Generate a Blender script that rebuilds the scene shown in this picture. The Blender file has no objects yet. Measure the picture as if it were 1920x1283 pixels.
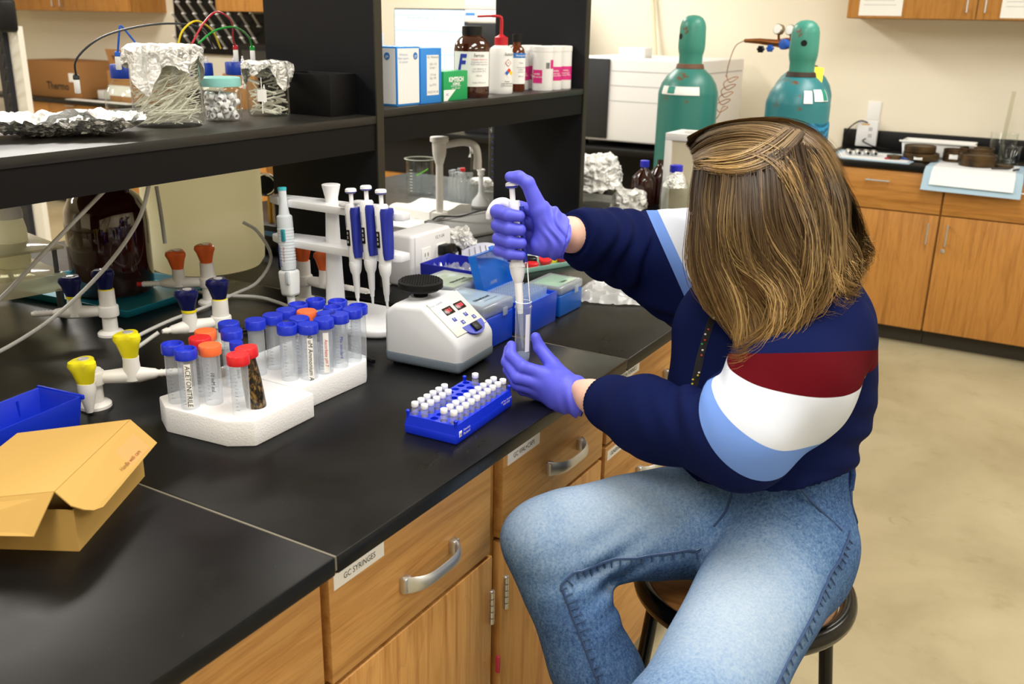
import bpy, bmesh, math, random
import numpy as np
from mathutils import Vector, Matrix, Euler, noise

scene = bpy.context.scene
COL = scene.collection
random.seed(7); np.random.seed(7)

# ---------------------------------------------------------------- camera
BENCH = 0.91
cam_data = bpy.data.cameras.new('camera')
cam = bpy.data.objects.new('camera', cam_data); COL.objects.link(cam)
YAW, PITCH, ROLL = 0.52965, 0.32323, 0.02044
_cy, _sy, _cp, _sp = math.cos(YAW), math.sin(YAW), math.cos(PITCH), math.sin(PITCH)
_d = Vector((-_sy*_cp, _cy*_cp, -_sp)); _r = Vector((_cy, _sy, 0)); _u = _r.cross(_d)
_R = math.cos(ROLL)*_r + math.sin(ROLL)*_u; _U = -math.sin(ROLL)*_r + math.cos(ROLL)*_u
m = Matrix((( _R.x, _U.x, -_d.x, 0.698), (_R.y, _U.y, -_d.y, 0.0), (_R.z, _U.z, -_d.z, 1.535), (0, 0, 0, 1)))
cam.matrix_world = m
cam_data.sensor_width = 36.0
cam_data.lens = 36.0*1788.2/1920.0
cam_data.clip_start = 0.05
cam_data.dof.use_dof = True
cam_data.dof.focus_distance = 1.62
cam_data.dof.aperture_fstop = 7.0
scene.camera = cam

# ---------------------------------------------------------------- light
scene.view_settings.view_transform = 'Standard'
scene.view_settings.look = 'None'
scene.view_settings.gamma = 1.0
scene.view_settings.use_curve_mapping = False
scene.view_settings.exposure = 0.0
world = bpy.data.worlds.new('world'); scene.world = world; world.use_nodes = True
bg = world.node_tree.nodes['Background']
bg.inputs[0].default_value = (1.0, 0.96, 0.9, 1); bg.inputs[1].default_value = 0.1

def area_light(name, loc, sx, sy, power, color=(1.0, 0.965, 0.91)):
    l = bpy.data.lights.new(name, 'AREA'); l.shape = 'RECTANGLE'; l.size = sx; l.size_y = sy
    l.energy = power; l.color = color
    o = bpy.data.objects.new(name, l); COL.objects.link(o); o.location = loc
    return o
for i, (lx, ly) in enumerate([(-5.0, 0.6), (-5.0, 3.6), (-2.4, -0.6), (-2.4, 2.0), (-2.4, 4.4), (0.4, -0.6), (0.4, 1.2), (0.4, 3.4), (2.4, 0.6), (2.4, 3.4)]):
    area_light('ceiling_lamp', (lx, ly, 2.72), 0.6, 1.2, 33 if lx > -2 else 52)

# ---------------------------------------------------------------- colour and materials
def lin(h, a=1.0):
    h = h.lstrip('#'); c = [int(h[i:i+2], 16)/255 for i in (0, 2, 4)]
    return tuple(x/12.92 if x <= 0.04045 else ((x+0.055)/1.055)**2.4 for x in c) + (a,)
MATS = {}
def mat(name, color='#808080', rough=0.5, metal=0.0, spec=0.5, alpha=1.0, trans=0.0, ior=1.45, emit=None, estr=0.0, sss=0.0, coat=0.0, sheen=0.0):
    if name in MATS: return MATS[name]
    mt = bpy.data.materials.new(name); mt.use_nodes = True
    p = mt.node_tree.nodes['Principled BSDF']
    p.inputs['Base Color'].default_value = lin(color)
    p.inputs['Roughness'].default_value = rough; p.inputs['Metallic'].default_value = metal
    p.inputs['Specular IOR Level'].default_value = spec; p.inputs['Alpha'].default_value = alpha
    p.inputs['Transmission Weight'].default_value = trans; p.inputs['IOR'].default_value = ior
    p.inputs['Coat Weight'].default_value = coat
    p.inputs['Sheen Weight'].default_value = sheen
    if sss: p.inputs['Subsurface Weight'].default_value = sss; p.inputs['Subsurface Radius'].default_value = (0.01, 0.006, 0.004); p.inputs['Subsurface Scale'].default_value = 1.0
    if emit: p.inputs['Emission Color'].default_value = lin(emit); p.inputs['Emission Strength'].default_value = estr
    MATS[name] = mt
    return mt
class NT:
    """small helper to add nodes to a material"""
    def __init__(s, mt): s.t = mt.node_tree; s.p = s.t.nodes.get('Principled BSDF')
    def n(s, typ, **kw):
        nd = s.t.nodes.new(typ)
        for k, v in kw.items():
            if k.startswith('i_'):
                key = k[2:].replace('_', ' ')
                nd.inputs[int(key) if key.isdigit() else key].default_value = v
            else: setattr(nd, k, v)
        return nd
    def l(s, a, b): s.t.links.new(a, b)
    def ramp(s, fac, stops, interp='LINEAR'):
        r = s.n('ShaderNodeValToRGB'); e = r.color_ramp.elements; r.color_ramp.interpolation = interp
        while len(e) > 1: e.remove(e[-1])
        e[0].position, e[0].color = stops[0]
        for ps, c in stops[1:]:
            x = e.new(ps); x.color = c
        s.l(fac, r.inputs[0]); return r.outputs[0]
    def coords(s, scale=(1, 1, 1), rot=(0, 0, 0), kind='Object'):
        tc = s.n('ShaderNodeTexCoord'); mp = s.n('ShaderNodeMapping')
        mp.inputs['Scale'].default_value = scale; mp.inputs['Rotation'].default_value = rot
        s.l(tc.outputs[kind], mp.inputs[0]); return mp.outputs[0]
    def noise(s, vec, scale=5, detail=4, rough=0.5, dist=0.0):
        nd = s.n('ShaderNodeTexNoise'); nd.inputs['Scale'].default_value = scale; nd.inputs['Detail'].default_value = detail
        nd.inputs['Roughness'].default_value = rough; nd.inputs['Distortion'].default_value = dist
        if vec is not None: s.l(vec, nd.inputs['Vector'])
        return nd.outputs[0]
    def bump(s, h, strength=0.3, dist=0.002):
        b = s.n('ShaderNodeBump'); b.inputs['Strength'].default_value = strength; b.inputs['Distance'].default_value = dist
        s.l(h, b.inputs['Height']); s.l(b.outputs[0], s.p.inputs['Normal'])
    def mixc(s, fac, a, b, mode='MIX'):
        x = s.n('ShaderNodeMix', data_type='RGBA', blend_type=mode)
        for val, sock in ((fac, x.inputs[0]), (a, x.inputs[6]), (b, x.inputs[7])):
            if isinstance(val, (int, float, tuple)): sock.default_value = val
            else: s.l(val, sock)
        return x.outputs[2]
    def math(s, op, a, b=0.0):
        x = s.n('ShaderNodeMath', operation=op)
        for val, sock in ((a, x.inputs[0]), (b, x.inputs[1])):
            if isinstance(val, (int, float)): sock.default_value = val
            else: s.l(val, sock)
        return x.outputs[0]

def wood(name, base, dark, axis, rough=0.42):
    """oak veneer, grain running along the given axis"""
    mt = mat(name, base, rough); t = NT(mt)
    sc = {'x': (1.2, 26, 26), 'y': (26, 1.2, 26), 'z': (26, 26, 1.2)}[axis]
    v = t.coords(sc)
    n1 = t.noise(v, 1.6, 5, 0.62, 0.6)
    sc2 = tuple(q*5 for q in sc); v2 = t.coords(sc2)
    n2 = t.noise(v2, 2.2, 3, 0.6)
    sc3 = tuple({26: 7, 1.2: 0.9}[q] for q in sc); v3 = t.coords(sc3)
    n3 = t.noise(v3, 1.0, 2, 0.5, 0.5)
    bands = t.math('FRACT', t.math('MULTIPLY', n3, 9.0))
    c = t.ramp(n1, [(0.30, lin(dark)), (0.52, lin(base)), (0.75, lin(base))])
    c2 = t.ramp(bands, [(0.0, (0.80, 0.76, 0.72, 1)), (0.22, (1, 1, 1, 1)), (1.0, (1, 1, 1, 1))])
    c3 = t.ramp(n2, [(0.35, (0.84, 0.81, 0.78, 1)), (0.52, (1, 1, 1, 1))])
    x = t.mixc(0.55, c, c2, 'MULTIPLY'); x = t.mixc(0.8, x, c3, 'MULTIPLY')
    t.l(x, t.p.inputs['Base Color']); t.bump(n2, 0.08, 0.0006)
    return mt
def thin_glass(name, tint='#fbfdfb', rough=0.02, body=0.0):
    """thin-walled clear glass or plastic: transparent with a fresnel reflection"""
    mt = bpy.data.materials.new(name); mt.use_nodes = True; nt = mt.node_tree; nt.nodes.clear()
    out = nt.nodes.new('ShaderNodeOutputMaterial'); mx = nt.nodes.new('ShaderNodeMixShader')
    tr = nt.nodes.new('ShaderNodeBsdfTransparent'); tr.inputs[0].default_value = lin(tint)
    gl = nt.nodes.new('ShaderNodeBsdfGlossy'); gl.inputs['Roughness'].default_value = rough
    lw = nt.nodes.new('ShaderNodeLayerWeight'); lw.inputs[0].default_value = 0.5
    pw = nt.nodes.new('ShaderNodeMath'); pw.operation = 'POWER'; pw.inputs[1].default_value = 3.0
    ma = nt.nodes.new('ShaderNodeMath'); ma.operation = 'MULTIPLY_ADD'; ma.inputs[1].default_value = 0.62; ma.inputs[2].default_value = 0.045
    nt.links.new(lw.outputs['Facing'], pw.inputs[0]); nt.links.new(pw.outputs[0], ma.inputs[0])
    nt.links.new(ma.outputs[0], mx.inputs[0]); nt.links.new(tr.outputs[0], mx.inputs[1]); nt.links.new(gl.outputs[0], mx.inputs[2])
    last = mx
    if body > 0:
        df = nt.nodes.new('ShaderNodeBsdfPrincipled'); df.inputs['Base Color'].default_value = lin(tint); df.inputs['Roughness'].default_value = 0.4
        m2 = nt.nodes.new('ShaderNodeMixShader'); m2.inputs[0].default_value = body
        nt.links.new(mx.outputs[0], m2.inputs[1]); nt.links.new(df.outputs[0], m2.inputs[2]); last = m2
    nt.links.new(last.outputs[0], out.inputs[0]); MATS[name] = mt
    return mt

# ---------------------------------------------------------------- mesh builder
class MB:
    def __init__(s): s.v = []; s.f = []; s.m = []; s.M = Matrix.Identity(4)
    def at(s, loc=(0, 0, 0), rot=(0, 0, 0)):
        s.M = Matrix.Translation(loc) @ Euler(rot).to_matrix().to_4x4(); return s
    def add(s, vs, fs, mi=0):
        b = len(s.v); s.v += [tuple(s.M @ Vector(v)) for v in vs]; s.f += [tuple(b+i for i in f) for f in fs]; s.m += [mi]*len(fs); return s
    def box(s, lo, hi, mi=0):
        (a, b, c), (d, e, f) = lo, hi
        vs = [(a, b, c), (d, b, c), (d, e, c), (a, e, c), (a, b, f), (d, b, f), (d, e, f), (a, e, f)]
        return s.add(vs, [(0, 3, 2, 1), (4, 5, 6, 7), (0, 1, 5, 4), (1, 2, 6, 5), (2, 3, 7, 6), (3, 0, 4, 7)], mi)
    def rbox(s, lo, hi, r=0.004, seg=2, mi=0, taper=1.0):
        bm = bmesh.new(); bmesh.ops.create_cube(bm, size=1)
        lo, hi = Vector(lo), Vector(hi); c = (lo+hi)/2; d = hi-lo
        for v in bm.verts:
            k = taper if v.co.z < 0 else 1.0
            v.co = Vector((c.x+v.co.x*d.x*k, c.y+v.co.y*d.y*k, c.z+v.co.z*d.z))
        bmesh.ops.bevel(bm, geom=bm.edges[:], offset=r, segments=seg, profile=0.5, affect='EDGES', clamp_overlap=True)
        bm.verts.index_update(); s.add([v.co.copy() for v in bm.verts], [[v.index for v in f.verts] for f in bm.faces], mi); bm.free(); return s
    def lathe(s, prof, seg=24, c=(0, 0, 0), mi=0, cap0=True, cap1=True):
        vs = []; fs = []
        for r, z in prof:
            for k in range(seg):
                a = 2*math.pi*k/seg; vs.append((c[0]+r*math.cos(a), c[1]+r*math.sin(a), c[2]+z))
        n = len(prof)
        for i in range(n-1):
            for k in range(seg):
                k2 = (k+1) % seg; fs.append((i*seg+k, i*seg+k2, (i+1)*seg+k2, (i+1)*seg+k))
        if cap0: fs.append(tuple(range(seg-1, -1, -1)))
        if cap1: fs.append(tuple((n-1)*seg+k for k in range(seg)))
        return s.add(vs, fs, mi)
    def loft(s, rings, mi=0, cap0=True, cap1=True, closed=True):
        seg = len(rings[0]); vs = [p for r in rings for p in r]; fs = []
        for i in range(len(rings)-1):
            for k in range(seg if closed else seg-1):
                k2 = (k+1) % seg; fs.append((i*seg+k, i*seg+k2, (i+1)*seg+k2, (i+1)*seg+k))
        if cap0: fs.append(tuple(range(seg-1, -1, -1)))
        if cap1: fs.append(tuple((len(rings)-1)*seg+k for k in range(seg)))
        return s.add(vs, fs, mi)
    def tube(s, path, r, seg=8, mi=0, caps=True):
        P = [Vector(p) for p in path]; n = len(P); rr = r if isinstance(r, (list, tuple)) else [r]*n
        rings = []; up = None
        for i in range(n):
            t = (P[min(i+1, n-1)]-P[max(i-1, 0)]).normalized()
            if up is None:
                up = Vector((0, 0, 1)) if abs(t.z) < 0.9 else Vector((1, 0, 0))
            a = (up - t*up.dot(t)).normalized(); up = a; b = t.cross(a)
            rings.append([P[i] + (a*math.cos(2*math.pi*k/seg)+b*math.sin(2*math.pi*k/seg))*rr[i] for k in range(seg)])
        return s.loft(rings, mi, caps, caps)
    def prism(s, poly, z0, z1, mi=0):
        """2D outline (counter-clockwise) extruded along local z"""
        n = len(poly); vs = [(x, y, z0) for x, y in poly]+[(x, y, z1) for x, y in poly]
        fs = [tuple(range(n-1, -1, -1)), tuple(range(n, 2*n))]+[(i, (i+1) % n, n+(i+1) % n, n+i) for i in range(n)]
        return s.add(vs, fs, mi)
    def build(s, name, mats, parent=None, smooth=38, bevel=0.0, bseg=2):
        me = bpy.data.meshes.new(name); me.from_pydata(s.v, [], s.f)
        for mm in (mats if isinstance(mats, (list, tuple)) else [mats]): me.materials.append(mm)
        me.polygons.foreach_set('material_index', s.m)
        if bevel:
            bm = bmesh.new(); bm.from_mesh(me); bmesh.ops.remove_doubles(bm, verts=bm.verts, dist=1e-6)
            es = [e for e in bm.edges if len(e.link_faces) == 2 and e.calc_face_angle(0) > 0.6]
            bmesh.ops.bevel(bm, geom=es, offset=bevel, segments=bseg, profile=0.5, affect='EDGES', clamp_overlap=True)
            bm.to_mesh(me); bm.free()
        me.update()
        if smooth:
            me.polygons.foreach_set('use_smooth', [True]*len(me.polygons))
            me.set_sharp_from_angle(angle=math.radians(smooth))
        o = bpy.data.objects.new(name, me); COL.objects.link(o)
        if parent is not None: o.parent = parent
        return o
def tag(o, label=None, cat=None, group=None, kind=None):
    if label: o['label'] = label
    if cat: o['category'] = cat
    if group: o['group'] = group
    if kind: o['kind'] = kind
    return o
def thing(name, label, cat, loc=(0, 0, 0), rotz=0.0, group=None, rot=None):
    o = bpy.data.objects.new(name, None); o.empty_display_size = 0.02; COL.objects.link(o)
    o.location = loc; o.rotation_euler = rot if rot else (0, 0, rotz)
    return tag(o, label, cat, group)
def copy_tree(o, parent=None):
    c = o.copy(); COL.objects.link(c); c.parent = parent
    for ch in [x for x in bpy.data.objects if x.parent == o]: copy_tree(ch, c)
    return c
_fc = {}
def text_mesh(s, size, extrude=0.0, align='CENTER', bold=0.0, shear=0.0):
    cu = bpy.data.curves.new('t', 'FONT'); cu.body = s; cu.size = size; cu.extrude = extrude; cu.align_x = align; cu.align_y = 'CENTER'; cu.offset = bold; cu.resolution_u = 2; cu.shear = shear
    o = bpy.data.objects.new('t', cu); COL.objects.link(o)
    me = bpy.data.meshes.new_from_object(o.evaluated_get(bpy.context.evaluated_depsgraph_get()))
    bpy.data.objects.remove(o); bpy.data.curves.remove(cu); return me
def text(name, s, size, mt, parent, loc, right, up, align='CENTER', bold=0.0, shear=0.0, squash=1.0):
    """flat lettering: right and up are the local directions of the writing"""
    me = text_mesh(s, size, 0.0, align, bold, shear); me.materials.clear(); me.materials.append(mt)
    r = Vector(right).normalized(); u = Vector(up); u = (u-r*u.dot(r)).normalized(); n = r.cross(u)
    M = Matrix(((r.x*squash, u.x, n.x, loc[0]), (r.y*squash, u.y, n.y, loc[1]), (r.z*squash, u.z, n.z, loc[2]), (0, 0, 0, 1)))
    me.transform(M); me.name = name
    o = bpy.data.objects.new(name, me); COL.objects.link(o); o.parent = parent
    return o
def bez(pts, n=24):
    """smooth Catmull-Rom path through the points"""
    P = [Vector(p) for p in pts]; P = [2*P[0]-P[1]]+P+[2*P[-1]-P[-2]]; out = []
    k = len(P)-3
    for i in range(k):
        m_ = max(2, n//k)
        for j in range(m_ + (1 if i == k-1 else 0)):
            t = j/m_; a, b, c, d = P[i:i+4]
            out.append(0.5*((2*b)+(c-a)*t+(2*a-5*b+4*c-d)*t*t+(3*b-a-3*c+d)*t**3))
    return out
def fnoise(p, s=1.0, o=0): return noise.noise(Vector((p[0]*s+o*7.3, p[1]*s-o*3.1, p[2]*s+o*1.7)))

# common materials
M_black = mat('black_plastic', '#08080a', 0.42, spec=0.35)
M_white = mat('white_plastic', '#eeeeec', 0.35)
M_steel = mat('brushed_steel', '#cfd1d3', 0.42, 1.0)
M_chrome = mat('chrome', '#d8d8d8', 0.12, 1.0)
M_paper = mat('paper_white', '#f2f2ee', 0.8)
M_ink = mat('black_ink', '#1a1a1c', 0.7)
M_blueink = mat('blue_ink', '#2a3aa8', 0.7)
M_redink = mat('red_ink', '#c8324a', 0.7)
M_greyink = mat('grey_ink', '#7d8088', 0.7)
M_glass = thin_glass('clear_glass')
scene.cycles.transparent_max_bounces = 32
# ================================================================ THE SETTING
# floor: polished concrete with stains
M_floor = mat('concrete', '#cfc6a4', 0.42); t = NT(M_floor)
v = t.coords((1, 1, 1)); a = t.noise(v, 1.3, 8, 0.62, 0.4); b = t.noise(v, 9, 6, 0.7); c = t.noise(v, 60, 3, 0.6)
x = t.ramp(a, [(0.30, lin('#998f70')), (0.48, lin('#aea484')), (0.66, lin('#bab090'))])
y = t.ramp(b, [(0.33, (0.80, 0.77, 0.70, 1)), (0.45, (1, 1, 1, 1)), (0.7, (1, 1, 1, 1))])
x = t.mixc(0.5, x, y, 'MULTIPLY')
vo = t.n('ShaderNodeTexVoronoi'); vo.inputs['Scale'].default_value = 1.9; t.l(v, vo.inputs['Vector'])
ring = t.ramp(vo.outputs['Distance'], [(0.0, (1, 1, 1, 1)), (0.055, (1, 1, 1, 1)), (0.062, (0.72, 0.68, 0.58, 1)), (0.072, (0.78, 0.74, 0.64, 1)), (0.08, (1, 1, 1, 1))])
x = t.mixc(t.ramp(b, [(0.5, (0, 0, 0, 1)), (0.62, (0.8, 0.8, 0.8, 1))]), x, t.mixc(1.0, x, ring, 'MULTIPLY'))
t.l(x, t.p.inputs['Base Color']); t.bump(c, 0.1, 0.0008)
t.l(t.ramp(a, [(0.3, (0.3, 0.3, 0.3, 1)), (0.7, (0.5, 0.5, 0.5, 1))]), t.p.inputs['Roughness'])
def struct(name, mb, mt, **k): return tag(mb.build(name, mt, **k), kind='structure')
struct('floor', MB().box((-8.2, -3.2, -0.1), (3.8, 5.9, 0)), M_floor, smooth=0)
def plaster(name, col):
    mt = mat(name, col, 0.75); t = NT(mt); t.bump(t.noise(t.coords(), 90, 4, 0.6), 0.06, 0.001); return mt
M_wall = plaster('cream_wall', '#efe7d3')
struct('wall_back', MB().box((-8.2, 5.63, 0), (3.8, 5.9, 2.8)), M_wall, smooth=0)
struct('wall_left', MB().box((-8.2, -3.2, 0), (-8.0, 5.63, 2.8)), M_wall, smooth=0)
struct('wall_right', MB().box((3.6, -3.2, 0), (3.8, 5.63, 2.8)), M_wall, smooth=0)
struct('wall_front', MB().box((-8.0, -3.2, 0), (3.6, -3.0, 2.8)), M_wall, smooth=0)
struct('ceiling', MB().box((-8.2, -3.2, 2.8), (3.8, 5.9, 2.9)), mat('ceiling_white', '#f2f0ea', 0.8), smooth=0)

# ---------------------------------------------------------------- island bench
M_oak_y = wood('oak_grain_y', '#c99656', '#a97438', 'y')
M_oak_z = wood('oak_grain_z', '#c99656', '#a97438', 'z')
M_oak_x = wood('oak_grain_x', '#c08a48', '#9c682e', 'x')
M_oakedge = wood('oak_edge', '#b98a5e', '#96683c', 'z')
M_gap = mat('dark_gap', '#2a1a0c', 0.8)
M_top = mat('black_epoxy', '#0c0c0d', 0.36, spec=0.38); t = NT(M_top)
v = t.coords(); a = t.noise(v, 5, 6, 0.6, 0.3); b = t.noise(v, 260, 2, 0.5)
t.l(t.ramp(a, [(0.3, (0.26, 0.26, 0.26, 1)), (0.55, (0.36, 0.36, 0.36, 1)), (0.75, (0.46, 0.46, 0.46, 1))]), t.p.inputs['Roughness'])
sp = t.ramp(b, [(0.735, (0, 0, 0, 1)), (0.76, (1, 1, 1, 1))]); t.l(t.mixc(t.math('MULTIPLY', sp, 0.16), lin('#0b0b0c'), lin('#9a9a92')), t.p.inputs['Base Color'])
M_seam = mat('seam_grout', '#6d675a', 0.8)

wt = thing('worktop', 'black epoxy worktop of the island bench', 'worktop', (0, 0, BENCH))
XB = -1.80
for (y0, y1) in ((-0.20, 0.7755), (0.7785, 1.6435), (1.6465, 2.5), (2.503, 3.36)):
    MB().box((XB, y0, -0.026), (0, y1, 0)).build('slab', M_top, wt, bevel=0.003)
for ys in (0.777, 1.645, 2.5015):
    MB().box((XB+0.002, ys-0.0016, -0.02), (-0.001, ys+0.0016, -0.0003)).build('seam', M_seam, wt, smooth=0)

M_label = mat('label_tape', '#efedea', 0.5)
def handle(parent, y, z, L=0.135):
    b = MB(); N = 16; rings = []
    for i in range(N+1):
        u = -1+2*i/N; px = 0.034*(1-abs(u)**4.0*0.75)-0.004; w = 0.0095+0.0045*abs(u)**2; th = 0.0045
        n = Vector((1, 0, 0)); tz = Vector((0, 0, 1))
        c = Vector((px, y+u*L/2, z)); ring = []
        for k in range(8):
            an = 2*math.pi*k/8; ring.append(c+n*th*math.cos(an)+tz*w*math.sin(an))
        rings.append(ring)
    b.loft(rings)
    for s_ in (-1, 1): b.rbox((-0.001, y+s_*(L/2-0.006)-0.008, z-0.012), (0.012, y+s_*(L/2-0.006)+0.008, z+0.012), 0.003)
    return b.build('handle', M_steel, parent)
def hinge(parent, y, z):
    b = MB(); b.rbox((0.0, y-0.004, z-0.032), (0.0075, y+0.006, z+0.032), 0.002, mi=0)
    for k in range(5):
        z0 = z-0.03+k*0.0125; b.lathe([(0.004, 0), (0.004, 0.0108)], 10, (0.007, y-0.003, z0))
    return b.build('hinge', M_steel, parent)
XF = -0.045    # carcass face; fronts stand proud of it
def unit(name, label, y0, y1, fronts, group='oak base units of the island bench'):
    u = thing(name, label, 'cabinet', (XF, 0, 0), group=group)
    b = MB(); b.box((-0.56, y0, 0.10), (0, y1, 0.884)); b.box((-0.56, y0, 0.0), (-0.07, y1, 0.10), 1); b.build('carcass', [M_oak_z, M_black], u, smooth=0)
    for fr in fronts:
        kind, z0, z1 = fr[:3]; a, c = fr[3:5] if len(fr) > 4 and fr[3] is not None else (y0+0.006, y1-0.006)
        d = MB().rbox((0.0005, a, z0), (0.020, c, z1), 0.0025).build(kind, M_oak_y if kind == 'drawer' else M_oak_z, u)
        for ex in fr[5:]:
            if ex[0] == 'handle':
                hb = handle(d, ex[1], ex[2]); hb.location.x = 0.020
            if ex[0] == 'hinge':
                hb = hinge(d, ex[1], ex[2]); hb.location.x = 0.0185
            if ex[0] == 'label':
                _, s_, ya, yb, zc, hh = ex
                lb = MB().box((0.0201, ya, zc-hh), (0.0207, yb, zc+hh)).build('label', M_label, d, smooth=0)
                text('lettering', s_, 0.0125, M_ink, lb, (0.0210, (ya+yb)/2, zc), (0, 1, 0), (0, 0, 1), squash=0.86)
    return u
unit('base_cabinet', 'oak base cabinet nearest the camera, left of the GC SYRINGES drawer', 0.385, 0.779, [('drawer', 0.705, 0.872, None, None), ('door', 0.11, 0.695, None, None)])
unit('base_cabinet', 'oak base cabinet whose drawer is labelled GC SYRINGES', 0.782, 1.200, [
    ('drawer', 0.703, 0.872, 0.788, 1.178, ('handle', 1.002, 0.776, 0.0), ('label', 'GC SYRINGES', 0.797, 0.900, 0.853, 0.0115)),
    ('door', 0.11, 0.695, 0.788, 1.186, ('hinge', 1.180, 0.600))])
unit('base_cabinet', 'oak base cabinet whose drawer is labelled GC VIAL+CAPS', 1.203, 1.609, [
    ('drawer', 0.710, 0.872, 1.216, 1.603, ('handle', 1.430, 0.782), ('label', 'GC VIAL+CAPS', 1.228, 1.336, 0.853, 0.011)),
    ('door', 0.11, 0.702, 1.216, 1.603, ('hinge', 1.226, 0.604))])
unit('base_cabinet', 'oak drawer unit labelled SEPARATION FUNNELS beside the seated person', 1.612, 2.030, [
    ('drawer', 0.728, 0.872, 1.620, 2.024, ('handle', 1.855, 0.790), ('label', 'SEPARATION FUNNELS', 1.628, 1.766, 0.856, 0.0105)),
    ('drawer', 0.49, 0.720, 1.620, 2.024, ('handle', 1.855, 0.60), ('label', 'GENERAL GLASSWARE', 1.628, 1.766, 0.700, 0.0105)),
    ('drawer', 0.11, 0.482, 1.620, 2.024)])
unit('base_cabinet', 'oak base cabinet at the far end of the island, behind the seated person', 2.033, 2.60, [('drawer', 0.728, 0.872, None, None), ('door', 0.11, 0.720, None, None)])
bb = MB(); bb.box((-1.76, 0.0, 0.0), (-0.62, 3.30, 0.883)); bb.box((-0.62, 2.603, 0), (-0.045, 3.30, 0.883))
tag(bb.build('island_core', M_oak_z, smooth=0), kind='structure')
tag(MB().rbox((-0.0245, 1.1975, 0.455), (-0.016, 1.2045, 0.490), 0.003).build('tape_tag', mat('pink_tape', '#b8324a', 0.4)), 'small pink tape tag in the gap between two oak cabinet doors', 'tag')

# ---------------------------------------------------------------- reagent shelf on the island
M_panel = mat('black_laminate', '#0b0d13', 0.5, spec=0.3); t = NT(M_panel); t.bump(t.noise(t.coords(), 70, 4), 0.04, 0.001)
M_shelf = wood('black_shelf_laminate', '#262420', '#12110e', 'y', 0.40)
M_edge = mat('panel_edge', '#2b281d', 0.5)
M_apron = mat('black_apron', '#070605', 0.6, spec=0.25)
sh = thing('reagent_shelf', 'black laminate reagent shelf unit standing on the island bench', 'shelf', (0, 0, BENCH))
for (y0, y1) in ((0.70, 0.725), (1.795, 1.820), (2.868, 2.893)):
    b = MB(); b.box((-1.070, y0, 0.0002), (-0.733, y1, 1.05), 0); b.box((-0.733, y0, 0.0002), (-0.729, y1, 1.05), 1)
    b.build('upright', [M_panel, M_edge], sh, smooth=0)
for (y0, y1, zt) in ((0.7255, 1.7945, 0.413), (1.8205, 2.8675, 0.426)):
    MB().box((-1.068, y0, zt-0.0185), (-0.7305, y1, zt)).build('shelf_board', M_shelf, sh, bevel=0.001)
    MB().box((-0.752, y0, zt-0.079), (-0.734, y1, zt-0.019)).build('apron', M_apron, sh, smooth=0)
    MB().box((-1.064, y0, zt-0.079), (-1.046, y1, zt-0.019)).build('apron', M_apron, sh, smooth=0)
SHL, SHR = BENCH+0.413, BENCH+0.426
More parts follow.
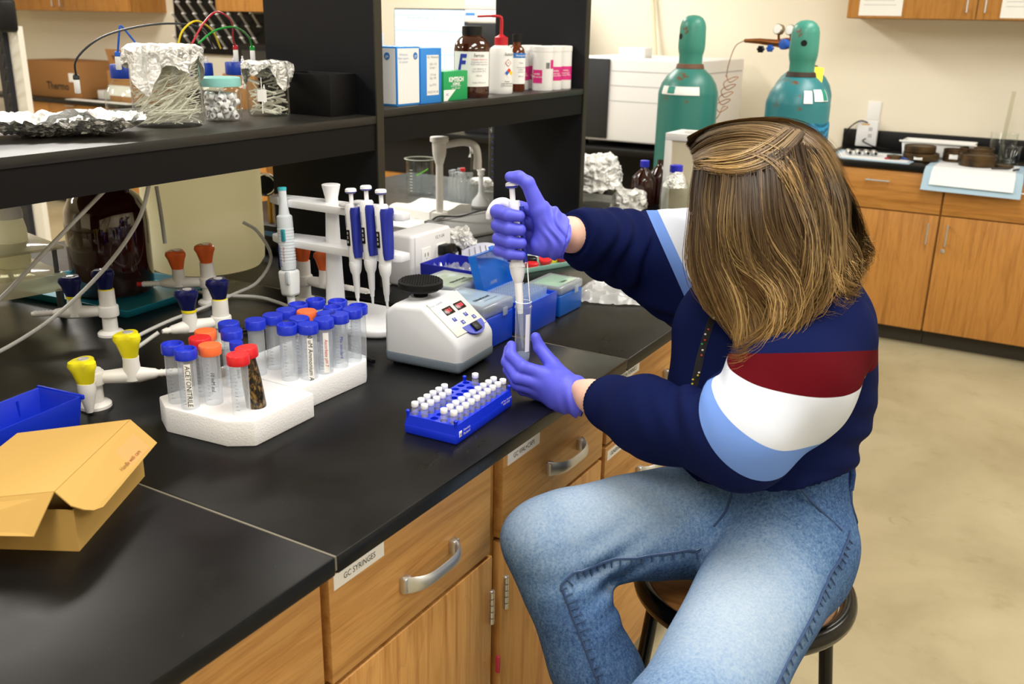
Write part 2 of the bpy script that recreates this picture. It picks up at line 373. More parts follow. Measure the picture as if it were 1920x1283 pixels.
# ================================================================ THINGS ON THE BENCH
# ---------------------------------------------------------------- gas taps
M_tap = mat('tap_white', '#e9e6e0', 0.4)
def knob_mb(z0, z1, c=(0, 0)):
    b = MB(); rings = []
    for (z, rb, lobe) in ((z0, 0.0125, 0.04), (z0+0.003, 0.0135, 0.06), (z0+(z1-z0)*0.55, 0.0175, 0.18), (z1-0.010, 0.0205, 0.24), (z1-0.003, 0.0200, 0.20), (z1, 0.0165, 0.12)):
        rings.append([(c[0]+rb*(1+lobe*math.cos(3*a))*math.cos(a), c[1]+rb*(1+lobe*math.cos(3*a))*math.sin(a), z) for a in [2*math.pi*k/30 for k in range(30)]])
    return b.loft(rings)
def tap(label, loc, col, ang, armlen=0.145, ring=None, tip=None, second=None, front=None, group='gas taps along the bench'):
    t_ = thing('gas_tap', label, 'tap', loc, group=group)
    mk = mat('knob_'+col, col, 0.3)
    b = MB(); b.lathe([(0.026, 0), (0.026, 0.005), (0.023, 0.008), (0.0150, 0.010), (0.0145, 0.040), (0.0195, 0.041), (0.0200, 0.044), (0.0200, 0.060), (0.0190, 0.062), (0.0160, 0.063), (0.0155, 0.066 if front else 0.096)], 28)
    b.build('column', M_tap, t_)
    def knob(c, z0):
        k = knob_mb(z0, z0+0.042, c).build('knob', mk, t_)
        MB().lathe([(0.0085, z0+0.0421), (0.0085, z0+0.0432), (0.007, z0+0.0436)], 16, (c[0], c[1], 0)).build('cap', mat('knob_cap', '#d9d9dc', 0.2, 0.5), k)
        if ring: MB().lathe([(0.0142, z0-0.003), (0.0146, z0), (0.0142, z0+0.002)], 24, (c[0], c[1], 0)).build('ring', mat('tap_ring', '#e8d51c', 0.4), k)
    if front:
        fx, fy = front; MB().tube([(0, 0, 0.052), (fx, fy, 0.052)], 0.011, 14).build('front_arm', M_tap, t_); knob(front, 0.054)
        MB().lathe([(0.0060, 0.004), (0.0085, 0.016), (0.0125, 0.034), (0.0145, 0.044), (0.0140, 0.056)], 22, (fx, fy, 0)).build('nozzle', M_tap, t_)
    else: knob((0, 0), 0.096)
    ux, uy = math.cos(ang), math.sin(ang)
    def pt(s_, z): return (ux*s_, uy*s_, z)
    b = MB(); prof = [(0.012, .0105), (0.03, .0115), (0.052, .0135), (0.074, .0135), (0.088, .0105), (0.100, .0085)]
    s0 = 0.100
    while s0 < armlen-0.006: prof += [(s0+0.002, .0068), (s0+0.006, .0056)]; s0 += 0.007
    prof.append((armlen, .0042))
    b.tube([pt(s_, 0.051) for s_, r in prof], [r for s_, r in prof], 16)
    b.lathe([(0.0150, 0.044), (0.0145, 0.060), (0.0130, 0.076), (0.0135, 0.084)], 22, (ux*0.063, uy*0.063, 0))
    b.build('side_arm', M_tap, t_)
    knob((ux*0.063, uy*0.063), 0.084)
    if tip:
        MB().tube([pt(armlen-0.004, 0.051), pt(armlen+0.008, 0.051)], 0.0052, 10).build('tip_cap', mat('tap_tip_red', '#c8242c', 0.5), t_)
    if second is not None:
        vx, vy = math.cos(second), math.sin(second)
        MB().tube([(vx*0.006, vy*0.006, 0.078), (vx*0.020, vy*0.020, 0.066), (vx*0.030, vy*0.030, 0.046), (vx*0.036, vy*0.036, 0.022), (vx*0.039, vy*0.039, 0.012)], [0.0135, 0.0128, 0.0105, 0.008, 0.006], 14).build('nozzle', M_tap, t_)
    return t_
A1 = math.atan2(-0.69, -0.72); A2 = math.atan2(0.72, 0.69)
tap('gas tap with dark blue knobs, in front of the amber jug', (-0.955, 1.190, BENCH), '#14184e', A1, ring=True)
tap('gas tap with orange knobs and a red nozzle tip, in front of the pale carboy', (-0.965, 1.463, BENCH), '#e0662a', A1, tip=True)
tap('gas tap with bright yellow knobs beside the blue bin', (-0.652, 0.926, BENCH), '#e8dc1e', A2, tip=True, front=(0.022, -0.027))
tap('gas tap with dark blue knobs, half hidden behind the blue-capped tubes', (-0.715, 1.268, BENCH), '#14184e', math.atan2(-0.97, -0.35), armlen=0.118, ring=True)
tap('gas tap with orange knobs behind the white pipette stand', (-0.800, 1.600, BENCH), '#e0662a', math.atan2(0.02, 1.0), armlen=0.19)
tap('gas tap with a yellow knob cut off by the left edge of the picture', (-0.955, 0.890, BENCH), '#e8dc1e', A1)

# ---------------------------------------------------------------- flexible tubing on the bench
M_hose = mat('clear_hose', '#d9d8d2', 0.25, alpha=0.86)
def hose(name, label, pts, r, mt, cat='tube', n=40, seg=8, group=None):
    o = MB().tube(bez(pts, n), r, seg).build(name, mt, smooth=60); return tag(o, label, cat, group)
Zb = BENCH
hose('hose', 'clear hose looping down in front of the amber jug to the bench', [(-0.80, 1.20, 1.242), (-0.845, 1.20, 1.16), (-0.90, 1.16, 1.07), (-0.955, 1.085, 0.985), (-0.995, 1.01, 0.935), (-1.00, 0.93, 0.917), (-0.98, 0.84, 0.916)], 0.0039, M_hose, 'hose')
hose('hose', 'clear hose slanting down across the white bottles under the shelf', [(-0.80, 1.10, 1.235), (-0.86, 1.02, 1.14), (-0.92, 0.95, 1.05), (-0.96, 0.88, 0.99), (-0.98, 0.80, 0.95)], 0.0038, M_hose, 'hose')
hose('hose', 'clear hose hanging down the side of the pale carboy', [(-1.155, 1.50, 1.155), (-1.150, 1.50, 1.108), (-1.146, 1.50, 1.057), (-1.144, 1.50, 1.02)], 0.0046, M_hose, 'hose')
hose('hose', 'pale hose curling on the bench from the dark blue gas tap to the pipette stand', [(-0.757, 1.150, 0.961), (-0.785, 1.105, 0.930), (-0.835, 1.125, 0.917), (-0.880, 1.185, 0.916), (-0.915, 1.30, 0.916), (-0.93, 1.40, 0.916), (-0.955, 1.53, 0.918), (-0.97, 1.62, 0.925), (-1.02, 1.72, 0.96), (-1.06, 1.72, 1.02), (-1.09, 1.70, 1.045)], 0.0042, M_hose, 'hose')
hose('hose', 'pale hose lying across the bench behind the orange gas tap', [(-1.06, 1.47, 0.93), (-0.99, 1.50, 0.917), (-0.90, 1.545, 0.916), (-0.83, 1.54, 0.916), (-0.77, 1.52, 0.918)], 0.0042, M_hose, 'hose')
hose('cable', 'black power cable looped on the bench behind the blue-capped tubes', [(-0.74, 1.34, 0.916), (-0.70, 1.45, 0.918), (-0.685, 1.50, 0.918), (-0.745, 1.56, 0.916), (-0.73, 1.66, 0.916), (-0.62, 1.67, 0.916), (-0.52, 1.66, 0.916), (-0.45, 1.58, 0.916)], 0.005, M_black, 'cable')
hose('cable', 'black cable lying between the foam racks and the vortex mixer', [(-0.71, 1.42, 0.9155), (-0.62, 1.40, 0.9155), (-0.50, 1.40, 0.9155), (-0.43, 1.36, 0.9155), (-0.395, 1.345, 0.9155)], 0.0045, M_black, 'cable')

# ---------------------------------------------------------------- foam racks with tubes
M_foam = mat('polystyrene_foam', '#f3f3f3', 0.75); t = NT(M_foam)
vo = t.n('ShaderNodeTexVoronoi'); vo.inputs['Scale'].default_value = 320; t.l(t.coords(), vo.inputs['Vector']); t.bump(vo.outputs['Distance'], 0.35, 0.0008)
def foam(label, poly, h, loc):
    b = MB(); b.prism(poly, 0, h); return tag(b.build('foam_rack', M_foam, bevel=0.003), label, 'tube rack', 'white foam tube racks')
def foam_rack(label, poly, h):
    cx = sum(p[0] for p in poly)/len(poly); cy = sum(p[1] for p in poly)/len(poly)
    o = foam(label, [(x-cx, y-cy) for x, y in poly], h, None); o.location = (cx, cy, BENCH); return o
foam_rack('white foam rack with clipped corners, nearer of the two', [(-0.468, 0.918), (-0.347, 0.930), (-0.312, 0.955), (-0.316, 1.092), (-0.490, 1.092), (-0.512, 0.944)], 0.043)
foam_rack('white foam rack with blue-capped tubes, farther of the two', [(-0.348, 1.094), (-0.345, 1.262), (-0.362, 1.285), (-0.535, 1.300), (-0.535, 1.094)], 0.043)

M_tube = mat('polypropylene_clear', '#e6eaf0', 0.28, alpha=0.40); 
M_tubeglass = thin_glass('tube_clear', '#f6f9fc', 0.08, body=0.22)
M_capblue = mat('cap_blue', '#1f34c4', 0.3); M_caporange = mat('cap_orange', '#f0703c', 0.35); M_capred = mat('cap_red', '#d8262c', 0.3)
M_grad = mat('graduation_print', '#8e96a6', 0.6, alpha=0.75)
TOV = math.radians(-60)    # direction from the tubes to the viewer's side of the bench
def tube_proto(capm, dish, r=0.0138, H=0.086, capr=0.0176, caph=0.0135, grads=True):
    t_ = thing('conical_tube', 'x', 'tube', group='screw-cap tubes in the foam racks')
    MB().lathe([(r*0.98, 0.0), (r, 0.002), (r, H)], 28, cap0=True, cap1=False).build('body', M_tubeglass, t_)
    b = MB(); n = 40; rings = []
    for z, rr in ((H-0.002, capr*0.985), (H, capr), (H+caph-0.0015, capr), (H+caph, capr*0.94)):
        rings.append([((rr-(0.00045 if k % 2 else 0))*math.cos(2*math.pi*k/n), (rr-(0.00045 if k % 2 else 0))*math.sin(2*math.pi*k/n), z) for k in range(n)])
    if dish:
        for z, q in ((H+caph, 0.80), (H+caph-0.0055, 0.70), (H+caph-0.006, 0.60), (H+caph-0.005, 0.2)):
            rings.append([(capr*q*math.cos(2*math.pi*k/n), capr*q*math.sin(2*math.pi*k/n), z) for k in range(n)])
    b.loft(rings); b.build('screw_cap', capm, t_)
    if grads:
        b = MB()
        for k in range(11):
            z = 0.012+k*0.0058; a0 = TOV-0.30; w = 0.40 if k % 2 == 0 else 0.25
            b.add([((r+0.0002)*math.cos(a0+w*q), (r+0.0002)*math.sin(a0+w*q), z+dz) for dz in (0, 0.0007) for q in (0, .5, 1)], [(0, 1, 4, 3), (1, 2, 5, 4)])
        b.build('graduation', M_grad, t_)
    return t_
protos = {'b': tube_proto(M_capblue, False), 'bo': tube_proto(M_capblue, True), 'o': tube_proto(M_caporange, False), 'r': tube_proto(M_capred, False)}
protos['s'] = tube_proto(M_capblue, False, 0.0080, 0.082, 0.0108, 0.012, False)
used = set()
def hand_note(t_, s_, m_, r=0.0140, size=0.0095, z=0.042, da=0.35, white=True):
    """strip of tape with upright handwriting on the tube wall"""
    a0 = TOV+da; nx, ny = math.cos(a0), math.sin(a0)
    up = Vector((0, 0, -1)); rt = Vector((-ny, nx, 0))
    if white:
        b = MB(); w = 0.34
        vs = [((r+0.0004)*math.cos(a0+q), (r+0.0004)*math.sin(a0+q), z+dz) for dz in (-0.036, 0.036) for q in (-w, -w/2, 0, w/2, w)]
        b.add(vs, [(i, i+1, i+6, i+5) for i in range(4)]); p = b.build('tape', M_paper, t_)
    else: p = t_
    text('handwriting', s_, size, m_, p, (nx*(r+0.0008), ny*(r+0.0008), z), up, rt, shear=0.15, squash=0.95)
def put_tube(kind, x, y, label, note=None, lean=None, z=0.951):
    if kind in used: o = copy_tree(protos[kind])
    else: o = protos[kind]; used.add(kind)
    o.location = (x, y, z); o['label'] = label
    if lean: o.rotation_euler = lean
    return o
TUBES = [
 ('bo', -0.470, 0.946, 'blue-capped tube at the left corner of the near foam rack', None),
 ('bo', -0.434, 0.940, 'blue-capped tube with black upright handwriting, second from the left', ('ACETONITRILE', 'k')),
 ('r', -0.458, 0.990, 'tube with a coral red cap between the blue and orange caps', None),
 ('o', -0.478, 1.020, 'orange-capped tube farther back, behind the coral red cap', None),
 ('o', -0.418, 0.974, 'orange-capped tube in front, with fine print, near foam rack', ('10 mM std', 'k2')),
 ('b', -0.480, 1.072, 'blue-capped tube hidden behind another, before the dark blue tap', None),
 ('b', -0.446, 1.046, 'blue-capped tube behind the orange ones in the near rack', None),
 ('s', -0.407, 1.018, 'slim tube with a small blue cap and black writing', ('blank', 'k2')),
 ('r', -0.349, 0.966, 'red-capped empty clear tube at the front corner of the near rack', None),
 ('b', -0.455, 1.108, 'blue-capped tube at the left end of the far foam rack', None),
 ('b', -0.452, 1.146, 'second blue-capped tube from the left in the far foam rack', None),
 ('b', -0.455, 1.182, 'third blue-capped tube from the left in the far foam rack', None),
 ('bo', -0.462, 1.220, 'dished blue-capped tube with red handwriting at the back of the far rack', ('NaCl', 'r')),
 ('bo', -0.455, 1.258, 'tallest looking blue-capped tube at the very back of the far rack', ('LCMS', 'k2')),
 ('bo', -0.418, 1.276, 'dished blue-capped tube at the back right of the far rack', None),
 ('bo', -0.392, 1.118, 'dished blue-capped tube standing alone in the middle of the racks', None),
 ('bo', -0.398, 1.240, 'dished blue-capped tube just behind the orange cap of the far rack', None),
 ('bo', -0.368, 1.272, 'dished blue-capped tube in the back right corner of the far rack', None),
 ('b', -0.383, 1.205, 'flat blue-capped tube in the second row, far rack, right of the orange cap', None),
 ('o', -0.420, 1.196, 'only orange-capped tube in the far foam rack', None),
 ('b', -0.402, 1.158, 'blue-capped tube in front of the far rack, left of the three', None),
 ('b', -0.366, 1.140, 'blue-capped tube with long black handwriting, front of the far rack', ('100 uM Ammonium Acid', 'k')),
 ('b', -0.364, 1.177, 'blue-capped tube with pink handwriting on a tape label', ('Ascorbate pH 7', 'r')),
 ('b', -0.362, 1.214, 'blue-capped tube with blue handwriting, right side of the far rack', ('Mix standard', 'b')),
 ('b', -0.362, 1.250, 'blue-capped tube at the right end of the far foam rack', None)]
for kind, x, y, lab, note in TUBES:
    o = put_tube(kind, x, y, lab)
    if note:
        s_, c = note; mm = {'k': M_ink, 'k2': M_ink, 'r': M_redink, 'b': M_blueink}[c]
        hand_note(o, s_, mm, 0.0140 if kind != 's' else 0.0082, 0.0105 if c == 'k' else 0.008, white=(c in 'rk'))
# the dark, leaning tube
dk = thing('conical_tube', 'leaning tube full of dark residue with a tilted red cap', 'tube', (-0.352, 1.000, 0.951), group='screw-cap tubes in the foam racks', rot=(0.05, -0.10, 0))
M_dark = mat('dark_residue', '#2a2216', 0.25); t = NT(M_dark); n_ = t.noise(t.coords((1, 1, 0.5)), 160, 5, 0.7)
t.l(t.ramp(n_, [(0.36, lin('#131110')), (0.5, lin('#2c2417')), (0.62, lin('#8a6a38'))]), t.p.inputs['Base Color'])
MB().lathe([(0.0150, 0), (0.0158, 0.003), (0.0150, 0.045), (0.0115, 0.088)], 26).build('body', M_dark, dk)
MB().lathe([(0.0168, 0.084), (0.0175, 0.086), (0.0175, 0.099), (0.0165, 0.1005)], 32).build('screw_cap', M_capred, dk)

# ---------------------------------------------------------------- blue vial rack
M_rack = mat('rack_blue', '#1030d8', 0.38); M_hole = mat('rack_hole', '#0a1670', 0.5)
RL, RW, RH = 0.186, 0.097, 0.027
vr = thing('vial_rack', 'royal blue plastic vial rack at the front of the bench', 'vial rack', (-0.1105, 1.2165, BENCH), rotz=math.radians(3))
nx, ny = 5, 10
colx = [-RW/2+0.0125+i*(RW-0.025)/(nx-1) for i in range(nx)]; rowy = [-RL/2+0.0125+j*(RL-0.025)/(ny-1) for j in range(ny)]
b = MB(); b.rbox((-RW/2, -RL/2, 0), (RW/2, RL/2, RH-0.0100), 0.003)
b.build('body', M_rack, vr)
# perforated top plate: one square with a round hole for each position
b = MB(); xs = [-RW/2+0.003]+[(colx[i]+colx[i+1])/2 for i in range(nx-1)]+[RW/2-0.003]; ys = [-RL/2+0.003]+[(rowy[j]+rowy[j+1])/2 for j in range(ny-1)]+[RL/2-0.003]
for i in range(nx):
    for j in range(ny):
        cx, cy, r = colx[i], rowy[j], 0.0064; N = 16; vs = []; fs = []
        for k in range(N):
            a = 2*math.pi*k/N; c_, s_ = math.cos(a), math.sin(a)
            tx = (xs[i+1]-cx if c_ > 0 else cx-xs[i])/max(abs(c_), 1e-6); ty = (ys[j+1]-cy if s_ > 0 else cy-ys[j])/max(abs(s_), 1e-6); d_ = min(tx, ty)
            if k % 4 == 2: ex = (xs[i+1] if c_ > 0 else xs[i], ys[j+1] if s_ > 0 else ys[j])
            else: ex = (cx+c_*d_, cy+s_*d_)
            vs += [(cx+c_*r, cy+s_*r, RH+0.004), (ex[0], ex[1], RH+0.004), (cx+c_*r, cy+s_*r, RH-0.0102)]
        for k in range(N):
            q = (k+1) % N; fs += [(k*3, k*3+1, q*3+1, q*3), (k*3+2, k*3, q*3, q*3+2)]
        b.add(vs, fs)
x0_, x1_, y0_, y1_ = xs[0], xs[-1], ys[0], ys[-1]
b.add([(x0_-0.0028, y0_-0.0028, RH-0.0145), (x1_+0.0028, y0_-0.0028, RH-0.0145), (x1_+0.0028, y1_+0.0028, RH-0.0145), (x0_-0.0028, y1_+0.0028, RH-0.0145), (x0_, y0_, RH+0.004), (x1_, y0_, RH+0.004), (x1_, y1_, RH+0.004), (x0_, y1_, RH+0.004)], [(0, 1, 5, 4), (1, 2, 6, 5), (2, 3, 7, 6), (3, 0, 4, 7)])
b.build('top_plate', M_rack, vr, smooth=0)
for sx in (-1, 1):
    for sy in (-1, 1):
        MB().lathe([(0.0028, RH), (0.0026, RH+0.007), (0.0034, RH+0.0085), (0.0034, RH+0.0115), (0.002, RH+0.0128)], 12, (sx*(RW/2-0.0045), sy*(RL/2-0.0045), 0)).build('stacking_peg', M_rack, vr)
text('lettering', 'Hewlett\nPackard', 0.0065, M_paper, vr, (RW/2+0.0003, -RL/2+0.031, 0.015), (0, 1, 0), (0, 0, 1))
MB().rbox((RW/2-0.0005, -RL/2+0.008, 0.010), (RW/2+0.0003, -RL/2+0.016, 0.020), 0.0003).build('logo', M_paper, vr)
text('lettering', 'hp', 0.007, M_rack, vr, (RW/2+0.0005, -RL/2+0.012, 0.015), (0, 1, 0), (0, 0, 1), shear=0.3)
text('lettering', 'HP Part Number\n9301-0722', 0.0055, M_paper, vr, (RW/2+0.0003, RL/2-0.022, 0.017), (0, 1, 0), (0, 0, 1))
M_vial = thin_glass('vial_glass', '#f4f7f8', 0.03, body=0.16)
M_vcap = mat('vial_cap_white', '#eef0f4', 0.4)
def vial_proto():
    t_ = thing('vial', 'small clear glass vial with a white cap standing in the blue rack', 'vial', group='capped vials in the blue rack')
    MB().lathe([(0.0056, 0), (0.0059, 0.001), (0.0059, 0.0225), (0.0042, 0.0255), (0.0042, 0.0275)], 18).build('glass', M_vial, t_)
    MB().lathe([(0.0055, 0.0265), (0.0058, 0.027), (0.0058, 0.0335), (0.0053, 0.0342), (0.003, 0.0342), (0.003, 0.0338)], 20).build('cap', M_vcap, t_)
    MB().lathe([(0.0052, 0.0008), (0.0053, 0.010)], 14).build('liquid', mat('vial_liquid', '#dfe6ee', 0.1, alpha=0.35), t_)
    return t_
vp = vial_proto(); first = True
rotr = Matrix.Rotation(math.radians(3), 3, 'Z')
filled = [(0, j) for j in range(6)]+[(1, j) for j in range(5)]+[(3, j) for j in range(10)]+[(4, j) for j in range(10)]+[(1, 9)]
for (i, j) in filled:
    o = vp if first else copy_tree(vp); first = False
    p = rotr @ Vector((colx[i], rowy[j], 0)); o.location = (p.x-0.1105, p.y+1.2165, BENCH+RH-0.0098)
    o['label'] = 'white-capped vial in the blue rack, %s row, %s from the near end' % (['leftmost', 'second', 'third', 'fourth', 'rightmost'][i], ['first', 'second', 'third', 'fourth', 'fifth', 'sixth', 'seventh', 'eighth', 'ninth', 'tenth'][j])
    if (i, j) == (1, 9): o['label'] = 'lone clear vial in the back row of the blue rack among empty holes'

# ---------------------------------------------------------------- vortex mixer
M_vx = mat('mixer_shell', '#e3e6ea', 0.38); M_vxg = mat('mixer_grey_base', '#6f7b87', 0.45); M_rub = mat('black_rubber', '#0b0b0b', 0.7, spec=0.3)
vx = thing('vortex_mixer', 'white vortex mixer with a grey base and black rubber head', 'mixer', (-0.305, 1.437, BENCH), rotz=math.radians(4))
def vx_profile(z0, z1, xr0, xr1, inset=0.0):
    pass
# side profile in x-z, extruded along y with rounded edges
side = [(-0.083, 0.012), (0.083, 0.012), (0.083, 0.058), (0.072, 0.072), (0.004, 0.126), (-0.062, 0.120), (-0.083, 0.104)]
b = MB(); b.M = Matrix.Rotation(math.pi/2, 4, 'X'); b.prism(side, -0.068, 0.068); b.build('shell', M_vx, vx, bevel=0.011, bseg=4)
MB().rbox((-0.0838, -0.0688, 0.004), (0.0838, 0.0688, 0.033), 0.0105, 4).build('base', M_vxg, vx)
b = MB()
for sx in (-1, 1):
    for sy in (-1, 1): b.lathe([(0.010, 0), (0.010, 0.006)], 14, (sx*0.062, sy*0.050, 0))
b.build('rubber_feet', M_rub, vx)
MB().lathe([(0.023, 0.1145), (0.023, 0.1215), (0.020, 0.124), (0.016, 0.124)], 28, (-0.042, 0.0, 0)).build('collar', M_vx, vx)
hd = MB().lathe([(0.013, 0.120), (0.015, 0.132), (0.036, 0.137), (0.043, 0.142), (0.043, 0.153), (0.040, 0.1555)], 40, (-0.042, 0, 0)).build('rubber_head', M_rub, vx)
b = MB()
for i in range(-7, 8):
    for j in range(-7, 8):
        px, py = i*0.0056+(0.0028 if j % 2 else 0), j*0.0050
        if px*px+py*py < 0.038**2: b.lathe([(0.0019, 0.155), (0.0014, 0.1572)], 6, (px-0.042, py, 0))
tag(b.build('stud', M_rub, hd), kind='stuff')
# control panel on the slope
sl = Vector((0.068, 0, -0.054)).normalized(); nrm = Vector((0.054, 0, 0.068)).normalized(); yv = Vector((0, 1, 0))
PM = Matrix(((yv.x, -sl.x, nrm.x, 0.038), (yv.y, -sl.y, nrm.y, 0), (yv.z, -sl.z, nrm.z, 0.099), (0, 0, 0, 1)))   # panel x = +y, panel y = up the slope
off = Matrix.Translation((0, 0, 0.0005))
def pm(b): b.M = PM @ off; return b
panel = pm(MB()).rbox((-0.056, -0.042, 0.0), (0.056, 0.044, 0.0022), 0.001).build('control_panel', mat('panel_cream', '#ece9dd', 0.4), vx)
M_led = mat('led_red', '#e0283a', 0.4, emit='#ff2a3c', estr=1.2); M_disp = mat('display_black', '#1a0a0c', 0.2); M_btn = mat('button_blue', '#3048b0', 0.4)
prt, pup = yv, -sl
for (px, s_) in ((-0.018, '20.5'), (0.024, '3200')):
    d_ = pm(MB()).rbox((px-0.0155, 0.004, 0.0022), (px+0.0155, 0.021, 0.0034), 0.0005).build('display', M_disp, panel)
    c0 = PM @ off @ Vector((px, 0.0125, 0.0037)); text('digits', s_, 0.0115, M_led, d_, c0, prt, pup, squash=0.9)
    for k, q in enumerate((-0.006, 0.010)):
        bt = pm(MB()).rbox((px+q-0.0055, -0.013-0.012*k, 0.0022), (px+q+0.0055, -0.0045-0.012*k, 0.0031), 0.0004).build('button', M_btn, panel)
        c0 = PM @ off @ Vector((px+q, -0.0088-0.012*k, 0.0034)); text('arrow', '^' if k == 0 else 'v', 0.011, M_paper, bt, c0, prt, pup)
c0 = PM @ off @ Vector((-0.034, 0.034, 0.0025)); text('lettering', 'fisher scientific', 0.0075, mat('brand_blue', '#8aa0d0', 0.6), panel, c0, prt, pup)
b = MB(); b.M = PM @ off; N = 20
b.prism([(0.036*math.cos(math.pi+math.pi*k/N)+0.012, 0.026*math.sin(math.pi+math.pi*k/N)-0.030) for k in range(N+1)], 0.0, 0.0032); sb = b.build('switch_surround', mat('switch_blue', '#2c3ec0', 0.35), vx)
pm(MB()).rbox((0.002, -0.050, 0.003), (0.024, -0.031, 0.0072), 0.0015).build('rocker_switch', M_black, sb)

# ---------------------------------------------------------------- blue open bin
M_bin = mat('bin_blue', '#0a2bb8', 0.35)
bn = thing('storage_bin', 'open royal blue plastic bin behind the cardboard box', 'bin', (-0.604, 0.748, BENCH), rotz=math.radians(7))
def open_bin(parent, L, Wd, H, th, mt, name='shell', flare=0.9):
    b = MB()
    def q(z): return flare+(1-flare)*z/H
    def ring(z, ins): return [(sx*(Wd/2*q(z)-ins), sy*(L/2*q(z)-ins), z) for sx, sy in ((-1, -1), (1, -1), (1, 1), (-1, 1))]
    b.loft([ring(0, 0), ring(H, 0), ring(H, th), ring(th, th)]); return b.build(name, mt, parent, bevel=0.0012)
open_bin(bn, 0.19, 0.092, 0.062, 0.003, M_bin)
for y_ in (-0.098, 0.093): MB().rbox((-0.049, y_, 0.057), (0.049, y_+0.005, 0.064), 0.001).build('rim', M_bin, bn)
for yy in (-0.05, 0.0, 0.05):
    MB().box((-0.0445, yy-0.0015, 0.004), (-0.0405, yy+0.0015, 0.054)).build('rib', M_bin, bn, smooth=0)

# ---------------------------------------------------------------- cardboard mailer box
M_card = mat('yellow_cardboard', '#c09a52', 0.8); t = NT(M_card); n_ = t.noise(t.coords(), 300, 3); t.bump(n_, 0.08, 0.0005)
cb = thing('cardboard_box', 'open yellow-brown cardboard mailer box in the near left corner', 'box', (-0.272, 0.618, BENCH), rotz=math.atan2(-0.873, -0.488)+math.pi/2)
# local +y = long side going away, local -x = to the left
L, Wd, H, th = 0.205, 0.175, 0.056, 0.0022
cb.rotation_euler = (0, 0, math.atan2(0.488, 0.873))
b = MB(); b.box((-Wd, 0, 0), (0, L, th)); b.box((-th, 0, th), (0, L, H)); b.box((-Wd, 0, th), (-Wd+th, L, H)); b.box((-Wd+th, L-th, th), (-th, L, H))
b.box((-Wd+th, 0, th), (-th, th, H)); b.build('tray', M_card, cb, smooth=0)
def sheet(b, quad, th=0.0016):
    q = [Vector(p) for p in quad]; n = (q[1]-q[0]).cross(q[-1]-q[0]).normalized()*th; k = len(q)
    b.add(q+[p+n for p in q], [tuple(range(k-1, -1, -1)), tuple(range(k, 2*k))]+[(i, (i+1) % k, k+(i+1) % k, k+i) for i in range(k)]); return b
f0, f1 = (-0.018, -0.004, 0.082), (-0.012, 0.205, 0.086)      # crease between lid and tuck flap
h0, h1 = (-Wd, -0.004, 0.060), (-Wd, 0.205, 0.060)            # hinge
sheet(MB(), [h0, f0, f1, h1]).build('lid', M_card, cb, smooth=0)
g0, g1 = (0.026, 0.020, 0.050), (0.026, 0.196, 0.056)
tk = sheet(MB(), [f0, (0.004, -0.012, 0.068), (0.016, -0.006, 0.060), (0.022, 0.004, 0.054), g0, g1, f1]).build('tuck_flap', M_card, cb, smooth=0)
sheet(MB(), [h0, (-Wd+0.012, -0.040, 0.040), (-0.030, -0.040, 0.042), f0]).build('side_flap', M_card, cb, smooth=0)
M_stick = mat('tan_sticker', '#cf9a5c', 0.7)
e1 = Vector(f1)-Vector(f0); e2 = Vector(g1)-Vector(f1); nn = e2.cross(e1).normalized(); nn = nn if nn.z > 0 else -nn
def onflap(u, w): return Vector(f0)+e1*u+e2*w+nn*0.0026
st = MB().add([onflap(0.24, .34), onflap(0.24, .94), onflap(0.90, .94), onflap(0.90, .34)], [(0, 1, 2, 3)]).build('sticker', M_stick, tk, smooth=0)
text('lettering', 'Handle with care', 0.0085, mat('brown_ink', '#8a5a2c', 0.8), st, onflap(0.66, .80)+nn*0.0005, e1, e2 if e1.cross(e2).dot(nn) > 0 else -e2)
def translucent(name, col, k):
    """milky plastic that lets light through its wall"""
    mt = mat(name, col, 0.4); nt = mt.node_tree; p = nt.nodes['Principled BSDF']; out = nt.nodes['Material Output']
    tr = nt.nodes.new('ShaderNodeBsdfTranslucent'); tr.inputs[0].default_value = lin(col); mx = nt.nodes.new('ShaderNodeMixShader'); mx.inputs[0].default_value = k
    nt.links.new(p.outputs[0], mx.inputs[1]); nt.links.new(tr.outputs[0], mx.inputs[2]); nt.links.new(mx.outputs[0], out.inputs[0]); return mt
# ---------------------------------------------------------------- crumpled foil helper
M_foil = mat('aluminium_foil', '#f0f0ee', 0.31, 1.0); t = NT(M_foil); v = t.coords()
vo = t.n('ShaderNodeTexVoronoi', feature='DISTANCE_TO_EDGE'); vo.inputs['Scale'].default_value = 95; t.l(v, vo.inputs['Vector'])
n_ = t.noise(v, 130, 5, 0.75, 1.2); t.bump(t.math('ADD', t.math('MULTIPLY', n_, 0.8), vo.outputs['Distance']), 0.9, 0.004)
def crumple(b, amp, s=40, seed=0):
    """push every vertex about with several octaves of ridged noise"""
    out = []
    for p in b.v:
        q = Vector(p)
        d = Vector((fnoise(q, s, seed), fnoise(q, s, seed+3), fnoise(q, s, seed+6)))
        e = Vector((fnoise(q, s*2.3, seed+9), fnoise(q, s*2.3, seed+12), fnoise(q, s*2.3, seed+15)))
        out.append(tuple(q+d*amp+e*amp*0.55))
    b.v = out; return b
def dense(prof, n):
    P = bez([(r, 0, z) for r, z in prof], n); return [(max(p.x, 0.001), p.z) for p in P]
